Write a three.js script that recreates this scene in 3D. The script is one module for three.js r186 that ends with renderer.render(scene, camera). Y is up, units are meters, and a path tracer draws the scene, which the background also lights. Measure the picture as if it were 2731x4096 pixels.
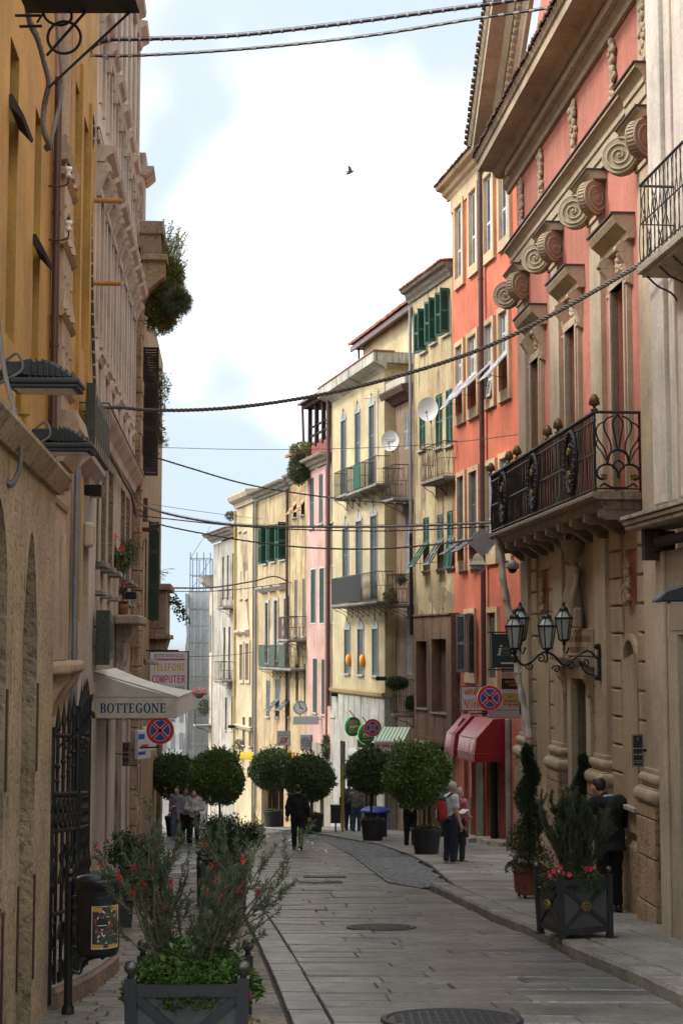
import * as THREE from 'three';
import { mergeGeometries } from 'three/addons/utils/BufferGeometryUtils.js';
import { TextGeometry } from 'three/addons/geometries/TextGeometry.js';
import { FontLoader } from 'three/addons/loaders/FontLoader.js';
import { RoundedBoxGeometry } from 'three/addons/geometries/RoundedBoxGeometry.js';
// ---------- camera, sky, sun, exposure ----------
const FOC = 6096, PW = 2731, PH = 4096, EYE = 1.82, SLOPE = 0.0873;
const PITCH = Math.atan(538 / FOC);
const scene = new THREE.Scene();
const camera = new THREE.PerspectiveCamera(2 * Math.atan(PH / 2 / FOC) * 180 / Math.PI, PW / PH, 0.1, 2000);
camera.position.set(0, EYE, 0);
camera.rotation.x = PITCH;
const renderer = new THREE.WebGLRenderer({ antialias: true });
renderer.toneMapping = THREE.LinearToneMapping;
renderer.toneMappingExposure = 3.3;
renderer.shadowMap.enabled = true;
const sun = new THREE.DirectionalLight(new THREE.Color(1, 0.93, 0.82), 0.85);
const SUN_DIR = new THREE.Vector3(-1, 1.05, -0.12).normalize();
sun.position.copy(SUN_DIR).multiplyScalar(120).add(new THREE.Vector3(0, 0, -35));
sun.target.position.set(0, 0, -35);
sun.shadow.radius = 20;
sun.castShadow = true;
sun.shadow.mapSize.set(4096, 4096);
Object.assign(sun.shadow.camera, { left: -80, right: 80, top: 80, bottom: -80, near: 1, far: 300 });
sun.name = 'sun';
scene.add(sun, sun.target);
sun.target.name = 'sun_target';
function rng(seed) { let s = seed >>> 0; return () => { s = (s + 0x6D2B79F5) >>> 0; let t = s; t = Math.imul(t ^ (t >>> 15), t | 1); t ^= t + Math.imul(t ^ (t >>> 7), t | 61); return ((t ^ (t >>> 14)) >>> 0) / 4294967296; }; }
const rnd = rng(7);
const R = (a, b) => a + (b - a) * rnd();
function hash2(x, y, s) { let h = Math.imul(x, 374761393) + Math.imul(y, 668265263) + Math.imul(s, 1442695041); h = Math.imul(h ^ (h >>> 13), 1274126177); return ((h ^ (h >>> 16)) >>> 0) / 4294967296; }
const sm = (t) => t * t * (3 - 2 * t), clamp = (v, a = 0, b = 1) => Math.min(b, Math.max(a, v)), lerp = (a, b, t) => a + (b - a) * t;
function vnoise(x, y, px, py, s) {            // value noise, period px,py cells
const xi = Math.floor(x), yi = Math.floor(y), fx = sm(x - xi), fy = sm(y - yi);
const m = (v, p) => ((v % p) + p) % p;
const a = hash2(m(xi, px), m(yi, py), s), b = hash2(m(xi + 1, px), m(yi, py), s), c = hash2(m(xi, px), m(yi + 1, py), s), d = hash2(m(xi + 1, px), m(yi + 1, py), s);
return a + (b - a) * fx + (c - a) * fy + (a - b - c + d) * fx * fy;
}
function fbm(u, v, fx, fy, oct, s) { let r = 0, a = 0.5, t = 0; for (let i = 0; i < oct; i++) { r += a * vnoise(u * fx, v * fy, fx, fy, s + i * 17); t += a; a *= 0.55; fx *= 2; fy *= 2; } return r / t; }
{
const W = 1024, H = 512, data = new Float32Array(W * H * 4);
for (let j = 0; j < H; j++) for (let i = 0; i < W; i++) {
const th = (j + 0.5) / H * Math.PI - Math.PI / 2, ph = ((i + 0.5) / W - 0.5) * 2 * Math.PI;
const y = Math.sin(th), u = (i + 0.5) / W, v = (j + 0.5) / H;
const c1 = fbm(u, v * 0.5, 10, 9, 6, 5743), c2 = fbm(u, v * 0.5, 26, 22, 5, 5831);
const cl = sm(clamp((c1 * 0.72 + c2 * 0.28 - 0.43) * 3.4)), core = sm(clamp((c1 * 0.8 + c2 * 0.2 - 0.52) * 4.5));
const air = [0.226, 0.272, 0.307], wh = [0.300, 0.305, 0.307], hot = [4.0, 3.96, 3.9], o = (j * W + i) * 4;     // air, thin cloud, thick sunlit cloud
for (let q = 0; q < 3; q++) data[o + q] = y < -0.02 ? 0.2 : lerp(air[q], wh[q], cl) + hot[q] * core;
data[o + 3] = 1;
}
const t = new THREE.DataTexture(data, W, H, THREE.RGBAFormat, THREE.FloatType);
t.mapping = THREE.EquirectangularReflectionMapping; t.magFilter = THREE.LinearFilter; t.minFilter = THREE.LinearFilter; t.wrapS = THREE.RepeatWrapping; t.needsUpdate = true;
scene.background = t; scene.environment = t;
}
// ---------- where a picture point lies in the place ----------
const cP = Math.cos(PITCH), sP = Math.sin(PITCH);
function ray(px, py) { const x = (px - PW / 2) / FOC, y = -(py - PH / 2) / FOC; return [x, y * cP + sP, cP - y * sP]; }   // x, y, depth
function gy(d) { return d < 64 ? -SLOPE * d : -SLOPE * 64 - 0.13 * (d - 64); }                                         // street level at depth d
function ground(px, py, up = 0) { const [x, y, d] = ray(px, py), t = (up - EYE) / (y + SLOPE * d); return new THREE.Vector3(t * x, EYE + t * y, -t * d); }
function atDepth(px, py, dep) { const [x, y, d] = ray(px, py), t = dep / d; return new THREE.Vector3(t * x, EYE + t * y, -dep); }
const V = (x, y, z) => new THREE.Vector3(x, y, z);
// ---------- objects ----------
const names = {};
function numbered(n) { names[n] = (names[n] || 0) + 1; return names[n] === 1 ? n : n + '_' + String(names[n] - 1).padStart(3, '0'); }
function tag(o, label, category, group, kind) { if (label) o.userData.label = label; if (category) o.userData.category = category; if (group) o.userData.group = group; if (kind) o.userData.kind = kind; return o; }
function thing(name, label, category, pos, turn = 0, group) {
const o = new THREE.Group(); o.name = numbered(name); if (pos) o.position.copy(pos); o.rotation.y = turn; scene.add(o);
return tag(o, label, category, group);
}
function clean(g) {
let q = g.index ? g.toNonIndexed() : g;
for (const k of Object.keys(q.attributes)) if (!['position', 'normal', 'uv', 'color'].includes(k)) q.deleteAttribute(k);
if (!q.attributes.normal) q.computeVertexNormals();
q.morphAttributes = {};
return q;
}
function uvMetres(g) {
const p = g.attributes.position, n = p.count, uv = new Float32Array(n * 2), P = p.array;
for (let i = 0; i < n; i += 3) {
const a = i * 3, e1x = P[a + 3] - P[a], e1y = P[a + 4] - P[a + 1], e1z = P[a + 5] - P[a + 2], e2x = P[a + 6] - P[a], e2y = P[a + 7] - P[a + 1], e2z = P[a + 8] - P[a + 2];
const nx = Math.abs(e1y * e2z - e1z * e2y), ny = Math.abs(e1z * e2x - e1x * e2z), nz = Math.abs(e1x * e2y - e1y * e2x);
for (let k = 0; k < 3; k++) { const b = a + k * 3, o = (i + k) * 2; if (ny > nx && ny > nz) { uv[o] = P[b]; uv[o + 1] = P[b + 2]; } else if (nx > nz) { uv[o] = P[b + 2] + 0.37; uv[o + 1] = P[b + 1]; } else { uv[o] = P[b]; uv[o + 1] = P[b + 1]; } }
}
g.setAttribute('uv', new THREE.BufferAttribute(uv, 2)); return g;
}
function geo(list, keepUV) {
list = (Array.isArray(list) ? list.flat(Infinity) : [list]).map(clean);
const g = list.length > 1 ? mergeGeometries(list.map((x) => { if (!x.attributes.uv) x.setAttribute('uv', new THREE.BufferAttribute(new Float32Array(x.attributes.position.count * 2), 2)); return x; })) : list[0];
return keepUV ? g : uvMetres(g);
}
function mesh(name, list, m, parent, keepUV) {
const o = new THREE.Mesh(list.isBufferGeometry && keepUV === 'asis' ? list : geo(list, keepUV), m); o.castShadow = o.receiveShadow = true;
if (parent) { o.name = name; parent.add(o); } else { o.name = numbered(name); scene.add(o); }
return o;
}
function copyOf(src, label, pos, turn) {
const c = src.clone(); const base = src.name.replace(/_\d\d\d$/, ''); c.name = numbered(base); c.userData = { ...src.userData, label };
if (pos) c.position.copy(pos); if (turn !== undefined) c.rotation.y = turn; scene.add(c); return c;
}
// ---------- shapes ----------
const bx = (x0, x1, y0, y1, z0, z1) => new THREE.BoxGeometry(Math.abs(x1 - x0), Math.abs(y1 - y0), Math.abs(z1 - z0)).translate((x0 + x1) / 2, (y0 + y1) / 2, (z0 + z1) / 2);
const rbx = (x0, x1, y0, y1, z0, z1, r = 0.02, s = 2) => new RoundedBoxGeometry(Math.abs(x1 - x0), Math.abs(y1 - y0), Math.abs(z1 - z0), s, r).translate((x0 + x1) / 2, (y0 + y1) / 2, (z0 + z1) / 2);
function rod(a, b, r, r2 = r, seg = 8) { const d = b.clone().sub(a), g = new THREE.CylinderGeometry(r2, r, d.length(), seg); g.applyQuaternion(new THREE.Quaternion().setFromUnitVectors(V(0, 1, 0), d.clone().normalize())); return g.translate((a.x + b.x) / 2, (a.y + b.y) / 2, (a.z + b.z) / 2); }
function bar(a, b, w, h) { const d = b.clone().sub(a), g = new THREE.BoxGeometry(w, d.length(), h); g.applyQuaternion(new THREE.Quaternion().setFromUnitVectors(V(0, 1, 0), d.clone().normalize())); return g.translate((a.x + b.x) / 2, (a.y + b.y) / 2, (a.z + b.z) / 2); }
const tube = (pts, r, n = 24, rs = 6, closed = false) => new THREE.TubeGeometry(new THREE.CatmullRomCurve3(pts.map((p) => p.isVector3 ? p : V(...p)), closed), n, r, rs, closed);
const ball = (x, y, z, r, s = 10) => new THREE.SphereGeometry(r, s, Math.max(5, s * 0.7 | 0)).translate(x, y, z);
const lathe = (pts, seg = 16) => new THREE.LatheGeometry(pts.map((p) => new THREE.Vector2(Math.max(p[0], 1e-4), p[1])), seg);
const cyl = (x, y0, y1, z, r, r2 = r, s = 12) => new THREE.CylinderGeometry(r2, r, y1 - y0, s).translate(x, (y0 + y1) / 2, z);
function poly(pts) { const s = new THREE.Shape(); pts.forEach((p, i) => i ? s.lineTo(p[0], p[1]) : s.moveTo(p[0], p[1])); s.closePath(); return s; }
function plate(pts, holes, z0, z1, bevel = 0) {           // outline in x,y with holes, from z0 to z1
const s = poly(pts); for (const h of holes || []) { const q = new THREE.Path(); h.forEach((p, i) => i ? q.lineTo(p[0], p[1]) : q.moveTo(p[0], p[1])); q.closePath(); s.holes.push(q); }
return new THREE.ExtrudeGeometry(s, bevel ? { depth: z1 - z0 - 2 * bevel, bevelEnabled: true, bevelSize: bevel, bevelThickness: bevel, bevelOffset: -bevel, bevelSegments: 1, curveSegments: 8 } : { depth: z1 - z0, bevelEnabled: false, curveSegments: 8 }).translate(0, 0, z0 + bevel);
}
const prof = (pts, u0, u1) => new THREE.ExtrudeGeometry(poly(pts.map(([n, v]) => [-n, v])), { depth: u1 - u0, bevelEnabled: false }).rotateY(Math.PI / 2).translate(u0, 0, 0);   // profile (out, up) drawn along x
const rect = (u0, u1, v0, v1) => [[u0, v0], [u1, v0], [u1, v1], [u0, v1]];
function archPts(u0, u1, v0, v1, kind = 'round', n = 10) {   // v1 is the crown
const c = (u0 + u1) / 2, r = (u1 - u0) / 2, p = [[u0, v0], [u1, v0]];
if (kind === 'round') for (let i = 0; i <= n; i++) { const a = Math.PI * i / n; p.push([c + r * Math.cos(a), v1 - r + r * Math.sin(a)]); }
else { const hgt = kind; for (let i = 0; i <= n; i++) { const t = i / n; p.push([u1 - r * t, v1 - hgt + hgt * Math.sin(t * Math.PI / 2) ** 0.9]); } for (let i = n - 1; i >= 0; i--) { const t = i / n; p.push([u0 + r * t, v1 - hgt + hgt * Math.sin(t * Math.PI / 2) ** 0.9]); } }
return p;
}
function front(name, label, category, L, Rt) {
const dx = Rt[0] - L[0], dd = Rt[1] - L[1], len = Math.hypot(dx, dd), t = [dx / len, dd / len], n = [t[1], -t[0]];
const g = thing(name, label, category, V(L[0], 0, -L[1]), Math.atan2(t[1], t[0]));
const hit = (px, py, off = 0) => { const [x, y, d] = ray(px, py), k = (off + L[0] * n[0] + L[1] * n[1]) / (x * n[0] + d * n[1]); return [(k * x - L[0]) * t[0] + (k * d - L[1]) * t[1], EYE + k * y]; };
const depth = (u) => L[1] + t[1] * u;
const toWorld = (u, v, o = 0) => V(L[0] + t[0] * u + n[0] * o, v, -(L[1] + t[1] * u + n[1] * o));
const r = (x0, y0, x1, y1, off = 0) => { const m = (x0 + x1) / 2; return [hit(x0, (y0 + y1) / 2, off)[0], hit(x1, (y0 + y1) / 2, off)[0], hit(m, y1, off)[1], hit(m, y0, off)[1]]; };   // picture box -> u0,u1,v0,v1
return { g, hit, depth, toWorld, r, len, holes: [], turn: g.rotation.y, L, t, n };
}
// ---------- materials ----------
const rgb = (r, g, b) => new THREE.Color().setRGB(r, g, b);
function tex(n, fn, srgb = true, period = 1) {
const d = new Uint8Array(n * n * 4);
for (let j = 0; j < n; j++) for (let i = 0; i < n; i++) { const c = fn(i / n, j / n), o = (j * n + i) * 4; if (typeof c === 'number') d[o] = d[o + 1] = d[o + 2] = clamp(c) * 255; else { d[o] = clamp(c[0]) * 255; d[o + 1] = clamp(c[1]) * 255; d[o + 2] = clamp(c[2]) * 255; } d[o + 3] = 255; }
const t = new THREE.DataTexture(d, n, n); t.wrapS = t.wrapT = THREE.RepeatWrapping; t.magFilter = THREE.LinearFilter; t.minFilter = THREE.LinearMipmapLinearFilter; t.generateMipmaps = true;
if (srgb) t.colorSpace = THREE.SRGBColorSpace; t.repeat.set(1 / period, 1 / period); t.needsUpdate = true; return t;
}
const T = {};
T.stucco = tex(512, (u, v) => { const c = fbm(u, v, 5, 5, 5, 1), s = fbm(u, v, 46, 5, 4, 7), f = fbm(u, v, 128, 128, 2, 5); const dr = clamp((s - 0.58) * 5) * clamp((c - 0.4) * 4); let k = 0.88 + (c - 0.5) * 0.34 + (s - 0.5) * 0.14 + (f - 0.5) * 0.1 - dr * 0.14; return [k, k * 0.99, k * 0.975]; }, true, 5);
T.old = tex(512, (u, v) => { const c = fbm(u, v, 5, 5, 5, 31), s = fbm(u, v, 40, 4, 4, 37), p = fbm(u, v, 7, 6, 5, 57), f = fbm(u, v, 120, 120, 2, 35); let k = 0.84 + (c - 0.5) * 0.34 + (f - 0.5) * 0.12; const st = clamp((s - 0.56) * 5) * 0.30; const pe = clamp((p - 0.60) * 26); k -= st; return [lerp(k, 0.70 + f * 0.1, pe * 0.55), lerp(k * 0.985, 0.66 + f * 0.1, pe * 0.55), lerp(k * 0.95, 0.60 + f * 0.1, pe * 0.55)]; }, true, 6);
T.stone = tex(512, (u, v) => { const c = fbm(u, v, 6, 6, 5, 71), f = fbm(u, v, 90, 90, 3, 75), p = fbm(u, v, 44, 44, 2, 77), s = fbm(u, v, 30, 3, 4, 79); let k = 0.86 + (c - 0.5) * 0.26 + (f - 0.5) * 0.16 - clamp((p - 0.68) * 9) * 0.17 - clamp((s - 0.58) * 4) * 0.12; return [k, k * 0.98, k * 0.95]; }, true, 2.5);
T.pave = tex(512, (u, v) => { const c = fbm(u, v, 4, 4, 5, 101), f = fbm(u, v, 150, 150, 2, 105), g = fbm(u, v, 30, 30, 3, 107); let k = 0.80 + (c - 0.5) * 0.42 + (f - 0.5) * 0.3 + (g - 0.5) * 0.2; return [k, k * 0.995, k * 0.985]; }, true, 2.2);
T.wood = tex(256, (u, v) => { const g = fbm(u, v, 60, 4, 4, 121), c = fbm(u, v, 6, 3, 3, 123); const k = 0.75 + (g - 0.5) * 0.5 + (c - 0.5) * 0.2; return [k, k * 0.96, k * 0.92]; }, true, 1);
T.paint = tex(256, (u, v) => { const c = fbm(u, v, 6, 6, 4, 131), f = fbm(u, v, 64, 64, 3, 133); const k = 0.9 + (c - 0.5) * 0.2 + (f - 0.5) * 0.14; return [k, k, k]; }, true, 1.3);
T.cloth = tex(256, (u, v) => { const w = 0.5 + 0.5 * Math.sin(u * Math.PI * 2 * 64) * Math.sin(v * Math.PI * 2 * 64), c = fbm(u, v, 5, 5, 4, 141); const k = 0.9 + (w - 0.5) * 0.06 + (c - 0.5) * 0.18; return [k, k, k]; }, true, 0.8);
T.leaf = tex(128, (u, v) => { const c = fbm(u, v, 8, 8, 4, 151); const k = 0.8 + (c - 0.5) * 0.6; return [k, k, k * 0.9]; }, true, 0.4);
T.bump = tex(512, (u, v) => fbm(u, v, 60, 60, 4, 201) * 0.7 + fbm(u, v, 8, 8, 3, 205) * 0.3, false, 1.5);
T.pit = tex(512, (u, v) => { const f = fbm(u, v, 50, 50, 3, 211), p = fbm(u, v, 34, 34, 2, 213); return f * 0.7 + 0.3 - clamp((p - 0.62) * 8) * 0.5; }, false, 1.6);
T.rough = tex(256, (u, v) => 0.62 + (fbm(u, v, 8, 8, 4, 221) - 0.5) * 0.5, false, 1.7);
T.marble = tex(256, (u, v) => { const w = fbm(u, v, 4, 4, 5, 231), l = Math.abs(Math.sin((u * 3 + w * 5) * Math.PI)), k = 0.25 + clamp((0.06 - l) * 14) * 0.9 * fbm(u, v, 6, 6, 3, 233) + w * 0.14; return [k, k * 0.97, k * 0.9]; }, true, 1.6);
const cache = {};
function M(key, color, o = {}) {
if (cache[key]) return cache[key];
const m = new THREE.MeshPhysicalMaterial({ color: Array.isArray(color) ? rgb(...color) : new THREE.Color(color), roughness: o.rough ?? 0.9, metalness: o.metal ?? 0 });
if (o.map) m.map = o.map; if (o.bump) { m.bumpMap = o.bump; m.bumpScale = o.bs ?? 0.004; } if (o.rmap) m.roughnessMap = o.rmap;
if (o.trans) { m.transmission = o.trans; m.thickness = o.thick ?? 0; if (o.ior) m.ior = o.ior; }
if (o.coat) { m.clearcoat = o.coat; m.clearcoatRoughness = 0.3; } if (o.side) m.side = THREE.DoubleSide; if (o.vc) m.vertexColors = true;
if (o.emissive) { m.emissive = rgb(...o.emissive); m.emissiveIntensity = o.ei ?? 1; }
m.name = key; return cache[key] = m;
}
const stucco = (k, c, t = 'stucco') => M(k, c, { map: T[t], bump: T.bump, bs: 0.006, rough: 0.93 });
const stone = (k, c, bs = 0.012) => M(k, c, { map: bs < 0.012 ? T.stucco : T.stone, bump: bs < 0.012 ? T.bump : T.pit, bs, rough: 0.92 });
const paint = (k, c, rough = 0.5) => M(k, c, { map: T.paint, rough });
const mt = {
iron: M('black iron', [0.018, 0.018, 0.019], { rough: 0.5, metal: 0.3, map: T.paint, bump: T.bump, bs: 0.0008 }),
ironGrey: M('grey iron', [0.05, 0.052, 0.055], { rough: 0.55, metal: 0.2, map: T.paint }),
rust: M('rusty iron', [0.11, 0.055, 0.035], { rough: 0.85, map: T.stone }),
glass: M('window glass', [0.9, 0.93, 0.95], { rough: 0.05, trans: 1, ior: 1.45 }),
room: M('room plaster', [0.34, 0.31, 0.27], { rough: 0.95 }), timber: M('old brown timber', [0.11, 0.07, 0.045], { map: T.wood, rough: 0.7 }),
zinc: M('zinc pipe', [0.30, 0.31, 0.32], { rough: 0.5, metal: 0.4, map: T.paint }),
lead: M('lead flashing', [0.09, 0.088, 0.088], { rough: 0.7, map: T.stone }),
brownPipe: M('brown pipe', [0.10, 0.045, 0.038], { rough: 0.45, map: T.paint }),
tile: M('roof tile', [0.46, 0.19, 0.12], { rough: 0.9, map: T.stone, bump: T.bump }),
tileDark: M('weathered roof tile', [0.16, 0.085, 0.065], { rough: 0.95, map: T.stone, bump: T.bump }),
whiteStone: stone('pale stone', [0.60, 0.56, 0.50]),
greyStone: stone('grey stone', [0.36, 0.35, 0.33]),
cable: M('cable black', [0.03, 0.028, 0.027], { rough: 0.6 }),
cableGrey: M('cable grey', [0.15, 0.13, 0.115], { rough: 0.7 }),
white: M('white enamel', [0.78, 0.78, 0.77], { rough: 0.4 }),
};
// ---------- ground, road, pavements ----------
const TH = Math.atan(SLOPE), CS = 1 / Math.cos(TH);
const pl = (pts) => (d) => { for (let i = 0; i < pts.length - 1; i++) { const a = pts[i], b = pts[i + 1]; if (d <= b[1] || i === pts.length - 2) return a[0] + (b[0] - a[0]) * (d - a[1]) / (b[1] - a[1]); } };
const xKerb = pl([[3.25, 8], [2.78, 12.83], [2.66, 14.34], [2.44, 16.16], [2.30, 18.33], [2.02, 20.37], [1.85, 22.46], [1.67, 24.67], [1.5, 26.5]]);
const xCobR = pl([[1.86, 26.4], [1.83, 32.5], [1.62, 37], [1.05, 43], [-0.55, 50.7], [-2.5, 57], [-5.2, 66]]);
const xCobL = pl([[1.45, 26.4], [0.85, 28.2], [0.25, 39], [-0.56, 48.2], [-2.6, 56.5], [-5.4, 66]]);
const xGut = pl([[-0.05, 8], [-0.39, 11.87], [-0.71, 15.23], [-1.0, 18.09], [-1.42, 22.1], [-1.85, 27], [-2.0, 32.3], [-2.05, 36.4], [-2.5, 42.5], [-3.6, 50], [-5.2, 58], [-7.6, 66]]);
const xLeft = (d) => d < 12.5 ? -1.385 - 0.0768 * d : -2.45 - 0.0755 * d;
const xRoadR = (d) => d < 26.4 ? xKerb(d) - 0.02 : xCobL(d);
const xWallR = (d) => d < 28.5 ? 5.6 - 0.085 * d : 5.6;
const mGround = stone('dark mortar', [0.075, 0.07, 0.062]);
const mSlab = [[0.25, 0.246, 0.238], [0.205, 0.203, 0.198], [0.285, 0.278, 0.265], [0.235, 0.226, 0.212]].map((c, i) => M('paving stone ' + i, c, { map: T.pave, bump: T.bump, bs: 0.005, rough: 0.62, rmap: T.rough }));
const mSlabR = [[0.335, 0.315, 0.29], [0.30, 0.285, 0.265], [0.36, 0.335, 0.30]].map((c, i) => M('pavement stone ' + i, c, { map: T.pave, bump: T.bump, bs: 0.005, rough: 0.75 }));
const mSett = [[0.30, 0.27, 0.235], [0.255, 0.235, 0.21], [0.35, 0.31, 0.265], [0.29, 0.25, 0.20]].map((c, i) => M('sett ' + i, c, { map: T.pave, bump: T.bump, bs: 0.006, rough: 0.72 }));
{
const prof2 = [[-60, 60 * SLOPE], [64, -SLOPE * 64], [200, gy(200)], [420, gy(200) - 8], [1600, gy(200) - 9]], g = new THREE.BufferGeometry(), P = [], I = [];
prof2.forEach(([d, y]) => { P.push(-900, y - 0.09, -d, 900, y - 0.09, -d); });
for (let i = 0; i < prof2.length - 1; i++) { const a = i * 2; I.push(a, a + 1, a + 2, a + 1, a + 3, a + 2); }
g.setAttribute('position', new THREE.Float32BufferAttribute(P, 3)); g.setIndex(I); g.computeVertexNormals();
tag(mesh('ground', g, mGround), 'dark earth and rubble under the street and beyond it', 'ground', null, 'structure');
}
function slab(c, h, inset = 0.014, drop = 0.012, base = -0.07, tilt = [0, 0]) {
const cx = (c[0][0] + c[1][0] + c[2][0] + c[3][0]) / 4, cz = (c[0][1] + c[1][1] + c[2][1] + c[3][1]) / 4;
const H = (x, z) => h + (x - cx) * tilt[0] + (z - cz) * tilt[1];
const top = c.map(([x, z]) => { const dx = cx - x, dz = cz - z, l = Math.hypot(dx, dz); const X = x + Math.sign(dx) * inset * 0.7, Z = z + Math.sign(dz) * inset * 0.7; return [X, H(X, Z), Z]; });
const mid = c.map(([x, z]) => [x, H(x, z) - drop, z]), bot = c.map(([x, z]) => [x, base, z]), P = [];
const q = (a, b, d, e) => P.push(...a, ...b, ...d, ...a, ...d, ...e);
q(top[0], top[1], top[2], top[3]);
for (let i = 0; i < 4; i++) { const j = (i + 1) % 4; q(mid[i], mid[j], top[j], top[i]); q(bot[i], bot[j], mid[j], mid[i]); }
const g = new THREE.BufferGeometry(); g.setAttribute('position', new THREE.Float32BufferAttribute(P, 3)); g.computeVertexNormals(); return g;
}
function paving(parent, name, mats, d0, d1, rowLen, wid, xl, xr, up, seed, o = {}) {
const r = rng(seed), one = []; let d = d0;
const gap = o.gap ?? 0.012, wob = o.wob ?? 0.012, k = o.skew ?? 0.08;
while (d < d1) {
const L = rowLen * (0.8 + 0.45 * r()), a = xl(d + L / 2), b = xr(d + L / 2); let x = a;
const at = (X, dd) => { const f = (X - a) / (b - a); return xl(dd) + (xr(dd) - xl(dd)) * f; };
while (x < b - 0.03) {
let w = wid * (0.6 + 0.9 * r()); if (b - x - w < wid * 0.45) w = b - x;
const e = () => (r() - 0.5) * 2 * wob, zz = (X, dd) => -(dd + (X - a) * k) * CS, gp = gap * (0.6 + 0.8 * r());
const dn = d + gp / 2, df = d + L - gp / 2, q = (X, dd, s) => [at(X, dd + (X - a) * k) + s * gp * (o.xgap ?? 0.5) + e() * 0.3, zz(X, dd + e())];
const c = [q(x, dn, 1), q(x + w, dn, -1), q(x + w, df, -1), q(x, df, 1)];
if (!o.skip || !o.skip(x + w / 2, d + L / 2)) one.push([d, slab(c, up(x + w / 2, d) + (r() - 0.5) * (o.uneven ?? 0.008), o.inset ?? 0.014, o.drop ?? 0.012, up(x, d) - 0.09, [(r() - 0.5) * (o.tilt ?? 0.01), (r() - 0.5) * (o.tilt ?? 0.01)]), r() * mats.length | 0]);
x += w;
}
d += L;
}
const rest = mats.map(() => []);
one.forEach(([, g, m], i) => { if (i < 300) mesh(name, g, mats[m], parent); else rest[m].push(g); });
rest.forEach((l, m) => { if (l.length) { const s = mesh(name + 's_beyond', l, mats[m], parent); s.userData.kind = 'stuff'; } });
}
function slopeBase(name, label, cat, xl, xr, d0, d1, y, m) {
const P = [], n = Math.ceil((d1 - d0) / 1.5), I = [];
for (let i = 0; i <= n; i++) { const d = d0 + (d1 - d0) * i / n; P.push(xl(d), y, -d * CS, xr(d), y, -d * CS); if (i < n) { const a = i * 2; I.push(a, a + 1, a + 2, a + 1, a + 3, a + 2); } }
const g = new THREE.BufferGeometry(); g.setAttribute('position', new THREE.Float32BufferAttribute(P, 3)); g.setIndex(I); g.computeVertexNormals();
const o = mesh(name, g, m); o.rotation.x = -TH; return tag(o, label, cat, null, 'structure');
}
const inDisc = (x, d, cx, cd, r) => Math.hypot(x - cx, d - cd) < r;
const road = slopeBase('road', 'grey stone paved carriageway running down the street', 'road', (d) => xGut(d) - 0.05, (d) => d < 26.4 ? xKerb(d) : xCobR(d), 6, 65, -0.03, mGround);
paving(road, 'paving_slab', mSlab, 10.8, 65, 0.40, 0.95, (d) => xGut(d) + 0.335, xRoadR, () => 0, 11, { skew: -0.06, wob: 0.028, uneven: 0.014, tilt: 0.02, gap: 0.024, drop: 0.016, xgap: 0.12 });
paving(road, 'gutter_stone', [mSlab[1], mSlab[3]], 10.8, 62, 0.62, 0.5, (d) => xGut(d) + 0.02, (d) => xGut(d) + 0.33, () => 0.0, 12, { skew: 0, gap: 0.012, drop: 0.008 });
{ // pebble strip between carriageway and right pavement, and a patch at the left
const pg = new THREE.IcosahedronGeometry(0.05, 1).scale(1, 0.55, 1.15), r = rng(5), list = [];
for (let d = 26.7; d < 60; d += 0.088) { const a = xCobL(d) + 0.03, b = xCobR(d) - 0.03; for (let x = a; x < b; x += 0.098) list.push([x + (r() - 0.5) * 0.03, d + (r() - 0.5) * 0.04, 0.02 + 0.05 * (x - a) / (b - a)]); }
for (let d = 31; d < 44; d += 0.09) { const b = xGut(d) + 0.02; for (let x = b - 0.95; x < b; x += 0.1) list.push([x + (r() - 0.5) * 0.03, d + (r() - 0.5) * 0.04, 0.0]); }
const im = new THREE.InstancedMesh(pg, M('pebble', [0.20, 0.205, 0.215], { map: T.pave, rough: 0.6 }), list.length), q = new THREE.Object3D(), col = new THREE.Color();
list.forEach(([x, d, y], i) => { q.position.set(x, y - 0.012, -d * CS); q.rotation.set(0, r() * 6.28, 0); q.scale.setScalar(0.75 + 0.45 * r()); q.updateMatrix(); im.setMatrixAt(i, q.matrix); im.setColorAt(i, col.setScalar(0.7 + 0.6 * r())); });
im.name = 'pebbles'; im.userData.kind = 'stuff'; road.add(im);
}
const UPR = 0.12;
const paveR = slopeBase('pavement_right', 'raised right pavement of large pale stone slabs', 'pavement', (d) => d < 26.4 ? xKerb(d) + 0.05 : xCobR(d), xWallR, 6, 60, UPR - 0.03, mGround);
paving(paveR, 'paving_slab', mSlabR, 10.5, 58, 0.62, 0.95, (d) => d < 26.4 ? xKerb(d) + 0.33 : xCobR(d) + 0.02, xWallR, () => UPR, 21, { skew: 0.04, wob: 0.012, uneven: 0.006, tilt: 0.006 });
{
const r = rng(31); let d = 10.5, i = 0;
while (d < 26.2) { const L = 0.75 + r() * 0.5, a = xKerb(d), b = xKerb(d + L); const c = [[a, -(d + 0.008) * CS], [a + 0.31, -(d + 0.008) * CS], [b + 0.31, -(d + L - 0.008) * CS], [b, -(d + L - 0.008) * CS]]; mesh('kerb_stone', slab(c, UPR + (r() - 0.5) * 0.008, 0.03, 0.032, -0.08), mSlabR[i++ % 3], paveR); d += L; }
}
const paveL = slopeBase('pavement_left', 'left pavement of small worn stone setts', 'pavement', (d) => xLeft(d) - 0.6, (d) => xGut(d) + 0.02, 6, 62, -0.035, mGround);
paving(paveL, 'sett', mSett, 11.2, 31, 0.19, 0.40, (d) => xLeft(d) - 0.1, (d) => xGut(d) - 0.01, () => 0.004, 41, { skew: 0.05, gap: 0.016, inset: 0.012, drop: 0.012, uneven: 0.012, wob: 0.012, tilt: 0.03 });
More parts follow.
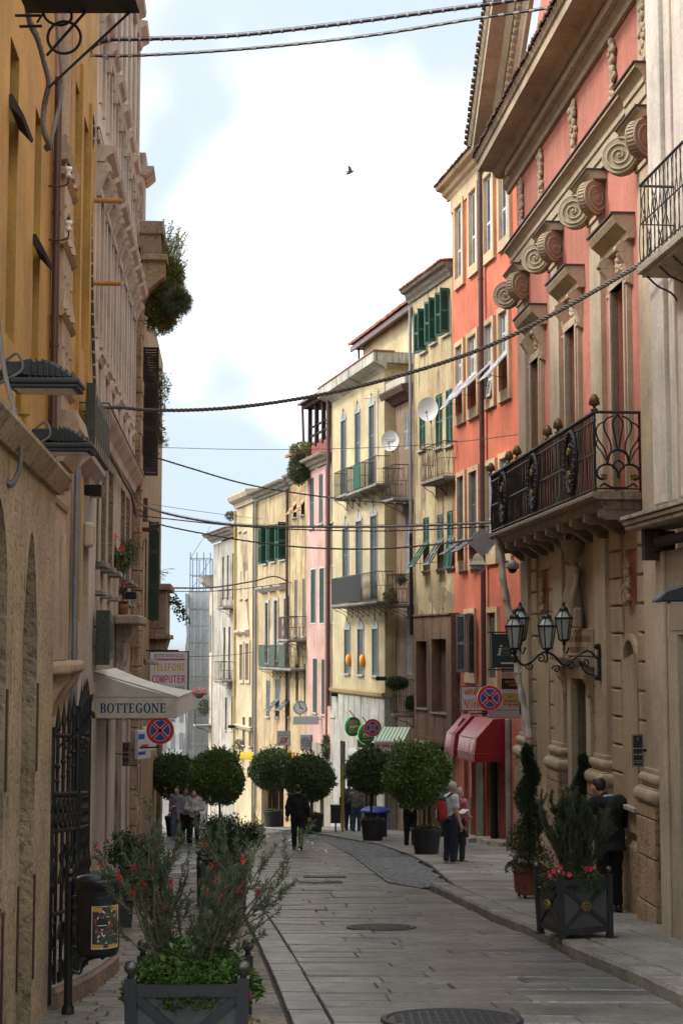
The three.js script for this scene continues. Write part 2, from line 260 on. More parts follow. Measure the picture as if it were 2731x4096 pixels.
paving(paveL, 'paving_slab', [mSlabR[1], mSlab[0]], 31, 60, 0.5, 0.8, (d) => xLeft(d), (d) => xGut(d) - 0.01, () => 0.004, 42, { skip: (x, d) => x > xGut(d) - 0.9 && d < 44 });
function cover(x, d, r, label) {
const o = thing('manhole_cover', label, 'manhole cover', V(x, gy(d) + 0.012, -d)); o.rotation.x = -TH;
mesh('rim', lathe([[r, -0.04], [r, 0.004], [r - 0.05, 0.006], [r - 0.055, -0.02]], 40), mt.ironGrey, o);
const l = [lathe([[r - 0.06, -0.03], [r - 0.06, 0], [0, 0.002]], 36)];
for (let i = -7; i <= 7; i++) for (let j = -7; j <= 7; j++) { const X = i * r / 8, Z = j * r / 8; if (Math.hypot(X, Z) < r - 0.1) l.push(bx(X - 0.024, X + 0.024, 0, 0.008, Z - 0.018, Z + 0.018)); }
mesh('plate', l, mt.ironGrey, o); return o;
}
cover(0.5, 19.56, 0.44, 'round cast iron cover in the middle of the carriageway');
cover(0.85, 12.05, 0.55, 'large round cast iron cover at the bottom edge of the road');
function grate(x, d, w, l, label) {
const o = thing('drain_grate', label, 'drain', V(x, gy(d) + 0.014, -d), 0.03); o.rotation.x = -TH;
mesh('frame', [bx(-w / 2, w / 2, -0.03, 0, -l / 2, -l / 2 + 0.03), bx(-w / 2, w / 2, -0.03, 0, l / 2 - 0.03, l / 2), bx(-w / 2, -w / 2 + 0.03, -0.03, 0, -l / 2, l / 2), bx(w / 2 - 0.03, w / 2, -0.03, 0, -l / 2, l / 2), bx(-w / 2, w / 2, -0.045, -0.035, -l / 2, l / 2)], mt.ironGrey, o);
const b = []; for (let i = 1; i < w / 0.05; i++) b.push(bx(-w / 2 + i * 0.05 - 0.012, -w / 2 + i * 0.05 + 0.012, -0.03, -0.002, -l / 2 + 0.03, l / 2 - 0.03)); mesh('bars', b, mt.ironGrey, o);
}
grate(-0.38, 28.35, 0.80, 0.5, 'nearer of the two rectangular iron grates in the road');
grate(-0.32, 29.9, 0.82, 0.5, 'farther of the two rectangular iron grates in the road');
grate(-2.25, 21.2, 0.45, 0.22, 'small iron drain grate in the left pavement setts');
// ---------- shared facade pieces ----------
function leafGeos(w, h, o = {}) {           // louvred shutter leaf, hinge at x=0, bottom y=0
const st = Math.min(0.055, w * 0.16), f = [], s = [], t = 0.035;
const mids = o.mids ?? [0.5], rails = [0, ...mids, 1];
f.push(bx(0, st, 0, h, -t / 2, t / 2), bx(w - st, w, 0, h, -t / 2, t / 2));
rails.forEach((m, i) => { const rh = i === 0 ? 0.09 : 0.065, y = i === 0 ? 0 : i === rails.length - 1 ? h - rh : h * m - rh / 2; f.push(bx(st, w - st, y, y + rh, -t / 2 + 0.003, t / 2 - 0.003)); });
for (let i = 0; i < rails.length - 1; i++) { const a = (i ? h * rails[i] + 0.033 : 0.09) + 0.01, b = h * rails[i + 1] - (i === rails.length - 2 ? 0.065 : 0.033) - 0.01, n = Math.max(2, Math.round((b - a) / (o.pitch ?? 0.048))); for (let k = 0; k < n; k++) { const g = new THREE.BoxGeometry(w - 2 * st, 0.007, (b - a) / n * 1.25); g.rotateX(0.85).translate(w / 2, a + (k + 0.5) * (b - a) / n, 0); s.push(g); } }
return [geo(f), geo(s)];
}
const leafCache = {};
function leaf(w, h, m, parent, o) {
w = Math.round(w * 50) / 50; h = Math.round(h * 20) / 20; const k = [w, h, m.name, JSON.stringify(o || {})].join(); const g = leafCache[k] ||= leafGeos(w, h, o);
const a = mesh('shutter', g[0], m, parent, 'asis'); mesh('slats', g[1], m, a, 'asis').userData.kind = 'stuff'; return a;
}
const mLeafKnob = mt.iron;
function sash(B, u0, u1, v0, v1, z, m, bars = 1, cols = 2) {
const t = 0.05, f = [bx(u0, u0 + t, v0, v1, z - 0.03, z + 0.03), bx(u1 - t, u1, v0, v1, z - 0.03, z + 0.03), bx(u0 + t, u1 - t, v1 - t, v1, z - 0.03, z + 0.03), bx(u0 + t, u1 - t, v0, v0 + t, z - 0.03, z + 0.03)];
for (let c = 1; c < cols; c++) { const x = u0 + (u1 - u0) * c / cols; f.push(bx(x - 0.03, x + 0.03, v0 + t, v1 - t, z - 0.028, z + 0.028)); }
for (let b = 1; b <= bars; b++) { const y = v0 + (v1 - v0) * b / (bars + 1); f.push(bx(u0 + t, u1 - t, y - 0.015, y + 0.015, z - 0.02, z + 0.02)); }
const w = mesh('window', f, m, B.g);
for (let c = 0; c < cols; c++) mesh('pane', bx(u0 + t + (u1 - u0 - 2 * t) * c / cols, u0 + t + (u1 - u0 - 2 * t) * (c + 1) / cols, v0 + t, v1 - t, z - 0.004, z + 0.004), mt.glass, w);
return w;
}
function balcony(B, u0, u1, v, out, h, o = {}) {        // slab, railing, brackets
const m = o.mat || mt.ironGrey, sl = mesh('balcony', [rbx(u0, u1, v - 0.09, v, 0.0, out, 0.012), bx(u0 + 0.05, u1 - 0.05, v - 0.13, v - 0.09, 0, out - 0.05)], o.slab || mt.greyStone, B.g);
const g = [], e = 0.04, a = u0 + e, b = u1 - e, z = out - e;
for (const y of [v + 0.06, v + h * 0.52, v + h]) { const r = y === v + h ? 0.016 : 0.008; g.push(rod(V(a, y, 0), V(a, y, z), r), rod(V(a, y, z), V(b, y, z), r), rod(V(b, y, z), V(b, y, 0), r)); }
const sp = o.pitch || 0.085, nb = Math.round((b - a) / sp), nz = Math.max(2, Math.round(z / sp));
const baluster = (x, zz, dx, dz, i) => { if (o.style === 'loop') { const s = i % 2 ? 1 : -1, q = 0.045 * s; g.push(tube([[x, v, zz], [x + dx * q, v + h * 0.28, zz + dz * q], [x, v + h * 0.55, zz], [x - dx * q, v + h * 0.8, zz - dz * q], [x, v + h, zz]], 0.006, 12, 4)); } else g.push(rod(V(x, v, zz), V(x, v + h, zz), 0.0065, 0.0065, 5)); };
for (let i = 0; i <= nb; i++) baluster(a + (b - a) * i / nb, z, 1, 0, i);
for (let i = 1; i < nz; i++) { baluster(a, z * i / nz, 0, 1, i); baluster(b, z * i / nz, 0, 1, i); }
mesh('railing', g, m, sl);
const nk = o.brackets ?? Math.max(2, Math.round((u1 - u0) / 0.8));
for (let i = 0; i < nk; i++) { const x = u0 + 0.12 + (u1 - u0 - 0.24) * (nk > 1 ? i / (nk - 1) : 0.5); mesh('bracket', [tube([[x, v - 0.13, out - 0.08], [x, v - 0.24, out * 0.6], [x, v - 0.32, out * 0.28], [x, v - 0.5, 0.02]], 0.012, 12, 5), rod(V(x, v - 0.13, 0.0), V(x, v - 0.5, 0.015), 0.01)], m, sl); }
if (o.screen) for (const [c, s0, s1, side] of o.screen) { const sc = []; if (side) { for (let q = 0; q < z - 0.05; q += 0.022) sc.push(bx(b + 0.012, b + 0.02, v + 0.05, v + h - 0.03, q + 0.01, q + 0.029)); } else for (let q = lerp(a, b, s0); q < lerp(a, b, s1); q += 0.022) sc.push(bx(q, q + 0.019, v + 0.05 + R(0, 0.02), v + h - 0.03, z + 0.012, z + 0.02)); mesh('reed_screen', sc, c, sl); }
return sl;
}
function block(B, u0, u1, top, deep, m, o = {}) {
const y0 = gy(Math.max(B.depth(u0), B.depth(u1))) - 0.6, t = o.t ?? 0.45;
mesh('interior', bx(u0 + 0.1, u1 - 0.1, y0, top - 0.3, -Math.min(deep - 0.5, 4), -Math.min(deep - 0.5, 4) + 0.05), mt.room, B.g);
for (const v of [-2.2, 0.9, 4, 7.2, 10.4, 13.6]) if (v < top - 1 && v > y0 + 1) mesh('floor', bx(u0 + 0.1, u1 - 0.1, v - 0.1, v, -Math.min(deep - 0.5, 4), -t), mt.room, B.g);
mesh('side_wall', [bx(u0, u0 + 0.3, y0, top, -deep, -t), bx(u1 - 0.3, u1, y0, top, -deep, -t), bx(u0 + 0.3, u1 - 0.3, y0, top, -deep, -deep + 0.3)], m, B.g);
if (!o.noRoof) mesh('roof', bx(u0 + 0.3, u1 - 0.3, top - 0.3, top - 0.06, -deep + 0.3, -t), mt.tileDark, B.g);
}
function wallOf(B, u0, u1, top, m, o = {}) {
const lo = o.low ?? gy(Math.max(B.depth(u0), B.depth(u1))) - 0.6; const out = o.outline || rect(u0, u1, lo, top);
return mesh(o.name || 'wall', plate(out, o.holes || B.holes, -(o.t ?? 0.45), o.z ?? 0), m, B.g);
}
function tileRow(u0, u1, v, n0, n1, drop, pitch = 0.2, r = 0.075) {   // curved roof tiles, ends towards the street
const g = []; for (let u = u0 + pitch / 2; u < u1; u += pitch) { const c = new THREE.CylinderGeometry(r, r * 1.05, Math.hypot(n1 - n0, drop), 8, 1, true, 0, Math.PI); c.rotateX(Math.PI / 2).rotateZ(Math.PI / 2); const q = new THREE.CylinderGeometry(r, r * 1.08, Math.hypot(n1 - n0, drop), 8, 1, false, -Math.PI / 2, Math.PI); q.rotateX(-Math.PI / 2).rotateX(Math.atan2(drop, n1 - n0)); q.translate(u + R(-0.01, 0.01), v + drop / 2 + R(-0.008, 0.008), (n0 + n1) / 2 + R(-0.015, 0.015)); g.push(q); } return g;
}
function pipe(B, name, u, v0, v1, n, r, m, o = {}) { const g = [cyl(u, v0, v1, n, r, r, 10)]; for (let y = v0 + 0.6; y < v1; y += o.ring ?? 1.8) g.push(cyl(u, y, y + 0.05, n, r * 1.18, r * 1.18, 10)); return mesh(name, g, m, B.g); }
// ---------- the theatre ----------
const TL = [3.1834, 28.3927], TR = [4.0526, 17.7927];
const Th = front('theatre', 'rose and beige theatre front with giant pilasters, iron balcony and pediment', 'theatre', TL, TR);
{
const rose = stucco('rose stucco', [0.68, 0.265, 0.20]), beige = stucco('beige stucco', [0.60, 0.495, 0.36]), blockM = stucco('ashlar stucco', [0.54, 0.43, 0.285]), ped = stone('pedestal stone', [0.50, 0.38, 0.26]), g = Th.g;
const pil = [[1.08, 1.72], [3.70, 4.36], [6.42, 7.05], [9.0, 9.62]], U0 = 0.75, U1 = 10.15;
const sill = (u) => gy(Th.depth(u)) + UPR;
const wins = [[2.2, 2.86], [4.85, 5.5], [7.62, 8.28]];
wallOf(Th, U0, U1, 8.62, rose, { low: 3.66, name: 'upper_wall', holes: wins.map(([a, b]) => rect(a, b, 3.86, 6.72)) });
wallOf(Th, U0, U1, 10.42, rose, { low: 9.1, name: 'attic_wall', holes: [] });
mesh('tympanum', plate([[U0 + 0.3, 10.9], [U1, 10.9], [U1, 15.2], [5.45, 15.2], [U0 + 0.3, 11.3]], [], -0.4, -0.02), rose, g);
const lowHoles = [archPts(2.36, 3.12, -2.0, 1.86), rect(4.92, 5.86, -2.2, 1.34), archPts(7.84, 8.38, -0.26, 1.9), rect(7.8, 8.4, 2.38, 3.12), rect(2.4, 3.05, 2.38, 3.12)];
mesh('lower_wall', plate(rect(U0, U1, -2.9, 3.66), lowHoles, -0.45, -0.02), blockM, g);
for (const x of [7.72, 2.34]) mesh('niche_panel', bx(x, x + 0.78, 2.3, 3.2, -0.16, -0.1), rose, g);
const joints = []; for (let v = 3.50; v > -1.0; v -= 0.376) joints.push(v);
const bays = [[1.80, 3.62, 2.24, 3.24], [4.44, 6.34, 4.62, 6.16], [7.13, 8.92, 7.70, 8.52]];
for (const [a, b, h0, h1] of bays) for (let i = 0; i < joints.length - 1; i++) {
const v1 = joints[i] - 0.014, v0 = joints[i + 1] + 0.014;
if (v0 < -0.75) continue;
const spans = v0 > 2.1 && v1 < 2.36 ? [[a, b]] : [[a, h0], [h1, b]];
if (b === 8.92 && v1 < -0.2) spans.splice(0, 2, [a, b]);
for (const [p, q] of spans) if (q - p > 0.12) mesh('stone_block', plate(rect(p, q, v0, v1), [], -0.025, 0.035, 0.014), blockM, g);
}
for (const [a, b] of [[1.8, 2.3], [3.2, 3.62], [4.44, 4.7], [6.1, 6.34], [7.13, 8.92]]) mesh('base_course', prof([[0, -2.9], [0.06, -2.9], [0.06, -0.8], [0, -0.72]], a, b), ped, g);
mesh('window_sill', rbx(7.72, 8.5, -0.32, -0.26, -0.3, 0.12, 0.01), mt.whiteStone, g);
for (const [a, b, c] of [[7.84, 8.38, 1.9], [2.36, 3.12, 1.86]]) { const o = archPts(a - 0.09, b + 0.09, a > 7 ? -0.26 : -2, c + 0.09), i = archPts(a, b, a > 7 ? -0.255 : -1.99, c); mesh('arch_moulding', plate(o, [i], -0.02, 0.05, 0.01), blockM, g); }
const doorM = M('dark timber and niche shade', [0.06, 0.042, 0.03], { map: T.wood, rough: 0.6 });
mesh('arch_door', [plate(archPts(2.34, 3.14, -2.4, 1.88), [], -0.2, -0.14), bx(2.72, 2.76, -2.3, 1.8, -0.14, -0.12)], doorM, g);
mesh('niche_shade_panel', plate(archPts(7.82, 8.4, -0.3, 1.92), [], -0.16, -0.12), doorM, g);  // dark panel standing in for the shaded inside of the niche
const po = mesh('portal_frame', [bx(4.66, 4.92, -2.2, 1.34, -0.2, 0.08), bx(5.86, 6.12, -2.2, 1.34, -0.2, 0.08), bx(4.66, 6.12, 1.34, 1.52, -0.2, 0.09), prof([[0, 1.52], [0.1, 1.52], [0.24, 1.62], [0.26, 1.66], [0, 1.66]], 4.5, 6.28)], beige, g);
for (const x of [4.52, 6.08]) mesh('corbel', plate([[0.0, 1.52], [0.22, 1.52], [0.2, 1.36], [0.12, 1.28], [0.11, 1.12], [0.05, 1.0], [0, 0.98]].map(([a, b]) => [a, b]), [], 0, 0.2, 0.02).rotateY(-Math.PI / 2).translate(x + 0.1, 0, 0), ped, po);
mesh('portal_door', [bx(4.9, 5.88, -2.3, 1.36, -0.3, -0.22), bx(5.37, 5.41, -2.3, 1.33, -0.22, -0.19)], doorM, g);
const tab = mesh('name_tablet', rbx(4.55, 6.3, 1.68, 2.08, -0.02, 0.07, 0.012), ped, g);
mesh('incised_letters', (() => { const l = [], r = rng(9); for (const [y, a, b] of [[1.93, 4.7, 6.15], [1.77, 4.85, 6.0]]) for (let x = a; x < b; x += 0.085) { l.push(bx(x, x + 0.012, y - 0.045, y + 0.045, 0.07, 0.074)); if (r() > 0.4) l.push(bx(x + 0.012, x + 0.05, y + 0.03, y + 0.043, 0.07, 0.074)); if (r() > 0.5) l.push(bx(x + 0.012, x + 0.045, y - 0.008, y + 0.006, 0.07, 0.074)); if (r() > 0.5) l.push(bx(x + 0.048, x + 0.06, y - 0.045, y + 0.043, 0.07, 0.074)); } return l; })(), M('painted letter shade brown', [0.13, 0.10, 0.075]), tab);  // brown strips paint the shade inside the cut letters
pil.forEach(([a, b], i) => {
const y0 = sill((a + b) / 2) - 0.4, p = mesh('pilaster', [bx(a, b, 0.3, 7.98, -0.02, 0.075)], beige, g);
const q = 0.09, bs = [];
const ring = (v0, v1, e, r) => bs.push(new RoundedBoxGeometry(b - a + 2 * e, v1 - v0, 0.2 + e, 4, r).translate((a + b) / 2, (v0 + v1) / 2, 0.075 + e - (0.2 + e) / 2));
ring(-0.11, 0.07, 0.16, 0.08); ring(0.055, 0.085, 0.10, 0.008); ring(0.08, 0.13, 0.055, 0.01); ring(0.12, 0.25, 0.10, 0.06); ring(0.25, 0.31, 0.04, 0.008);
mesh('pilaster_base', bs, beige, p);
const pd = mesh('pedestal', bx(a - q + 0.03, b + q - 0.03, y0 - 0.5, -0.112, -0.02, 0.17), ped, g);
let v = -0.11; const hs = [0.17, 0.48, 0.55, 0.5, 0.6, 0.6];
for (const h of hs) { if (v - h < y0 - 0.6) break; mesh('ashlar', plate(rect(a - q, b + q, v - h + 0.006, v - 0.006), [], -0.02, 0.20 + R(-0.004, 0.006), 0.012), ped, pd); v -= h; }
const vc = 8.2, cap = [];
const ab = prof([[0, 8.46], [0.2, 8.46], [0.24, 8.52], [0.29, 8.56], [0.29, 8.58], [0, 8.58]], a - 0.17, b + 0.17); cap.push(ab, prof([[0, 8.30], [0.13, 8.30], [0.19, 8.40], [0.17, 8.46], [0, 8.46]], a - 0.02, b + 0.02), bx(a - 0.01, b + 0.01, 7.96, 8.02, 0, 0.1));
const c = mesh('capital', cap, beige, p);
mesh('lead_cap', bx(a - 0.19, b + 0.19, 8.58, 8.6, 0, 0.31), mt.lead, c);
for (const side of [-1, 1]) {
const vol = [], r0 = 0.245, th = 0.16, hub = [];
vol.push(new THREE.CylinderGeometry(r0 - 0.012, r0 - 0.012, th, 36).rotateX(Math.PI / 2));
for (const s of [-1, 1]) { // rims and spiral ridge on both faces
const sp = []; for (let k = 0; k <= 90; k++) { const an = k / 90 * Math.PI * 2 * 2.75, rr = r0 * (1 - k / 90 * 0.86) - 0.02; sp.push(V(Math.sin(an) * rr * -side, Math.cos(an) * rr, s * (th / 2 + 0.004))); }
vol.push(new THREE.TubeGeometry(new THREE.CatmullRomCurve3(sp), 120, 0.017, 6), ball(0, 0, s * (th / 2 + 0.002), 0.03));
vol.push(new THREE.TorusGeometry(r0 - 0.012, 0.016, 6, 36).translate(0, 0, s * (th / 2 - 0.012)));
}
for (let k = 0; k < 30; k++) { const an = k / 30 * Math.PI * 2; vol.push(bx(-0.011, 0.011, r0 - 0.014, r0 + 0.002, -th / 2 + 0.03, th / 2 - 0.03).rotateZ(an)); }
const gg = vol.map((x) => x.rotateY(side > 0 ? -Math.PI * 0.30 - Math.PI / 2 + Math.PI / 2 + Math.PI * 0.0 : Math.PI * 0.30));
mesh('volute', gg.map((x) => x.translate(side < 0 ? a - 0.04 : b + 0.05, vc, side < 0 ? 0.26 : 0.19)), beige, c);
}
});
const ent = [[0, 8.6], [0.09, 8.6], [0.09, 8.72], [0.115, 8.72], [0.115, 8.86], [0.14, 8.88], [0.14, 8.96], [0.20, 9.04], [0.25, 9.07], [0.25, 9.12], [0, 9.12]];
mesh('entablature', [prof(ent, U0 - 0.02, 8.9), prof(ent.map(([n, v]) => [n ? n + 0.07 : 0, v]), 8.9, 9.85)], beige, g);
mesh('lead_ledge', [bx(U0 - 0.04, 8.88, 9.12, 9.14, 0, 0.275), bx(8.88, 9.87, 9.12, 9.14, 0, 0.345)], mt.lead, g);
mesh('attic_pier', bx(9.05, 9.6, 9.14, 10.4, -0.02, 0.05), beige, g);
const festoon = (u, v, h, parent, m) => { const r = rng(u * 97 | 0), l = []; for (let k = 0; k < 46; k++) { const t = k / 46, w = 0.05 + 0.07 * Math.sin(t * 9) ** 2; l.push(new THREE.IcosahedronGeometry(0.028 + r() * 0.03, 1).scale(1, 1.2, 0.8).translate(u + (r() - 0.5) * 2 * w, v - h * t, 0.03 + r() * 0.03)); } l.push(new THREE.TorusGeometry(0.07, 0.025, 6, 12).scale(1, 1.6, 1).translate(u, v - h * 0.15, 0.04)); mesh('festoon', l, m, parent); };
for (const u of [1.35, 3.0, 5.4, 7.75, 9.3]) festoon(u, 10.25, 0.95, g, stone('festoon plaster', [0.55, 0.45, 0.32], 0.004));
festoon(8.1, 2.95, 0.55, g, ped); festoon(2.72, 2.95, 0.55, g, ped);
const cor = [[0, 10.36], [0.06, 10.36], [0.08, 10.43], [0.14, 10.49], [0.14, 10.66], [0.25, 10.66], [0.30, 10.70], [0.35, 10.79], [0.62, 10.79], [0.62, 10.94], [0.655, 10.96], [0.69, 11.03], [0.69, 11.06], [0, 11.06]];
mesh('cornice', prof(cor, 0.12, U1), beige, g);
mesh('dentils', (() => { const l = []; for (let u = U0; u < U1 - 0.05; u += 0.088) l.push(bx(u, u + 0.052, 10.51, 10.645, 0.13, 0.225)); return l; })(), beige, g);
mesh('roof_tiles', [tileRow(0.1, U1, 11.05, -0.2, 0.74, 0.16, 0.13, 0.05)], mt.tileDark, g);
const ra = 0.72; // slope of the raking cornice
const rk = (pts, len) => prof(pts.map(([n, v]) => [n, v - 10.36]), 0, len);
const rake = new THREE.Group(); rake.name = 'raking_cornice';
const tr = (x, a) => x.rotateZ(a).translate(0.0, 11.0, 0);
mesh('raking_cornice', [tr(rk(cor.map(([n, v]) => [n + (n ? 0.02 : 0), v]), 7.4), ra)], beige, g);
mesh('raking_dentils', (() => { const l = []; for (let u = 0.9; u < 7.3; u += 0.15) l.push(tr(bx(u, u + 0.085, 0.15, 0.29, 0.13, 0.24), ra)); return l; })(), beige, g);
mesh('raking_tiles', (() => { const l = []; for (let u = 0; u < 7.4; u += 0.12) l.push(tr(new THREE.CylinderGeometry(0.045, 0.05, 0.88, 8).rotateX(Math.PI / 2).translate(u, 0.73 + R(-0.01, 0.01), 0.34 + R(-0.012, 0.012)), ra)); return l; })(), mt.tileDark, g);
mesh('raking_tile_gutter', tr(bx(-0.05, 7.4, 0.7, 0.74, -0.1, 0.74), ra), beige, g);
wins.forEach(([a, b], i) => {
const w = mesh('window_surround', [bx(a - 0.12, a, 3.86, 6.72, -0.02, 0.07), bx(b, b + 0.12, 3.86, 6.72, -0.02, 0.07), bx(a - 0.12, b + 0.12, 6.72, 6.86, -0.02, 0.08), bx(a - 0.07, a, 3.86, 6.72, -0.02, 0.095), bx(b, b + 0.07, 3.86, 6.72, -0.02, 0.095), bx(a - 0.07, b + 0.07, 6.72, 6.79, -0.02, 0.1)], beige, g);
mesh('hood', prof([[0, 7.22], [0.1, 7.22], [0.12, 7.30], [0.26, 7.42], [0.30, 7.50], [0.30, 7.54], [0, 7.54]], a - 0.34, b + 0.34), beige, w);
mesh('lead_cap', bx(a - 0.36, b + 0.36, 7.54, 7.565, 0, 0.325), mt.lead, w);
for (const x of [a - 0.2, b + 0.06]) mesh('console', [prof([[0, 6.62], [0.05, 6.64], [0.07, 6.78], [0.11, 6.92], [0.19, 7.04], [0.2, 7.16], [0.16, 7.22], [0, 7.22]], x, x + 0.14), new THREE.CylinderGeometry(0.06, 0.06, 0.15, 12).rotateZ(Math.PI / 2).translate(x + 0.07, 7.12, 0.17), new THREE.CylinderGeometry(0.035, 0.035, 0.15, 10).rotateZ(Math.PI / 2).translate(x + 0.07, 6.68, 0.06)], beige, w);
mesh('flower_relief', (() => { const l = [], r = rng(i + 3); for (let k = 0; k < 20; k++) l.push(new THREE.IcosahedronGeometry(0.03 + r() * 0.03, 1).translate((a + b) / 2 + (r() - 0.5) * 0.22, 7.02 + (r() - 0.5) * 0.2, 0.03)); return l; })(), beige, w);
mesh('blind_panel', [bx(a - 0.02, b + 0.02, 3.8, 6.8, -0.34, -0.28), bx(a + 0.1, b - 0.1, 5.2, 6.5, -0.28, -0.262), bx(a + 0.1, b - 0.1, 4.0, 5.0, -0.28, -0.262)], stucco('blind grey', [0.44, 0.36, 0.235]), g);
});
const b0 = 1.2, b1 = 8.76, bo = 0.66, bv = 3.82, bt = 4.84;
const bal = mesh('balcony', [prof([[0, 3.72], [bo - 0.04, 3.72], [bo, 3.76], [bo, 3.80], [bo - 0.02, 3.82], [0, 3.82]], b0, b1), prof([[0, 3.60], [0.5, 3.60], [0.55, 3.72], [0, 3.72]], b0 + 0.08, b1 - 0.08)], stone('balcony stone', [0.34, 0.28, 0.21]), g);
for (let i = 0; i < 10; i++) { const u = b0 + 0.1 + (b1 - b0 - 0.34) * i / 9; mesh('bracket', prof([[0, 3.6], [0.54, 3.6], [0.54, 3.5], [0.44, 3.46], [0.3, 3.47], [0.2, 3.40], [0.12, 3.34], [0, 3.33]], u, u + 0.14), stone('balcony stone', 0), bal); }
const bars = [], z = bo - 0.05;
for (let u = b0 + 0.03; u < b1; u += 0.082) { const w = R(-0.012, 0.012); bars.push(tube([[u, bv, z], [u + w, bv + 0.35, z + 0.012], [u - w, bv + 0.7, z - 0.008], [u, bt, z]], 0.0085, 8, 5)); }
for (const y of [bv + 0.05, bv + 0.5, bt - 0.09]) bars.push(bx(b0, b1, y - 0.01, y + 0.01, z - 0.012, z + 0.012));
for (let k = 1; k < 9; k++) bars.push(rod(V(b0, bv + 0.05, z * k / 9), V(b0, bt, z * k / 9), 0.008));
mesh('railing', bars, mt.iron, bal);
mesh('handrail', [rbx(b0 - 0.02, b1 + 0.02, bt, bt + 0.035, z - 0.035, z + 0.035, 0.01), rbx(b1 - 0.045, b1 + 0.02, bt, bt + 0.034, 0, z - 0.035, 0.01), rbx(b0 - 0.02, b0 + 0.045, bt, bt + 0.034, 0, z - 0.035, 0.01)], mt.ironGrey, bal);
for (const u of [2.45, 4.95, 7.45]) { const l = [new THREE.TorusGeometry(0.3, 0.035, 8, 36).scale(1, 1.4, 1).translate(u, bv + 0.52, z + 0.02), new THREE.TorusGeometry(0.19, 0.022, 6, 30).scale(1, 1.4, 1).translate(u, bv + 0.52, z + 0.02)]; for (let k = 0; k < 28; k++) { const a = k / 28 * 6.283; l.push(new THREE.IcosahedronGeometry(0.035, 0).translate(u + Math.cos(a) * 0.3, bv + 0.52 + Math.sin(a) * 0.42, z + 0.035)); } mesh('wreath', l, mt.iron, bal); for (const dy of [0.16, -0.16]) mesh('gilt_rosette', [0, 1, 2, 3, 4, 5].map((k) => ball(u + Math.cos(k * 1.047) * 0.035, bv + 0.52 + dy + Math.sin(k * 1.047) * 0.035, z + 0.05, 0.025, 6)), M('dull gilt', [0.22, 0.15, 0.06], { metal: 0.6, rough: 0.5 }), bal); }
const pp = (x, y) => V(b1 - 0.04, bv + 0.03 + (1460 - y) / 460 * (bt - bv - 0.03), (1 - (x - 1010) / 290) * z), pal = [];
const half = [[[[1151, 1218], [1135, 1130], [1125, 1050], [1155, 1003]], 0.011], [[[1112, 1238], [1106, 1170], [1076, 1110], [1068, 1062], [1088, 1030], [1126, 1014]], 0.011], [[[1088, 1285], [1070, 1215], [1032, 1160], [1018, 1108], [1034, 1068], [1068, 1050]], 0.011], [[[1084, 1290], [1045, 1225], [1020, 1190], [1024, 1160]], 0.010], [[[1084, 1308], [1106, 1240], [1155, 1216]], 0.018], [[[1120, 1335], [1130, 1300], [1155, 1283]], 0.012], [[[1155, 1392], [1148, 1352], [1110, 1312], [1058, 1312], [1024, 1342], [1026, 1386], [1062, 1400], [1072, 1372]], 0.016], [[[1038, 1445], [1062, 1426], [1104, 1446], [1155, 1450]], 0.014]];
for (const [c, r] of half) for (const s of [1, -1]) pal.push(tube(c.map(([x, y]) => pp(1155 + s * (x - 1155), y)), r, 24, 6));
pal.push(rod(V(b1 - 0.04, bv, z), V(b1 - 0.04, bt, z), 0.014), rod(V(b1 - 0.04, bv, 0.02), V(b1 - 0.04, bt, 0.02), 0.014), rod(V(b1 - 0.04, bv + 0.04, 0), V(b1 - 0.04, bv + 0.04, z), 0.010));
mesh('palmette_panel', pal, mt.iron, bal);
mesh('gilt_flower', [1062, 1256].flatMap((x) => [0, 1, 2, 3].map((k) => { const p = pp(x + Math.cos(k * 1.57 + 0.8) * 12, 1382 + Math.sin(k * 1.57 + 0.8) * 12); return ball(p.x + 0.02, p.y, p.z, 0.024, 8); })), M('dull gilt', 0), bal);
for (const u of [1.22, 2.9, 3.6, 5.9, 6.6, 8.72]) {
const o = lathe([[0.001, 0], [0.045, 0.0], [0.05, 0.02], [0.02, 0.04], [0.02, 0.055], [0.045, 0.075], [0.068, 0.115], [0.062, 0.16], [0.04, 0.20], [0.001, 0.225]], 14), k = [o];
for (let q = 0; q < 6; q++) for (let w = 0; w < 10; w++) { const y = 0.085 + q * 0.022, r = 0.066 * Math.sin(Math.min(1, (0.235 - y) / 0.13) * 1.5), a = (w + (q % 2) / 2) * 0.628; k.push(new THREE.ConeGeometry(0.017, 0.03, 4).rotateX(-2.4).rotateY(a + Math.PI).translate(0, 0, 0).translate(Math.sin(a) * r, y, Math.cos(a) * r)); }
mesh('pine_cone_finial', k.map((x) => x.translate(u, bt + 0.035, z)), M('bronze', [0.15, 0.095, 0.04], { metal: 0.5, rough: 0.55, map: T.paint }), bal);
}
const st = stone('carved stone', [0.42, 0.34, 0.26], 0.006), fig = [];
fig.push(lathe([[0.001, 0], [0.20, 0], [0.19, 0.2], [0.15, 0.5], [0.13, 0.72], [0.17, 0.84], [0.12, 0.93], [0.055, 0.96]], 18).scale(1, 1, 0.7), lathe([[0.05, 0.94], [0.09, 1.0], [0.085, 1.08], [0.05, 1.13]], 14));
for (let k = 0; k < 9; k++) { const a = k / 9 * Math.PI - Math.PI / 2; fig.push(rod(V(Math.sin(a) * 0.19, 0, Math.cos(a) * 0.13), V(Math.sin(a) * 0.12, 0.75, Math.cos(a) * 0.09), 0.022, 0.012)); }
for (const s of [-1, 1]) fig.push(tube([[s * 0.14, 0.86, 0], [s * 0.24, 0.66, 0.03], [s * 0.24, 0.42, 0.08], [s * 0.2, 0.2, 0.06]], 0.045, 14, 7), ball(s * 0.15, 0.86, 0, 0.06));
fig.push(rbx(0.16, 0.3, 0, 0.3, -0.04, 0.08, 0.03));
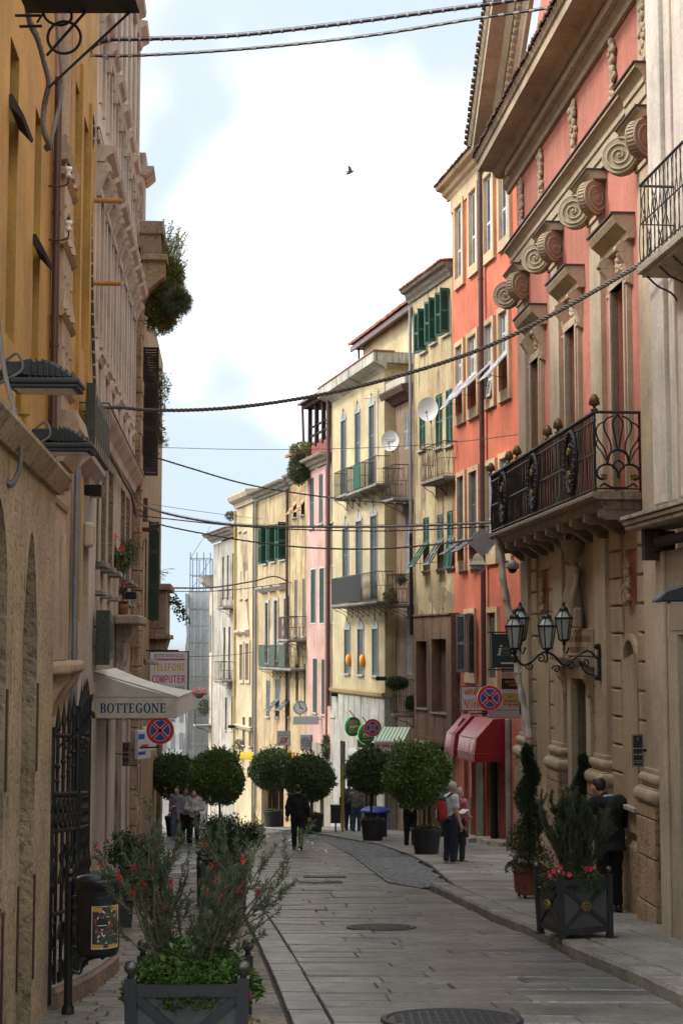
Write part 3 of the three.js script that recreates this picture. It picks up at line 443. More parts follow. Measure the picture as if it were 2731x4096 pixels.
const stat = mesh('carved_figure', fig.map((x) => x.translate(5.4, 2.1, 0.12)), st, g);
const cr = [lathe([[0.10, 0], [0.12, 0.03], [0.13, 0.1], [0.17, 0.14], [0.19, 0.26], [0.16, 0.26], [0.14, 0.15]], 18)]; for (let k = 0; k < 9; k++) { const a = k / 9 * 6.283; cr.push(bx(-0.025, 0.025, 0.25, 0.34, -0.02, 0.02).rotateX(0).translate(0, 0, 0.18).rotateY(a)); }
mesh('mural_crown', cr.map((x) => x.translate(5.4, 3.16, 0.14)), st, stat);
block(Th, U0, U1, 10.9, 12, rose, { t: 0.45, noRoof: true });
mesh('roof', bx(U0, U1, 10.6, 10.9, -12, -0.4), mt.tileDark, g);
}
// ---------- left side ----------
const xL = (d) => -2.4 - 0.0755 * d;
const ochreM = stucco('ochre stucco', [0.66, 0.385, 0.10]), lfStone = stone('worn sandstone', [0.50, 0.385, 0.245]), gothStone = stone('pale limestone', [0.58, 0.45, 0.31], 0.008);
const Ns = front('sandstone_shopfront', 'rough sandstone wall with tall arched doors at the left edge', 'shopfront', [-1.385 - 0.0768 * 7, 7], [-1.385 - 0.0768 * 12.45, 12.45]);
{
const g = Ns.g, U = (d) => (d - 7) * 1.003, wood = M('brown door wood', [0.13, 0.075, 0.045], { map: T.wood, rough: 0.55 }), top = 3.16;
const d1 = [U(8.55), U(9.76)], d2 = [U(10.55), U(11.37)];
mesh('wall', plate(rect(0, Ns.len, -1.9, top), [archPts(d1[0], d1[1], -1.8, 2.78), archPts(d2[0], d2[1], -1.8, 2.64, 0.75)], -0.5, 0), lfStone, g);
mesh('cornice', [prof([[0, 3.06], [0.04, 3.06], [0.10, 3.14], [0.13, 3.18], [0.13, 3.21], [-0.5, 3.3], [-0.5, 3.1], [0, 3.1]], -0.2, Ns.len + 0.03)], lfStone, g);
mesh('end_wall', bx(Ns.len - 0.45, Ns.len - 0.001, -1.9, 3.1, -3.0, -0.5), lfStone, g);
mesh('roof', bx(-0.2, Ns.len, 3.06, 3.12, -3, -0.5), mt.lead, g);
for (const [[a, b], hh, k] of [[d1, 2.78, 'round'], [d2, 2.64, 0.75]]) {
const dr = mesh('door', [bx(a - 0.05, b + 0.05, -1.7, 1.35, -0.3, -0.25), bx(a, a + 0.1, -1.7, 1.35, -0.25, -0.22), bx(b - 0.1, b, -1.7, 1.35, -0.25, -0.22), bx((a + b) / 2 - 0.06, (a + b) / 2 + 0.06, -1.7, 1.35, -0.25, -0.21), bx(a, b, 1.3, 1.42, -0.27, -0.19)], wood, g);
const lat = []; for (let x = a; x < b; x += 0.075) { lat.push(bar(V(x, 0.05, -0.2), V(x + 0.075, 0.42, -0.2), 0.018, 0.03), bar(V(x + 0.075, 0.05, -0.2), V(x, 0.42, -0.2), 0.018, 0.03)); }
lat.push(bx(a, b, 0.0, 0.06, -0.22, -0.17), bx(a, b, 0.42, 0.48, -0.22, -0.17)); mesh('lattice', lat, M('grey door lattice', [0.20, 0.15, 0.11], { map: T.wood }), dr);
mesh('fanlight', plate(archPts(a - 0.02, b + 0.02, 1.42, hh + 0.02, k), [], -0.3, -0.27), wood, dr);
for (const q of [[a - 0.06, a - 0.01, -0.5, 0.2], [b + 0.01, b + 0.07, 0.9, 1.55], [b + 0.01, b + 0.07, -0.6, 0.15]]) mesh('strap', bx(...q, -0.05, 0.012), mt.rust, dr);
}
}
const Yo = front('ochre_palace', 'ochre yellow palace with deep windows and a stone Gothic bay', 'building', [xL(9), 9], [xL(26.9), 26.9]);
{
const g = Yo.g, U = (d) => (d - 9) * 1.00285, us = U(20.2), ue = U(22.6), hiY = 13.6, loY = 13.5;
const open = [[16.2, 16.9, 5.2, 8.5], [18.4, 19.05, 5.2, 8.5], [23.15, 23.75, 6.7, 10.65], [24.6, 25.4, 6.7, 10.6]].map(([a, b, c, d]) => [U(a), U(b), c, d]);
const lanc = [[U(20.35), U(21.1), 1.62, 3.36], [U(21.6), U(22.25), 1.62, 3.28]];
mesh('wall', plate([[0, -3], [us, -3], [us, loY], [0, loY]], open.slice(0, 2).map((o) => rect(...o)), -0.5, 0), ochreM, g);
mesh('wall', plate(rect(ue, Yo.len, 4.9, hiY), open.slice(2).map((o) => rect(...o)), -0.5, 0), ochreM, g);
mesh('wall', plate(rect(us, ue, 4.0, hiY), [], -0.5, -0.01), ochreM, g);
mesh('stone_front', plate(rect(us, ue, -3.2, 4.0), lanc.map((l) => archPts(l[0], l[1], l[2], l[3], 0.85)), -0.5, 0.02), gothStone, g);
lanc.forEach(([a, b, c, d]) => { mesh('lancet_moulding', plate(archPts(a - 0.13, b + 0.13, c, d + 0.17, 0.98), [archPts(a - 0.02, b + 0.02, c, d + 0.03, 0.87)], 0.02, 0.09, 0.015), gothStone, g); mesh('lancet_shutter', plate(archPts(a, b, c, d, 0.85), [], -0.34, -0.28), mt.timber, g); });
mesh('string_course', [prof([[0, 4.12], [0.06, 4.14], [0.09, 4.2], [0.0, 4.24]], us, ue)], gothStone, g);
mesh('string_course', [prof([[0, 3.78], [0.05, 3.8], [0.07, 3.86], [0.0, 3.9]], us, ue)], gothStone, g);
const sc = mesh('window_sill', [rbx(U(20.25), U(21.25), 1.44, 1.62, -0.02, 0.36, 0.07, 4), rbx(U(21.5), U(22.45), 1.44, 1.62, -0.02, 0.34, 0.07, 4)], gothStone, g);
for (const x of [U(20.75), U(21.95)]) mesh('corbel', [prof([[0, 0.85], [0.06, 0.86], [0.1, 1.05], [0.17, 1.2], [0.27, 1.33], [0.3, 1.44], [0, 1.44]], x - 0.22, x + 0.22), bx(x - 0.35, x + 0.35, 0.78, 0.86, 0, 0.12)], gothStone, sc);
const pn = [bx(us + 0.1, us + 1.5, 4.3, 8.8, 0, 0.1), bx(us + 0.25, us + 1.3, 5.0, 8.4, 0.1, 0.15), prof([[0, 8.4], [0.2, 8.45], [0.24, 8.6], [0.17, 8.75], [0, 8.8]], us + 0.05, us + 1.55)];
for (let k = 0; k < 4; k++) { const v = 5.3 + k * 0.98; pn.push(prof([[0, v], [0.16, v], [0.21, v + 0.05], [0.18, v + 0.09], [0, v + 0.12]], us + 0.05, us + 1.55)); for (const x of [0.3, 0.75, 1.2]) pn.push(new THREE.ConeGeometry(0.1, 0.45, 4).translate(us + x, v + 0.36, 0.13), new THREE.IcosahedronGeometry(0.035, 1).translate(us + x, v + 0.6, 0.15), rod(V(us + x - 0.12, v + 0.12, 0.16), V(us + x, v + 0.4, 0.17), 0.02), rod(V(us + x + 0.12, v + 0.12, 0.16), V(us + x, v + 0.4, 0.17), 0.02)); }
pn.push(prof([[0, 4.3], [0.2, 4.3], [0.42, 4.75], [0.36, 5.0], [0, 5.0]], us + 0.1, us + 1.6), tube([[us + 0.7, 8.7, 0.05], [us + 0.75, 10, 0.06], [us + 0.8, 13.5, 0.06]], 0.1, 10, 8));
mesh('gothic_pilaster', pn, gothStone, g);
mesh('pink_panel', bx(us + 0.2, us + 1.9, 8.8, 13.5, -0.01, 0.03), stucco('pink plaster', [0.52, 0.30, 0.21]), g);
open.forEach(([a, b, c, d], i) => { mesh('window_recess', bx(a - 0.05, b + 0.05, c - 0.05, d + 0.05, -0.46, -0.4), mt.timber, g); if (i > 1) mesh('pilaster_strip', bx(b + 0.02, b + 0.16, c - 2.0, d + 0.5, 0, 0.05), ochreM, g); else mesh('pent_hood', plate([[0, 0], [0.15, -0.16], [0.17, -0.12], [0.04, 0.12], [0, 0.12]], [], 0, b - a + 0.1).rotateY(-Math.PI / 2).translate(b + 0.05, i ? 6.75 : 7.7, 0), M('black slate', [0.035, 0.033, 0.032], { rough: 0.75, map: T.stone }), g); });
const pale = stone('pale pier stone', [0.62, 0.52, 0.41], 0.004);
mesh('shop_wall', plate(rect(ue, Yo.len, -3.3, 4.9), [], -0.5, -0.06), pale, g);
for (const [a, b, n] of [[24.0, 24.5, 0.05], [24.8, 25.2, 0.03], [25.6, 26.88, 0.09]]) mesh('pier', plate(rect(U(a), U(b), -3.3, 4.85), [], -0.06, n, 0.01), pale, g);
for (let v = 4.4; v > -2; v -= 0.52) mesh('pier_block', plate(rect(U(24.52), U(24.78), v - 0.5, v), [], -0.06, 0.012, 0.012), pale, g);
mesh('shop_cornice', prof([[0, 4.62], [0.05, 4.64], [0.24, 4.82], [0.25, 4.9], [0, 4.94]], U(24.0), Yo.len), pale, g);
for (const [d, r, m, v0, v1, n] of [[20.05, 0.05, mt.brownPipe, 3.4, 9.5, 0.09], [23.4, 0.05, mt.zinc, -2.5, 4.6, 0.09], [23.5, 0.045, M('ochre pipe', [0.42, 0.28, 0.07], { rough: 0.6 }), 2.2, 4.4, 0.12]]) pipe(Yo, 'downpipe', U(d), v0, v1, n, r, m);
for (const v of [8.25, 9.75, 13.4]) mesh('pipe_stub', new THREE.CylinderGeometry(0.045, 0.045, 0.5, 10).rotateX(Math.PI / 2).translate(U(26.6), v, 0.25), ochreM, g);
mesh('gutter_side', [bx(0, 0.3, -3, loY, -9, -0.5), bx(Yo.len - 0.3, Yo.len, -3.5, hiY, -12, -0.5), bx(0.3, us, -3, loY, -9, -8.7), bx(us, Yo.len, -3, hiY, -12, -11.7)], ochreM, g);
mesh('roof', [bx(0, us - 0.3, loY - 0.2, loY - 0.02, -9, -0.45), bx(us - 0.3, Yo.len, hiY - 0.2, hiY - 0.02, -12, -0.45)], mt.tileDark, g);
}
[[1.0, 710], [1.0, 925]].forEach(([, y], i) => { const [u, v] = Yo.hit(272, y, 0.25), o = thing('insulator', i ? 'lower white ceramic insulator on an iron hook, ochre wall' : 'upper white ceramic insulator on the ochre wall', 'insulator', Yo.toWorld(u, v, 0.26), Yo.turn); mesh('ceramic', lathe([[0.001, 0], [0.03, 0], [0.045, 0.03], [0.03, 0.05], [0.03, 0.08], [0.05, 0.1], [0.045, 0.14], [0.001, 0.15]], 14), M('ceramic', [0.75, 0.70, 0.62], { rough: 0.25 }), o); mesh('hook', [tube([[0, -0.0, 0], [0, -0.08, 0], [0, -0.12, -0.08], [0, -0.12, -0.27]], 0.012, 10, 6), cyl(0, 0.15, 0.19, 0, 0.025)], mt.rust, o); });
const Bz = front('beige_palace', 'tall beige palace with rows of hooded windows and scroll consoles', 'building', [xL(26.9), 26.9], [xL(38.8), 38.8]);
{
const g = Bz.g, cr = stucco('beige palace stucco', [0.74, 0.61, 0.49]), tr = stone('beige trim', [0.72, 0.60, 0.49], 0.003), lowM = stucco('grey beige plaster', [0.60, 0.49, 0.40], 'old'), top = 18.7;
const N = 7, step = Bz.len / N, holes = [], low = [], mez = [], win2 = [], win3 = [];
const at = (px, off = 0) => Bz.hit(px, 1500, off)[0];
for (let i = 0; i < N; i++) { const c = step * (i + 0.5); mez.push([c - 0.34, c + 0.34, 6.25, 7.0]); win2.push([c - 0.4, c + 0.4, 8.3, 10.1]); win3.push([c - 0.36, c + 0.36, 11.9, 13.2]); holes.push(rect(...win2[i]), rect(...mez[i]), rect(...win3[i])); }
[[383, 400], [418, 429], [446, 457], [494, 505], [516, 525]].forEach(([a, b]) => low.push([at(a), at(b), 3.35, 5.85 - 0.4]));
mesh('upper_wall', plate(rect(0, Bz.len, 6.1, top), holes, -0.5, 0), cr, g);
const shops = [[at(471), at(498), -3.4, 0.9], [at(515), at(519), -3.6, 0.9]];
mesh('lower_wall', plate(rect(0, Bz.len, -4.4, 6.1), [...low, ...shops].map((l) => rect(...l)), -0.5, -0.02), lowM, g);
mesh('string_cornice', [prof([[0, 5.72], [0.06, 5.72], [0.10, 5.86], [0.24, 6.02], [0.28, 6.08], [0.28, 6.13], [0, 6.15]], -0.02, Bz.len + 0.02)], tr, g);
mesh('lead_ledge', bx(-0.02, Bz.len + 0.02, 6.13, 6.155, 0, 0.3), mt.lead, g);
mesh('chain_moulding', (() => { const l = [bx(0, Bz.len, 10.98, 11.0, 0, 0.06), bx(0, Bz.len, 11.2, 11.22, 0, 0.06)]; for (let u = 0.1; u < Bz.len; u += 0.2) l.push(new THREE.TorusGeometry(0.075, 0.022, 5, 14).translate(u, 11.1, 0.03)); return l; })(), tr, g);
for (let i = 0; i < N; i++) {
const c = step * (i + 0.5);
const [a, b] = mez[i]; mesh('mezzanine_hood', [prof([[0, 7.0], [0.06, 7.0], [0.1, 7.08], [0.14, 7.12], [0.14, 7.16], [0, 7.18]], a - 0.12, b + 0.12), bx(a - 0.1, a, 6.2, 7.0, 0, 0.05), bx(b, b + 0.1, 6.2, 7.0, 0, 0.05)], tr, g);
const [p, q] = win2[i], w = mesh('window_surround', [bx(p - 0.14, p, 7.4, 10.1, 0, 0.06), bx(q, q + 0.14, 7.4, 10.1, 0, 0.06), bx(p - 0.14, q + 0.14, 10.1, 10.25, 0, 0.06)], tr, g);
mesh('pediment', [prof([[0, 10.62], [0.14, 10.62], [0.17, 10.7], [0.3, 10.78], [0.34, 10.86], [0.34, 10.9], [0, 10.94]], p - 0.3, q + 0.3)], tr, w);
for (const x of [p - 0.26, q + 0.08]) mesh('scroll_console', [prof([[0, 9.98], [0.05, 9.98], [0.09, 10.03], [0.07, 10.15], [0.13, 10.3], [0.22, 10.42], [0.25, 10.54], [0.2, 10.62], [0, 10.62]], x, x + 0.18), new THREE.CylinderGeometry(0.075, 0.075, 0.2, 14).rotateZ(Math.PI / 2).translate(x + 0.09, 10.5, 0.19), new THREE.CylinderGeometry(0.045, 0.045, 0.2, 12).rotateZ(Math.PI / 2).translate(x + 0.09, 10.03, 0.05)], tr, w);
const [r, s] = win3[i], h = mesh('window_hood', [prof([[0, 13.3], [0.08, 13.3], [0.12, 13.4], [0.2, 13.46], [0.24, 13.54], [0.24, 13.58], [0, 13.62]], r - 0.2, s + 0.2), bx(r - 0.1, r, 11.8, 13.3, 0, 0.05), bx(s, s + 0.1, 11.8, 13.3, 0, 0.05), bx(r - 0.18, r - 0.08, 13.0, 13.3, 0, 0.1), bx(s + 0.08, s + 0.18, 13.0, 13.3, 0, 0.1)], tr, g);
mesh('hood', prof([[0, 17.3], [0.1, 17.3], [0.16, 17.42], [0.3, 17.5], [0.32, 17.62], [0, 17.66]], c - 0.6, c + 0.6), tr, g);
mesh('pilaster_strip', plate(rect(c + step / 2 - 0.32, c + step / 2 - 0.02, 13.9, 18.3), [], 0, 0.07, 0.01), tr, g);
for (const [n0, k] of [[0.0, 0], [0.16, 1]]) mesh('fluted_strip', bx(c + step / 2 - 0.26 + n0, c + step / 2 - 0.16 + n0, 6.2, 10.3, 0, 0.045), k ? M('grey painted strip', [0.40, 0.37, 0.36], { map: T.stucco }) : tr, g);
for (const [x0, x1, y0, y1] of [win2[i], mez[i], win3[i]]) mesh('closed_shutter', bx(x0, x1, y0, y1, -0.14, -0.1), M('faded grey shutter', [0.23, 0.21, 0.2], { map: T.wood }), g);
}
low.forEach(([a, b, c, d]) => { mesh('rough_reveal', [bx(a, b, c, d, -0.1, -0.07), bx(b - 0.02, b + 0.06, c, d, -0.1, 0.015)], stone('rough masonry', [0.36, 0.29, 0.21], 0.03), g); mesh('stone_sill', rbx(a - 0.12, b + 0.1, c - 0.1, c, -0.1, 0.24, 0.012), mt.greyStone, g); });
low.forEach(([a, b]) => mesh('stone_sill', rbx(a - 0.1, b + 0.02, 2.75, 2.83, -0.05, 0.2, 0.012), mt.greyStone, g));
for (const [a, b, m] of [[366, 395, 'p'], [402, 434, 'q'], [438, 466, 'p'], [500, 514, 'q'], [520, 527, 'p']]) { const u0 = at(a), u1 = at(b); mesh('pier', plate(rect(u0, u1, -4.4, 1.2), [], -0.02, m === 'p' ? 0.08 : 0.05, 0.012), stone('shop pier', [0.50, 0.42, 0.335], 0.004), g); }
for (const [a, b, c, d] of shops) mesh('shop_door', [bx(a, a + 0.08, c, d, -0.3, -0.22), bx(b - 0.08, b, c, d, -0.3, -0.22), bx(a + 0.08, b - 0.08, d - 0.08, d, -0.3, -0.22)], mt.timber, g);
mesh('pale_panel', bx(0.0, at(386), 1.4, 5.2, -0.02, 0.04), stone('pale pier stone', 0), g);
mesh('joint_line', [bx(0, at(386), 3.28, 3.31, 0.04, 0.05), bx(0, at(386), 2.3, 2.33, 0.04, 0.05)], mt.greyStone, g);
mesh('cornice_corbel', [prof([[0, 1.3], [0.06, 1.3], [0.16, 1.5], [0.2, 1.9], [0.34, 2.1], [0.36, 2.3], [0, 2.3]], at(478), at(500)), rbx(at(470), at(505), 2.3, 2.5, 0, 0.55, 0.05)], stone('carved console stone', [0.42, 0.36, 0.28]), g);
block(Bz, 0, Bz.len, top, 12, cr, { t: 0.5 });
}
const Ru = front('overgrown_house', 'weathered sandstone house with a broken corbelled balcony overgrown by plants', 'building', [xL(38.8), 38.8], [xL(56), 56]);
{
const g = Ru.g, so = stone('crumbling sandstone', [0.47, 0.34, 0.20], 0.02), pl2 = stucco('pink worn plaster', [0.60, 0.45, 0.33], 'old'), top = 12.3, br = stone('brown corner stone', [0.30, 0.225, 0.165], 0.01);
mesh('wall', plate(rect(0, Ru.len, -6, top), [rect(4.5, 5.5, 7.2, 9.4), rect(7.5, 8.5, 7.2, 9.4), rect(6, 7, 2.4, 5.0), rect(10, 11, 2.4, 5)], -0.5, 0), so, g);
let v = 11.3, i = 0; while (v > -5) { const h = 0.5 + 0.12 * Math.sin(i * 2.3); mesh('quoin', plate(rect(0.02, 0.75 + (i % 2) * 0.1, v - h + 0.012, v - 0.012), [], 0, 0.2 + R(-0.02, 0.03), 0.02), v > 1 ? so : pl2, g); v -= h; i++; }
mesh('pale_strip', bx(0.9, 1.6, -5.8, 4.6, 0, 0.24), pl2, g);
mesh('corner_pier', (() => { const l = []; for (let y = -5.8; y < 2.0; y += 0.42) l.push(plate(rect(15.6, 17.15, y + 0.01, y + 0.41), [], 0, 0.14 + R(0, 0.03), 0.02)); return l; })(), br, g);
const bl = mesh('corbelled_balcony', [prof([[0, 10.2], [0.12, 10.2], [0.16, 10.5], [0.2, 10.75], [0.34, 11.05], [0.6, 11.3], [0.75, 11.4], [0.76, 11.8], [0, 11.8]], 0.05, 1.2), rbx(-0.1, 5.2, 11.8, 11.95, 0, 0.82, 0.02), prof([[0, 9.6], [0.06, 9.6], [0.14, 9.7], [0.16, 10.2], [0, 10.2]], 0.0, 1.3)], so, g);
mesh('parapet', [bx(0.4, 5.1, 11.95, 12.6, 0.1, 0.62), rbx(0.3, 5.2, 12.6, 12.95, 0.05, 0.7, 0.03)], stone('brown parapet', [0.38, 0.27, 0.2]), bl);
mesh('terrace_pier', [bx(0.6, 1.5, 12.3, 14.2, -0.4, 0.16), prof([[-0.4, 14.2], [0.2, 14.2], [0.34, 14.32], [0.42, 14.4], [0.42, 14.46], [-0.4, 14.46]], 0.45, 1.6), bx(0.55, 1.55, 14.46, 14.85, -0.4, 0.2)], stucco('pink pier', [0.62, 0.50, 0.43], 'old'), g);
const dk = M('dark brown shutter', [0.055, 0.038, 0.033], { map: T.wood, rough: 0.7 }), gr = M('bottle green shutter', [0.035, 0.075, 0.035], { map: T.wood, rough: 0.6 });
for (const [u, y0, y1, m, n] of [[2.2, 6.55, 9.95, dk, 0.42], [6.2, 2.6, 5.5, gr, 0.3]]) { const s = leaf(n, y1 - y0, m, g, { mids: [0.35, 0.7], pitch: 0.07 }); s.position.set(u, y0, 0.1); s.rotation.y = -Math.PI / 2; const s2 = leaf(n * 0.9, y1 - y0, m, g, { mids: [0.35, 0.7], pitch: 0.07 }); s2.position.set(u + 1.1, y0, 0.1); s2.rotation.y = -Math.PI / 2 + 0.2; }
mesh('rusty_bracket', [bx(1.0, 1.3, 5.1, 5.7, 0.2, 0.32), bx(0.9, 1.5, 4.85, 4.92, 0, 0.6)], mt.rust, g);
const ob = mesh('stone_oriel', [rbx(9.5, 12.5, 2.2, 3.6, 0, 0.52, 0.03), rbx(9.3, 12.7, 3.6, 3.8, 0, 0.66, 0.03), rbx(9.3, 12.7, 2.05, 2.2, 0, 0.64, 0.03), prof([[0, 1.3], [0.1, 1.3], [0.2, 1.5], [0.45, 1.7], [0.55, 2.05], [0, 2.05]], 9.6, 12.4)], stone('oriel stone', [0.42, 0.31, 0.22]), g);
mesh('oriel_panel', bx(9.46, 9.5, 2.4, 3.4, 0.1, 0.42), stone('brown parapet', 0), ob);
mesh('end_return', bx(Ru.len - 0.5, Ru.len, -6, top, -8, -0.5), so, g);
block(Ru, 0, Ru.len - 0.5, top - 0.2, 10, so, { t: 0.5 });
}
// ---------- right side beyond the theatre ----------
const green = M('dark green shutter', [0.018, 0.105, 0.075], { map: T.paint, rough: 0.5 }), greyGreen = M('grey green shutter', [0.10, 0.135, 0.135], { map: T.paint, rough: 0.55 }), white = M('white shutter', [0.66, 0.68, 0.70], { map: T.paint, rough: 0.5 }), greyShut = M('slate grey shutter', [0.13, 0.145, 0.165], { map: T.paint, rough: 0.5 }), forest = M('forest green shutter', [0.035, 0.075, 0.055], { map: T.paint, rough: 0.55 });
const sashW = M('white sash', [0.6, 0.6, 0.58], { map: T.paint, rough: 0.5 }), sashD = M('brown sash', [0.10, 0.07, 0.05], { map: T.wood, rough: 0.6 });
function win(B, box, o = {}) {
const [u0, u1, v0, v1] = box, w = u1 - u0, h = v1 - v0; B.holes.push(rect(u0, u1, v0, v1));
if (o.sur) { const s = o.sur, n = s.n ?? 0.05; mesh('window_surround', [bx(u0 - s.w, u0, v0 - (s.b ?? s.w), v1 + s.w, -0.02, n), bx(u1, u1 + s.w, v0 - (s.b ?? s.w), v1 + s.w, -0.02, n), bx(u0, u1, v1, v1 + s.w, -0.02, n), bx(u0, u1, v0 - (s.b ?? s.w), v0, -0.02, n)], s.m, B.g); }
if (o.arch) { const m = o.arch; mesh('window_surround', [plate(archPts(u0 - 0.09, u1 + 0.09, v1 - 0.02, v1 + 0.34, 0.26), [], -0.01, 0.04, 0.008), bx((u0 + u1) / 2 - 0.03, (u0 + u1) / 2 + 0.03, v1 + 0.1, v1 + 0.48, 0.02, 0.06), bx(u0 - 0.07, u0, v0, v1, -0.02, 0.03), bx(u1, u1 + 0.07, v0, v1, -0.02, 0.03)], m, B.g); }
if (o.sill !== false && !o.sur) mesh('window_sill', rbx(u0 - 0.08, u1 + 0.08, v0 - 0.07, v0, -0.1, 0.09, 0.01), o.sillM || mt.whiteStone, B.g);
sash(B, u0, u1, v0, v1, -0.22, o.sash || sashW, o.bars ?? 1);
const L = (u, v, hh, ry, rx, z = -0.03, ww = w / 2) => { const s = leaf(ww, hh, o.m, B.g, o.leaf); s.position.set(u, v, z); s.rotation.set(rx || 0, ry || 0, 0); return s; };
if (o.shut === 'closed') { L(u0, v0, h); L(u0 + w / 2, v0, h); }
else if (o.shut === 'flap') { const vm = v0 + h * (o.hinge ?? 0.45), hf = (vm - v0) * (o.flen ?? 0.95); L(u0, vm, v1 - vm, 0, 0, -0.03); L(u0 + w / 2, vm, v1 - vm, 0, 0, -0.03); const a = o.angle ?? 0.75; L(u0, vm, hf, 0, Math.PI - a, 0.0); if (o.two !== false) L(u0 + w / 2, vm, hf, 0, Math.PI - (o.angle2 ?? a), 0.0); const s = mesh('shutter_stay', rod(V(u1 - 0.03, vm - hf * Math.cos(a) * 0.9, Math.sin(a) * hf * 0.9), V(u1 - 0.03, v0 + h * 0.12, 0), 0.008), mt.iron, B.g); }
else if (o.shut === 'open') { L(u0, v0, h, -(o.a1 ?? 2.95), 0, 0.04); L(u1, v0, h, Math.PI + (o.a2 ?? 2.95), 0, 0.04); }
return box;
}
const W = (B, x0, y0, x1, y1, o) => win(B, B.r(x0, y0, x1, y1), o);
function eaves(B, u0, u1, v, out, m, o = {}) { mesh('cornice', prof([[0, v - 0.42], [0.06, v - 0.42], [0.1, v - 0.32], [out * 0.45, v - 0.26], [out * 0.55, v - 0.14], [out * 0.9, v - 0.1], [out, v - 0.02], [out, v], [-0.4, v + 0.02]], u0, u1), m, B.g); if (o.tiles !== false) mesh('eaves_tiles', tileRow(u0, u1, v, -0.3, out + 0.06, 0.1, 0.17, 0.07), o.tileM || mt.tile, B.g); }
function shopFloor(B, v1, bays, m, o = {}) { for (const [a, b, c, kind] of bays) { const y0 = gy(B.depth((a + b) / 2)) + 0.02; B.holes.push(rect(a, b, y0, c)); mesh(kind || 'shop_door', [bx(a, a + 0.07, y0, c, -0.36, -0.28), bx(b - 0.07, b, y0, c, -0.36, -0.28), bx((a + b) / 2 - 0.04, (a + b) / 2 + 0.04, y0, c, -0.36, -0.28), bx(a, b, c - 0.07, c - 0.001, -0.37, -0.29)], mt.timber, B.g); } }
// ---- red house
const Rd = front('red_house', 'orange red house with white louvred shutters and cream window surrounds', 'building', [3.40, 46.07], [5.19, 37]);
{
const g = Rd.g, red = stucco('orange red stucco', [0.74, 0.20, 0.115]), cream = stucco('cream band', [0.72, 0.53, 0.33]), sur = { w: 0.15, b: 0.3, m: cream, n: 0.09 };
const rows = [[[1828, 822, 1855, 1112], [1884, 760, 1912, 1060], [1943, 700, 1976, 1008], [2004, 640, 2040, 952]], [[1831, 1382, 1857, 1659], [1879, 1342, 1913, 1632], [1946, 1295, 1977, 1592], [2004, 1244, 2038, 1561]], [[1838, 1905, 1863, 2245], [1885, 1885, 1917, 2235], [1950, 1860, 1984, 2215], [2010, 1830, 2044, 2200]]];
rows[0].forEach((b) => W(Rd, ...b, { shut: 'closed', m: white, sur, leaf: { mids: [0.4] } }));
rows[1].forEach((b, i) => W(Rd, ...b, { shut: 'flap', m: white, sur, hinge: 0.47, flen: 1.0, angle: [0.62, 0.72, 0.8, 0.72][i], angle2: i === 2 ? 0.15 : undefined, sash: greyShut }));
rows[2].forEach((b, i) => W(Rd, ...b, { shut: i < 2 ? 'flap' : 'closed', m: i < 2 ? greyShut : white, sur, hinge: 0.26, flen: 1.25, angle: 0.95, leaf: i > 1 ? { mids: [0.4] } : undefined }));
const low = Rd.r(1866, 2455, 1898, 2690), low2 = Rd.r(1958, 2450, 1992, 2712);
win(Rd, low, { shut: 'open', m: greyShut, sur: { ...sur, n: 0.06 }, a1: 2.75, a2: 2.5, sash: sashD }); win(Rd, low2, { shut: 'closed', m: greyShut, sur });
mesh('wall', plate(rect(0, Rd.len, -4.6, 15.6), [...Rd.holes, ...[[0.95, 1.55, -3.85, 0.35], [1.75, 2.35, -3.8, -0.2], [3.2, 4.1, -3.6, -0.2], [4.5, 5.2, -3.5, -0.2]].map((r) => rect(...r))], -0.45, 0), red, g);
eaves(Rd, -0.35, Rd.len, 16.0, 0.45, cream, { tileM: mt.tileDark });
mesh('frieze', bx(0, Rd.len, 15.1, 15.6, 0, 0.05), cream, g);
pipe(Rd, 'downpipe', Rd.hit(1926, 1700, 0.14)[0], -0.4, 15.4, 0.14, 0.075, mt.brownPipe, { ring: 2.4 });
const bp = Rd.hit(1968, 3200, 0.2)[0]; mesh('downpipe_boot', [cyl(bp, -3.55, -0.1, 0.16, 0.1, 0.1), new THREE.SphereGeometry(0.13, 10, 8).translate(bp, -3.6, 0.2)], mt.iron, g);
for (const [a, b, y0, y1] of [[0.95, 1.55, -4, 0.35], [1.75, 2.35, -4, -0.2], [3.2, 4.1, -4, -0.2], [4.5, 5.2, -4, -0.2]]) mesh('door', [bx(a, b, y0, y1, -0.3, -0.26), bx((a + b) / 2 - 0.03, (a + b) / 2 + 0.03, y0, y1, -0.26, -0.22), bx(a, b, -0.8, -0.7, -0.26, -0.2), bx(a + 0.06, a + 0.1, y0, y1, -0.26, -0.2)], M('black shop door', [0.02, 0.02, 0.021], { rough: 0.35 }), g);
mesh('door_panel', plate(archPts(0.95, 1.5, -3.9, 0.3), [], -0.25, -0.12), M('grey door panel', [0.30, 0.31, 0.33], { rough: 0.6, map: T.paint }), g);
for (const [a, b] of [[2.42, 3.12], [4.14, 4.46], [5.25, 5.6]]) mesh('stone_pier', plate(rect(a, b, -4.3, -0.1), [], 0, 0.08, 0.015), stone('grey pier stone', [0.36, 0.32, 0.265]), g);
for (const [a, b] of [[0.85, 1.65], [1.7, 2.4], [3.15, 4.15], [4.45, 5.25]]) { const y = gy(Rd.depth((a + b) / 2)) + UPR; mesh('door_step', rbx(a, b, y - 0.2, y + 0.16, -0.3, 0.28, 0.02), mt.whiteStone, g); }
mesh('skirting', [bx(-0.02, 0.93, -4.6, -2.5, 0, 0.03), bx(1.57, 1.73, -4.6, -2.5, 0, 0.03)], M('grey skirting', [0.30, 0.31, 0.32], { map: T.stucco }), g);
block(Rd, 0, Rd.len, 15.9, 9, red);
}
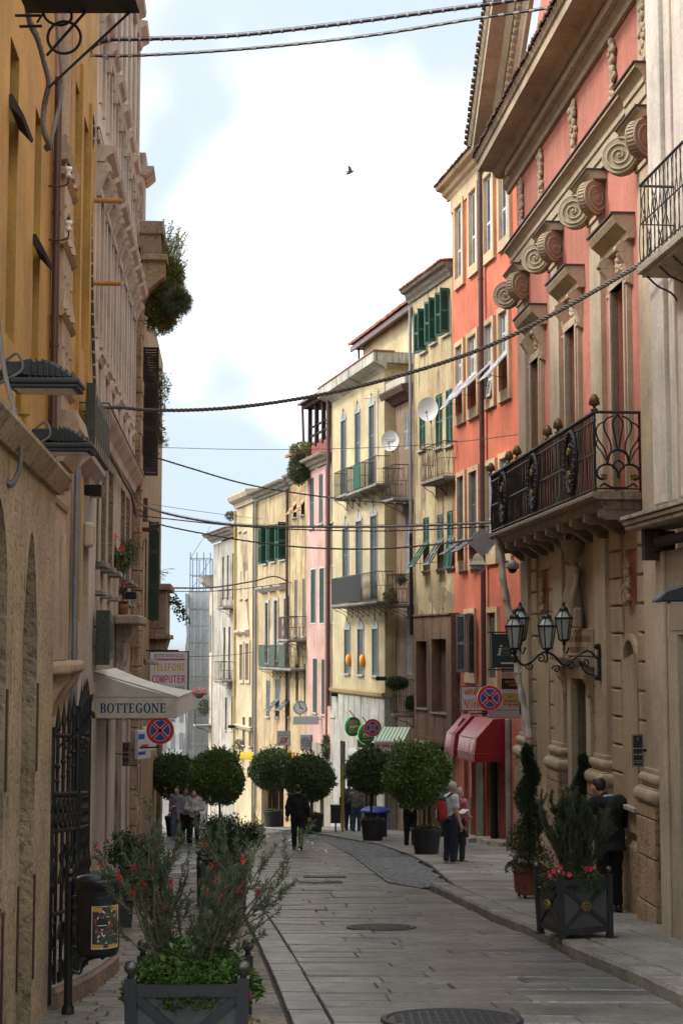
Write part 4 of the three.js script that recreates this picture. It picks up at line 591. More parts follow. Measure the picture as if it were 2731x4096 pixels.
// ---- cream house with green shutters and the brown shop box
const Cm = front('cream_house', 'peeling cream house with dark green shutters and a rusty eave', 'building', [2.364, 49.77], [3.40, 46.07]);
{
const g = Cm.g, cr = stucco('peeling cream', [0.68, 0.56, 0.35], 'old');
[[1686, 1241, 1708, 1407], [1726, 1200, 1746, 1372], [1775, 1160, 1799, 1338]].forEach((b, i) => W(Cm, ...b, { shut: 'open', m: green, a1: [2.5, 2.5, 2.35][i], a2: [1.5, 1.7, 1.45][i], sash: sashW }));
[[1676, 1612, 1700, 1800], [1741, 1578, 1768, 1790], [1782, 1558, 1809, 1782]].forEach((b) => W(Cm, ...b, { shut: 'closed', m: green }));
[[1691, 2070, 1716, 2282], [1747, 2058, 1774, 2275], [1787, 2043, 1817, 2268]].forEach((b, i) => W(Cm, ...b, { shut: 'flap', m: i === 1 ? greyGreen : green, hinge: 0.52, angle: [0.6, 0.55, 0.12][i], flen: 1.05 }));
const qb = Cm.r(1655, 2462, 1803, 2950, 0.32)[2];
mesh('wall', plate(rect(0, Cm.len, -5, 13.2), [...Cm.holes, rect(0.3, 2.8, -4.6, qb - 0.3)], -0.45, 0), cr, g);
eaves(Cm, -0.3, Cm.len + 0.05, 13.62, 0.36, stone('stained eave stone', [0.34, 0.30, 0.25], 0.02));
const patch = stone('bare render', [0.42, 0.33, 0.22], 0.02), r = rng(77);
for (const [px, py, rx, ry] of [[1750, 2390, 0.9, 0.5], [1690, 1900, 0.3, 1.1], [1752, 1520, 0.14, 0.5], [1800, 2420, 0.5, 0.5], [1690, 2480, 0.5, 0.3]]) { const [u, v] = Cm.hit(px, py), pts = []; for (let k = 0; k < 26; k++) { const a = k / 26 * 6.283, q = 0.7 + 0.5 * r(); pts.push([clamp(u + Math.cos(a) * rx * q, 0.05, Cm.len - 0.05), v + Math.sin(a) * ry * q]); } mesh('bare_plaster', plate(pts, [], -0.01, 0.006), patch, g); }
pipe(Cm, 'downpipe', 0.06, 5.5, 13.0, 0.12, 0.055, mt.zinc, { ring: 3 }); pipe(Cm, 'downpipe', 0.06, 2.2, 5.5, 0.12, 0.06, mt.iron, { ring: 2.5 });
const bl = Cm.r(1684, 1780, 1778, 1915, 0.45); balcony(Cm, bl[0], bl[1], bl[2], 0.5, bl[3] - bl[2], { style: 'loop', mat: mt.rust });
const bb = stucco('brown box plaster', [0.30, 0.185, 0.115], 'old'), q = Cm.r(1655, 2462, 1803, 2950, 0.32), z = 0.32;
const o1 = Cm.r(1664, 2565, 1706, 2832, z), o2 = Cm.r(1725, 2556, 1783, 2850, z);
mesh('shop_box', [plate(rect(q[0], q[1], q[2], q[3]), [rect(...o1), rect(...o2)], -0.05, z), bx(q[0], q[1], q[3], q[3] + 0.05, -0.05, z + 0.05), bx(q[0], q[1], q[2] - 0.12, q[2], -0.05, z + 0.04)], bb, g);
mesh('box_side', bx(q[1], q[1] + 0.02, q[2], q[3], -0.02, z - 0.01), stone('brown rubble', [0.22, 0.15, 0.105], 0.03), g);
for (const o of [o1, o2]) mesh('box_recess', [bx(o[0], o[1], o[2], o[3], -0.03, 0.015)], stone('brown recess', [0.16, 0.10, 0.07]), g);
mesh('box_post', bx(o2[1] - 0.09, o2[1] - 0.03, o2[2], o2[3], 0.03, 0.12), mt.zinc, g);
mesh('box_sill', [rbx(o1[0] - 0.05, o1[1] + 0.05, o1[2] - 0.06, o1[2], 0.0, z + 0.05, 0.01), rbx(o2[0] - 0.05, o2[1] + 0.05, o2[2] - 0.06, o2[2], 0.0, z + 0.05, 0.01)], mt.greyStone, g);
for (let k = 0; k < 12; k++) mesh('pale_block', plate(rect(3.0, 3.75, q[2] - 0.5 - k * 0.34, q[2] - 0.18 - k * 0.34), [], 0, 0.06, 0.01), stone('pale shop block', [0.55, 0.50, 0.42], 0.003), g);
mesh('shop_frame', [bx(0.3, 0.38, -4.6, q[2] - 0.3, -0.4, -0.32), bx(1.5, 1.6, -4.6, q[2] - 0.3, -0.4, -0.32), bx(2.72, 2.8, -4.6, q[2] - 0.3, -0.4, -0.32)], mt.timber, g);
block(Cm, 0, Cm.len, 13.4, 8, cr);
}
// ---- narrow brown house set back
const Bw = front('brown_house', 'narrow brown plastered house set back between cream and yellow houses', 'building', [1.945, 55.1], [2.515, 53.2]);
{
const g = Bw.g, br = stucco('brown grey plaster', [0.36, 0.255, 0.185], 'old');
for (const b of [[1614, 1653, 1637, 1797], [1620, 2066, 1645, 2290], [1622, 2420, 1646, 2700]]) W(Bw, ...b, { shut: 'closed', m: M('pale grey shutter', [0.36, 0.37, 0.38], { map: T.paint }), sill: false });
mesh('wall', plate(rect(-0.1, Bw.len + 0.2, -5.2, 11.0), Bw.holes, -0.45, 0), br, g);
const cor = stone('rusty cornice', [0.15, 0.085, 0.065], 0.02);
mesh('cornice', prof([[0, 10.55], [0.1, 10.55], [0.25, 10.7], [0.42, 10.78], [0.5, 10.95], [0.5, 11.02], [-0.3, 11.1]], -0.35, Bw.len + 0.2), cor, g);
mesh('parapet', prof([[-0.2, 11.05], [0.36, 11.05], [0.36, 11.35], [-0.2, 11.35]], -0.1, Bw.len + 0.2), mt.whiteStone, g);
for (const [y0, y1, x0, o] of [[1850, 1985, 1530, { style: 'loop' }], [2292, 2412, 1545, { style: 'loop', mat: mt.rust }], [2722, 2860, 1568, {}]]) { const a = Bw.r(x0, y0, 1655, y1, 0.75); balcony(Bw, Math.max(a[0], -0.6), Bw.len + 0.12, a[2], 0.8, a[3] - a[2], o); }
block(Bw, -0.1, Bw.len + 0.2, 11, 6, br);
}
// ---- yellow house with the projecting front
const Yl = front('yellow_house', 'pale yellow house with three window bays, balconies and white roof fascia', 'building', [-0.43, 62.7], [1.556, 55]);
{
const g = Yl.g, ye = stucco('pale yellow stucco', [0.64, 0.54, 0.33]), wt = M('grey white trim', [0.46, 0.47, 0.48], { map: T.stucco }), pw = stucco('stained white', [0.62, 0.60, 0.55], 'old'), lf = { mids: [0.3, 0.62] };
[[1365, 1682, 1384, 1980], [1421, 1652, 1440, 1962], [1477, 1622, 1498, 1940]].forEach((b) => W(Yl, ...b, { shut: 'closed', m: greyGreen, arch: wt, leaf: lf, sill: false }));
[[1372, 2112, 1394, 2400], [1425, 2084, 1447, 2400], [1483, 2063, 1508, 2398]].forEach((b) => W(Yl, ...b, { shut: 'closed', m: greyGreen, arch: wt, leaf: lf, sill: false }));
[[1379, 2518, 1400, 2694], [1432, 2516, 1454, 2698], [1490, 2514, 1512, 2702]].forEach((b) => W(Yl, ...b, { shut: 'closed', m: greyGreen, arch: wt, leaf: { mids: [0.2] } }));
shopFloor(Yl, 0, [[1.6, 2.4, -1.9], [4.2, 6.9, -1.7]], 0);
const top = 12.1;
mesh('wall', plate(rect(0, Yl.len, 0.02, top), Yl.holes.slice(0, 9), -0.45, 0), ye, g);
mesh('shop_wall', plate(rect(0, Yl.len, -6.2, 0.0), Yl.holes.slice(9), -0.45, 0.02), stucco('white shop wall', [0.56, 0.56, 0.54], 'old'), g);
mesh('side_return', bx(Yl.len, Yl.len + 0.001, 0, 0.01, 0, 0.01), ye, g); mesh('near_side', bx(Yl.len - 0.3, Yl.len - 0.002, -6, top, -6, -0.45), ye, g);
mesh('string_course', [prof([[0, -0.05], [0.05, -0.05], [0.12, 0.02], [0.14, 0.14], [0.0, 0.18]], 0, Yl.len + 0.03)], stone('ochre string course', [0.45, 0.34, 0.17], 0.006), g);
mesh('roof_fascia', prof([[0, 11.85], [0.1, 11.95], [0.5, 12.12], [0.5, 12.5], [0.0, 12.5]], -0.3, Yl.len + 0.35), pw, g); mesh('fascia_return', bx(Yl.len + 0.02, Yl.len + 0.36, 12.1, 12.5, -4, 0), pw, g);
mesh('tile_edge', bx(-0.32, Yl.len + 0.4, 12.5, 12.55, -0.3, 0.54), mt.tile, g);
const rh = mesh('roof_house', [bx(1.0, Yl.len + 1.6, 12.0, 14.1, -5, -1.1)], ye, g); mesh('roof_gutter', [bx(0.4, Yl.len + 1.9, 14.1, 14.22, -5.2, -0.75), bx(0.4, Yl.len + 1.9, 14.0, 14.2, -0.8, -0.7)], mt.brownPipe, rh);
mesh('roof_house_tiles', [...tileRow(0.4, Yl.len + 1.9, 14.25, -5.2, -0.62, 0.9, 0.24, 0.11).map((q) => q)], mt.tile, rh);
mesh('dormer_post', [bx(1.0, 1.08, 12.4, 14.05, -0.95, -0.87)], mt.brownPipe, rh);
for (const b of [[1336, 1882, 1390, 1982], [1387, 1862, 1442, 1967], [1442, 1836, 1508, 1944]]) { const a = Yl.r(...b, 0.5); balcony(Yl, a[0], a[1], a[2], 0.55, a[3] - a[2], { screen: b[0] > 1380 && b[0] < 1400 ? [[M('green netting', [0.02, 0.10, 0.075]), 0.55, 1]] : undefined }); }
const lb = Yl.r(1328, 2300, 1510, 2412, 0.6); balcony(Yl, lb[0], lb[1], lb[2], 0.65, lb[3] - lb[2], { style: 'loop', screen: [[M('black reed', [0.022, 0.022, 0.023], { rough: 0.8 }), 0, 0.68]], brackets: 9 });
pipe(Yl, 'downpipe', 0.08, -0.6, 12, 0.14, 0.09, mt.brownPipe, { ring: 2.2 });
block(Yl, 0, Yl.len, 12.2, 7, ye);
}
// ---- pink house with the roof pergola
const Pk = front('pink_house', 'pink house with three rows of green louvred shutters', 'building', [-1.5, 66.4], [-0.43, 62.7]);
{
const g = Pk.g, pk = stucco('pink stucco', [0.66, 0.415, 0.37]), lf = { mids: [0.5], pitch: 0.06 };
for (const b of [[1239, 1912, 1255, 2113], [1275, 1897, 1291, 2095], [1314, 1880, 1333, 2090]]) W(Pk, ...b, { shut: 'closed', m: greyGreen, leaf: lf });
for (const b of [[1244, 2278, 1263, 2492], [1279, 2273, 1297, 2492], [1315, 2265, 1338, 2490]]) W(Pk, ...b, { shut: 'closed', m: forest, leaf: lf, sur: { w: 0.05, b: 0.05, m: M('pale grey trim', [0.5, 0.5, 0.47]), n: 0.02 } });
for (const b of [[1251, 2635, 1268, 2850], [1286, 2638, 1303, 2857], [1323, 2638, 1343, 2864]]) W(Pk, ...b, { shut: 'closed', m: forest, leaf: lf });
mesh('wall', plate(rect(0, Pk.len, -2.2, 9.4), Pk.holes, -0.45, 0), pk, g);
mesh('shop_wall', plate(rect(0, Pk.len, -6.8, -2.2), [archPts(0.7, 1.3, -5.8, -3.4), archPts(2.3, 2.9, -5.8, -3.4)], -0.45, 0.03), stucco('grey shop render', [0.45, 0.41, 0.35], 'old'), g);
mesh('shop_door', bx(0.6, 3.0, -6.6, -3.3, -0.44, -0.38), mt.timber, g);
eaves(Pk, -0.2, Pk.len, 9.85, 0.5, stone('grey eave', [0.46, 0.43, 0.38]), { tiles: false });
pipe(Pk, 'downpipe', Pk.hit(1303, 2400, 0.06)[0], -2.2, 9.3, 0.06, 0.05, pk);
const wd = M('dark pergola wood', [0.06, 0.03, 0.025], { map: T.wood });
const pg = mesh('roof_pergola', [...[0.4, 1.5, 2.6, 3.6].flatMap((u) => [bx(u - 0.08, u + 0.08, 10.4, 12.3, -0.1, 0.06), bx(u - 0.06, u + 0.06, 10.4, 12.5, -1.6, -1.45)]), bx(0.0, 3.9, 12.2, 12.4, -1.8, 0.2), bx(0.2, 3.8, 10.9, 10.98, -0.1, 0), bx(0.2, 3.8, 11.3, 11.36, -0.1, 0)], wd, g);
mesh('pergola_roof', bx(-0.3, 4.1, 12.4, 12.48, -2, 0.4), mt.brownPipe, pg);
mesh('red_parapet', bx(0.1, Pk.len, 9.85, 10.5, -0.3, 0.0), M('maroon parapet', [0.30, 0.09, 0.085], { map: T.stucco }), g);
mesh('pergola_pipe', rod(V(-0.15, 9.9, 0.1), V(-0.5, 12.6, 0.1), 0.06), mt.brownPipe, pg);
block(Pk, 0, Pk.len, 9.8, 7, pk);
}
// ---- narrow ochre house
const O1 = front('narrow_ochre_house', 'narrow ochre house beside the pink one, brown screened balcony', 'building', [-2.36, 69.4], [-1.5, 66.4]);
{
const g = O1.g, oc = stucco('pale ochre stucco', [0.62, 0.48, 0.29], 'old');
for (const b of [[1173, 1945, 1186, 2070], [1205, 1935, 1218, 2060]]) W(O1, ...b, { shut: 'flap', m: M('peach louvre', [0.55, 0.33, 0.2]), angle: 0.6 });
for (const b of [[1177, 2320, 1189, 2545], [1209, 2315, 1222, 2545]]) W(O1, ...b, { shut: 'closed', m: M('plum shutter', [0.18, 0.13, 0.12]) });
for (const b of [[1182, 2660, 1194, 2830], [1215, 2655, 1228, 2830]]) W(O1, ...b, { sash: sashD });
mesh('wall', plate(rect(0, O1.len, -7, 9.2), O1.holes, -0.45, 0), oc, g);
eaves(O1, -0.1, O1.len, 9.6, 0.4, stone('grey eave', 0), { tiles: false });
const a = O1.r(1115, 2464, 1232, 2556, 0.8); balcony(O1, Math.max(a[0], -0.5), O1.len - 0.1, a[2], 0.85, a[3] - a[2], { style: 'loop', screen: [[M('brown reed', [0.09, 0.045, 0.035], { rough: 0.9 }), 0, 0.35]] });
pipe(O1, 'downpipe', 0.0, -3, 9, 0.12, 0.06, mt.rust);
block(O1, 0, O1.len, 9.4, 6, oc);
}
// ---- ochre house with green balcony screens
const O2 = front('ochre_house', 'faded ochre house with green shutters and green balcony screens', 'building', [-4.19, 75.7], [-2.36, 69.4]);
{
const g = O2.g, oc = stucco('faded ochre stucco', [0.60, 0.47, 0.29], 'old');
for (const b of [[1056, 2108, 1070, 2255], [1090, 2104, 1105, 2246], [1128, 2092, 1146, 2238]]) W(O2, ...b, { shut: 'open', m: green, a1: 2.6, a2: 1.9 });
for (const b of [[1064, 2412, 1076, 2650], [1100, 2402, 1113, 2640], [1140, 2395, 1155, 2635]]) W(O2, ...b, { sill: false, sur: { w: 0.14, b: 0.1, m: M('grey white trim', 0), n: 0.06 } });
for (const b of [[1065, 2722, 1079, 2866], [1101, 2716, 1117, 2866], [1142, 2716, 1160, 2866]]) W(O2, ...b, { shut: b[0] > 1080 ? 'flap' : 'closed', m: greyGreen, angle: 0.8 });
mesh('wall', plate(rect(0, O2.len, -7.4, 9.0), [...O2.holes, rect(1.2, 5.6, -7, -4.6)], -0.45, 0), oc, g);
eaves(O2, -0.2, O2.len, 9.45, 0.55, stone('grey eave', 0), { tiles: false });
mesh('attic_storey', [bx(0.6, O2.len + 1.5, 9.3, 11.2, -5, -1.5)], oc, g); mesh('attic_tiles', tileRow(0.4, O2.len + 1.7, 11.2, -5, -1.3, 0.5, 0.3, 0.13), mt.tile, g);
const a = O2.r(1020, 2580, 1162, 2670, 0.7); const bb = balcony(O2, a[0] + 0.6, a[1], a[2], 0.7, a[3] - a[2], { style: 'loop', screen: [[M('green screen', [0.06, 0.09, 0.055], { rough: 0.8 }), 0.0, 0.2], [M('green screen', 0), 0.34, 0.52], [M('green screen', 0), 0.64, 0.82]] });
for (const u of [1.0, 2.7, 4.6]) mesh('window_hood', prof([[0, 4.42], [0.1, 4.42], [0.3, 4.6], [0.32, 4.72], [0, 4.76]], u, u + 1.3), mt.whiteStone, g);
pipe(O2, 'downpipe', O2.len - 0.05, -3, 9, 0.12, 0.06, mt.rust); pipe(O2, 'downpipe', 0.1, -6, 9, 0.1, 0.05, mt.zinc);
mesh('shop_frame', [bx(1.2, 1.3, -7, -4.6, -0.4, -0.3), bx(3.4, 3.5, -7, -4.6, -0.4, -0.3)], mt.timber, g);
block(O2, 0, O2.len, 9.3, 7, oc);
}
// ---- plain cream house
const Cp = front('plain_cream_house', 'plain cream house standing forward, with a moulded roof cornice', 'building', [-5.56, 80.7], [-4.49, 77]);
{
const g = Cp.g, cr = stucco('plain cream stucco', [0.62, 0.51, 0.33]), tr = M('pale cream trim', [0.66, 0.57, 0.42], { map: T.stucco });
for (const b of [[957, 1998, 965, 2125], [977, 1990, 987, 2125]]) W(Cp, ...b, { shut: 'closed', m: M('brown louvre', [0.16, 0.12, 0.09]), leaf: { pitch: 0.09 } });
for (const b of [[961, 2285, 969, 2395], [981, 2283, 991, 2395]]) W(Cp, ...b, { shut: 'closed', m: M('closed cream blind', [0.44, 0.37, 0.25]) });
for (const b of [[963, 2578, 975, 2720], [986, 2574, 1000, 2720]]) W(Cp, ...b, { sur: { w: 0.16, b: 0.16, m: tr, n: 0.08 } });
for (const b of [[970, 2868, 980, 2980], [995, 2868, 1006, 2985]]) W(Cp, ...b, { sash: sashD });
mesh('wall', plate(rect(0, Cp.len, -8, 9.2), Cp.holes, -0.45, 0), cr, g); mesh('near_side', bx(Cp.len - 0.3, Cp.len - 0.002, -8, 9.2, -3, -0.45), cr, g);
mesh('cornice', [prof([[0, 9.1], [0.1, 9.1], [0.15, 9.3], [0.4, 9.45], [0.5, 9.65], [0.5, 9.75], [-0.3, 9.8]], -0.2, Cp.len + 0.45), bx(Cp.len, Cp.len + 0.45, 9.45, 9.78, -3, 0)], tr, g);
for (const v of [-2.4]) mesh('string_course', [prof([[0, v], [0.08, v], [0.16, v + 0.16], [0, v + 0.2]], -0.1, Cp.len + 0.12), bx(Cp.len, Cp.len + 0.1, v, v + 0.18, -3, 0)], tr, g);
for (const u of [0.5, 2.0]) mesh('window_hood', prof([[0, 2.4], [0.08, 2.4], [0.24, 2.55], [0.25, 2.65], [0, 2.7]], u, u + 1.2), tr, g);
pipe(Cp, 'downpipe', 0.05, -5, 9, 0.1, 0.06, M('ochre pipe', 0));
block(Cp, 0, Cp.len, 9.5, 6, cr);
}
// ---- grey white house
const Gw = front('grey_white_house', 'grey white house with narrow slit windows and beige screened balcony', 'building', [-7.27, 86.6], [-5.56, 80.7]);
{
const g = Gw.g, gw = stucco('grey white stucco', [0.55, 0.52, 0.47], 'old');
for (const b of [[889, 2228, 896, 2400], [908, 2222, 915, 2400], [929, 2214, 938, 2400]]) W(Gw, ...b, { sash: sashD, sill: false });
for (const b of [[894, 2510, 901, 2720], [914, 2507, 921, 2720], [936, 2503, 944, 2720]]) W(Gw, ...b, { sash: sashD, sill: false });
for (const b of [[900, 2790, 908, 2920], [925, 2785, 935, 2920]]) W(Gw, ...b, { sash: sashD });
mesh('wall', plate(rect(0, Gw.len, -9, 7.6), Gw.holes, -0.45, 0), gw, g);
eaves(Gw, -0.4, Gw.len, 8.1, 0.55, stone('grey eave', 0), { tileM: mt.tileDark });
const a = Gw.r(862, 2355, 946, 2425, 0.7), b = Gw.r(853, 2648, 946, 2722, 0.7), be = M('beige screen', [0.36, 0.29, 0.2], { rough: 0.95, map: T.cloth });
balcony(Gw, a[0] + 0.4, Gw.len - 0.1, a[2], 0.7, a[3] - a[2], { style: 'loop', pitch: 0.14, screen: [[be, 0.1, 0.5]] }); balcony(Gw, b[0] + 0.3, Gw.len - 0.1, b[2], 0.75, b[3] - b[2], { style: 'loop', pitch: 0.14, screen: [[be, 0, 0.55]] });
block(Gw, 0, Gw.len, 7.9, 8, gw);
}
// ---- last house on the right and the far houses down the hill
const Ls = front('last_cream_house', 'cream house edge with a white capped cornice beside the scaffold', 'building', [-7.62, 88.3], [-7.35, 86.9]);
{ const g = Ls.g, m = stucco('soft cream', [0.62, 0.54, 0.40]); mesh('wall', plate(rect(0, Ls.len, -9.5, 5.4), [], -0.45, 0), m, g); mesh('cornice', prof([[0, 5.2], [0.2, 5.25], [0.5, 5.5], [0.6, 5.8], [-0.3, 5.95]], -0.5, Ls.len), mt.whiteStone, g); mesh('window', bx(0.35, 1.05, 1.5, 3.6, -0.01, 0.03), greyGreen, g); const b = balcony(Ls, 0.05, 1.4, -2.6, 0.9, 0.9, { style: 'loop', pitch: 0.14 }); block(Ls, 0, Ls.len, 5.6, 7, m); }
const Fr = front('far_white_house', 'far white house with rows of small windows down the street', 'building', [-15.6, 131.5], [-12.5, 131]);
{ const g = Fr.g, m = stucco('far white', [0.62, 0.60, 0.57]); mesh('wall', plate(rect(0, Fr.len, -18, -2.2), [], -0.45, 0), m, g); for (let r = 0; r < 3; r++) for (let i = 0; i < 4; i++) mesh('window', bx(0.3 + i * 0.75, 0.65 + i * 0.75, -4.6 - r * 2.3, -3.2 - r * 2.3, -0.01, 0.04), M('far window', [0.2, 0.2, 0.21]), g); mesh('cornice', bx(-0.2, Fr.len, -2.3, -2.1, -0.4, 0.3), mt.whiteStone, g); mesh('tiles', bx(-0.2, Fr.len, -2.1, -1.9, -3, 0.2), mt.tile, g); block(Fr, 0, Fr.len, -2.3, 8, m); }
// ---- near right: marble shop front of the next house
const Nr = front('marble_shop_house', 'pale house at the right edge with grooved marble shop front', 'building', [3.70, 17.75], [4.58, 9]);
{
const g = Nr.g, wh = stucco('white house wall', [0.84, 0.78, 0.71]), pe = stucco('peach stucco', [0.78, 0.56, 0.38]), ma = stone('grooved marble', [0.55, 0.47, 0.37], 0.003);
mesh('upper_wall', plate(rect(0.15, Nr.len, 3.45, 13), [rect(2.4, 3.4, 4.4, 6.9)], -0.5, 0), pe, g);
for (const [a, b, m, n] of [[0.15, 0.62, wh, 0.10], [0.66, 0.86, wh, 0.05], [1.05, 1.5, wh, 0.08]]) mesh('pilaster_strip', plate(rect(a, b, 3.45, 13), [], 0, n, 0.01), m, g);
mesh('shop_front', plate(rect(0.25, Nr.len, -2.4, 2.9), [rect(0.85, 2.6, -1.55, 1.95), rect(3.2, 5.2, -1.9, 1.95)], -0.5, 0.08), ma, g);
mesh('marble_edge', plate(rect(0.25, 0.5, -2.4, 2.9), [], 0.08, 0.13, 0.012), stone('pale pier stone', 0), g);
const gr = []; for (let u = 0.62; u < 5.6; u += 0.055) gr.push(bx(u, u + 0.034, 2.0, 2.88, 0.08, 0.092)); mesh('grooved_panel', gr, ma, g);
mesh('black_marble', [bx(0.85, 2.6, -1.55, 1.95, -0.1, -0.05), bx(0.85, 2.6, -1.6, -1.55, -0.1, 0.12)], M('black marble', [0.11, 0.105, 0.10], { rough: 0.15, map: T.marble }), g);
mesh('shop_glass', bx(3.2, 5.2, -1.9, 1.95, -0.2, -0.15), mt.glass, g);
mesh('metal_sill', rbx(0.8, 2.7, -1.62, -1.56, -0.1, 0.2, 0.008), mt.zinc, g);
const lip = mesh('canopy_slab', [0, 1, 2].map((k) => rbx(0.05, Nr.len, 3.16 + k * 0.055, 3.205 + k * 0.055, -0.1, 0.42 + k * 0.03, 0.008)), mt.whiteStone, g);
mesh('awning_roll', [new THREE.CylinderGeometry(0.06, 0.06, 5, 12).rotateZ(Math.PI / 2).translate(3.1, 2.99, 0.2), bx(0.3, 0.42, 2.8, 3.15, 0.05, 0.3), bx(0.4, 0.6, 2.9, 3.12, 0.0, 0.2)], M('dark awning roll', [0.035, 0.022, 0.02], { rough: 0.8 }), g);
for (const [u0, u1, v, o] of [[0.95, 2.55, 6.05, 0.5], [3.0, 5.2, 6.35, 0.6]]) balcony(Nr, u0, u1, v, o, 0.92, { style: 'loop', pitch: 0.07, mat: mt.ironGrey, slab: mt.whiteStone, brackets: 4 });
block(Nr, 0.15, Nr.len, 13, 8, pe);
}
// ---------- signs and street objects ----------
function canvasTex(w, h, draw) { const c = document.createElement('canvas'); c.width = w; c.height = h; const x = c.getContext('2d'); draw(x, w, h); const t = new THREE.CanvasTexture(c); t.colorSpace = THREE.SRGBColorSpace; t.magFilter = THREE.LinearFilter; t.anisotropy = 4; return t; }
let signNo = 0;
function face(name, w, h, z, draw, parent, res = 256) {       // printed flat face in front of its board
const t = canvasTex(res, Math.round(res * h / w), draw), m = new THREE.MeshPhysicalMaterial({ map: t, roughness: 0.45 }); m.name = 'print ' + (++signNo);
const p = mesh(name, new THREE.PlaneGeometry(w, h), m, parent, 'asis'); p.position.z = z; return p;
}
function txt(x, s, cx, cy, size, col, font = 'sans-serif', o = {}) { x.save(); x.translate(cx, cy); if (o.sx) x.scale(o.sx, 1); x.font = (o.w || 'bold') + ' ' + size + 'px ' + font; x.textAlign = o.align || 'center'; x.textBaseline = 'middle'; x.fillStyle = col; x.fillText(s, 0, 0); x.restore(); }
const scrawl = (x, x0, x1, y, h, col, seed = 1) => { const r = rng(seed); x.fillStyle = col; for (let a = x0; a < x1; ) { const w = h * (0.25 + 0.5 * r()); x.fillRect(a, y - h / 2 * (0.6 + 0.4 * r()), w, h * (0.6 + 0.4 * r())); a += w + h * 0.18 * (r() > 0.8 ? 3 : 1); } };   // lettering too small to read in the photograph
const sized = (x0, x1, d) => (x1 - x0) / FOC * d;
const serif = await new FontLoader().loadAsync('fonts/droid/droid_serif_bold.typeface.json');
function words(s, x, y, z, w, h, m, parent) { const g = new TextGeometry(s, { font: serif, size: 1, depth: 0.01, curveSegments: 4 }); g.computeBoundingBox(); const b = g.boundingBox; g.translate(-(b.min.x + b.max.x) / 2, -(b.min.y + b.max.y) / 2, 0).scale(w / (b.max.x - b.min.x), h / (b.max.y - b.min.y), 0.3).translate(x, y, z); return mesh('lettering', g, m, parent); }
const signRed = M('sign red', [0.50, 0.022, 0.02], { rough: 0.4 }), signBlue = M('sign blue', [0.025, 0.075, 0.26], { rough: 0.4 }), signWhite = M('sign white', [0.75, 0.75, 0.73], { rough: 0.45 });
function noStop(px, py, d, r, label, turn = 0) {
const o = thing('no_stopping_sign', label, 'road sign', atDepth(px, py, d), turn, 'round no-stopping signs');
const disc = (rad, z0, z1) => new THREE.CylinderGeometry(rad, rad, z1 - z0, 40).rotateX(Math.PI / 2).translate(0, 0, (z0 + z1) / 2);
mesh('backing', disc(r, -0.07, -0.005), mt.iron, o);
mesh('white_edge', disc(r, -0.005, 0.002), signWhite, o); mesh('red_ring', disc(r * 0.97, 0.002, 0.005), signRed, o); mesh('white_line', disc(r * 0.74, 0.005, 0.008), signWhite, o); mesh('blue_field', disc(r * 0.71, 0.008, 0.011), signBlue, o);
const crossG = (w, z) => [1, -1].map((s) => bx(-r * 0.735, r * 0.735, -w, w, z, z + 0.003).rotateZ(s * Math.PI / 4)); mesh('white_cross', crossG(r * 0.12, 0.0112), signWhite, o); mesh('red_cross', crossG(r * 0.088, 0.0145), signRed, o);
mesh('bracket', [rod(V(0, 0, -0.06), V(-r * 0.2, -r * 1.2, -0.1), 0.02), rod(V(-r * 0.2, -r * 1.2, -0.1), V(-r * 1.5, -r * 1.25, -0.1), 0.02)], mt.iron, o);
return o;
}
noStop(641, 2922, 38, 0.345, 'no-stopping disc hanging under the white lettered awning');
noStop(1958, 2792, 36.5, 0.305, 'large no-stopping disc between the red awnings and the lettered signs');
noStop(1490, 2911, 54.2, 0.31, 'no-stopping disc in front of the white shop wall of the yellow house');
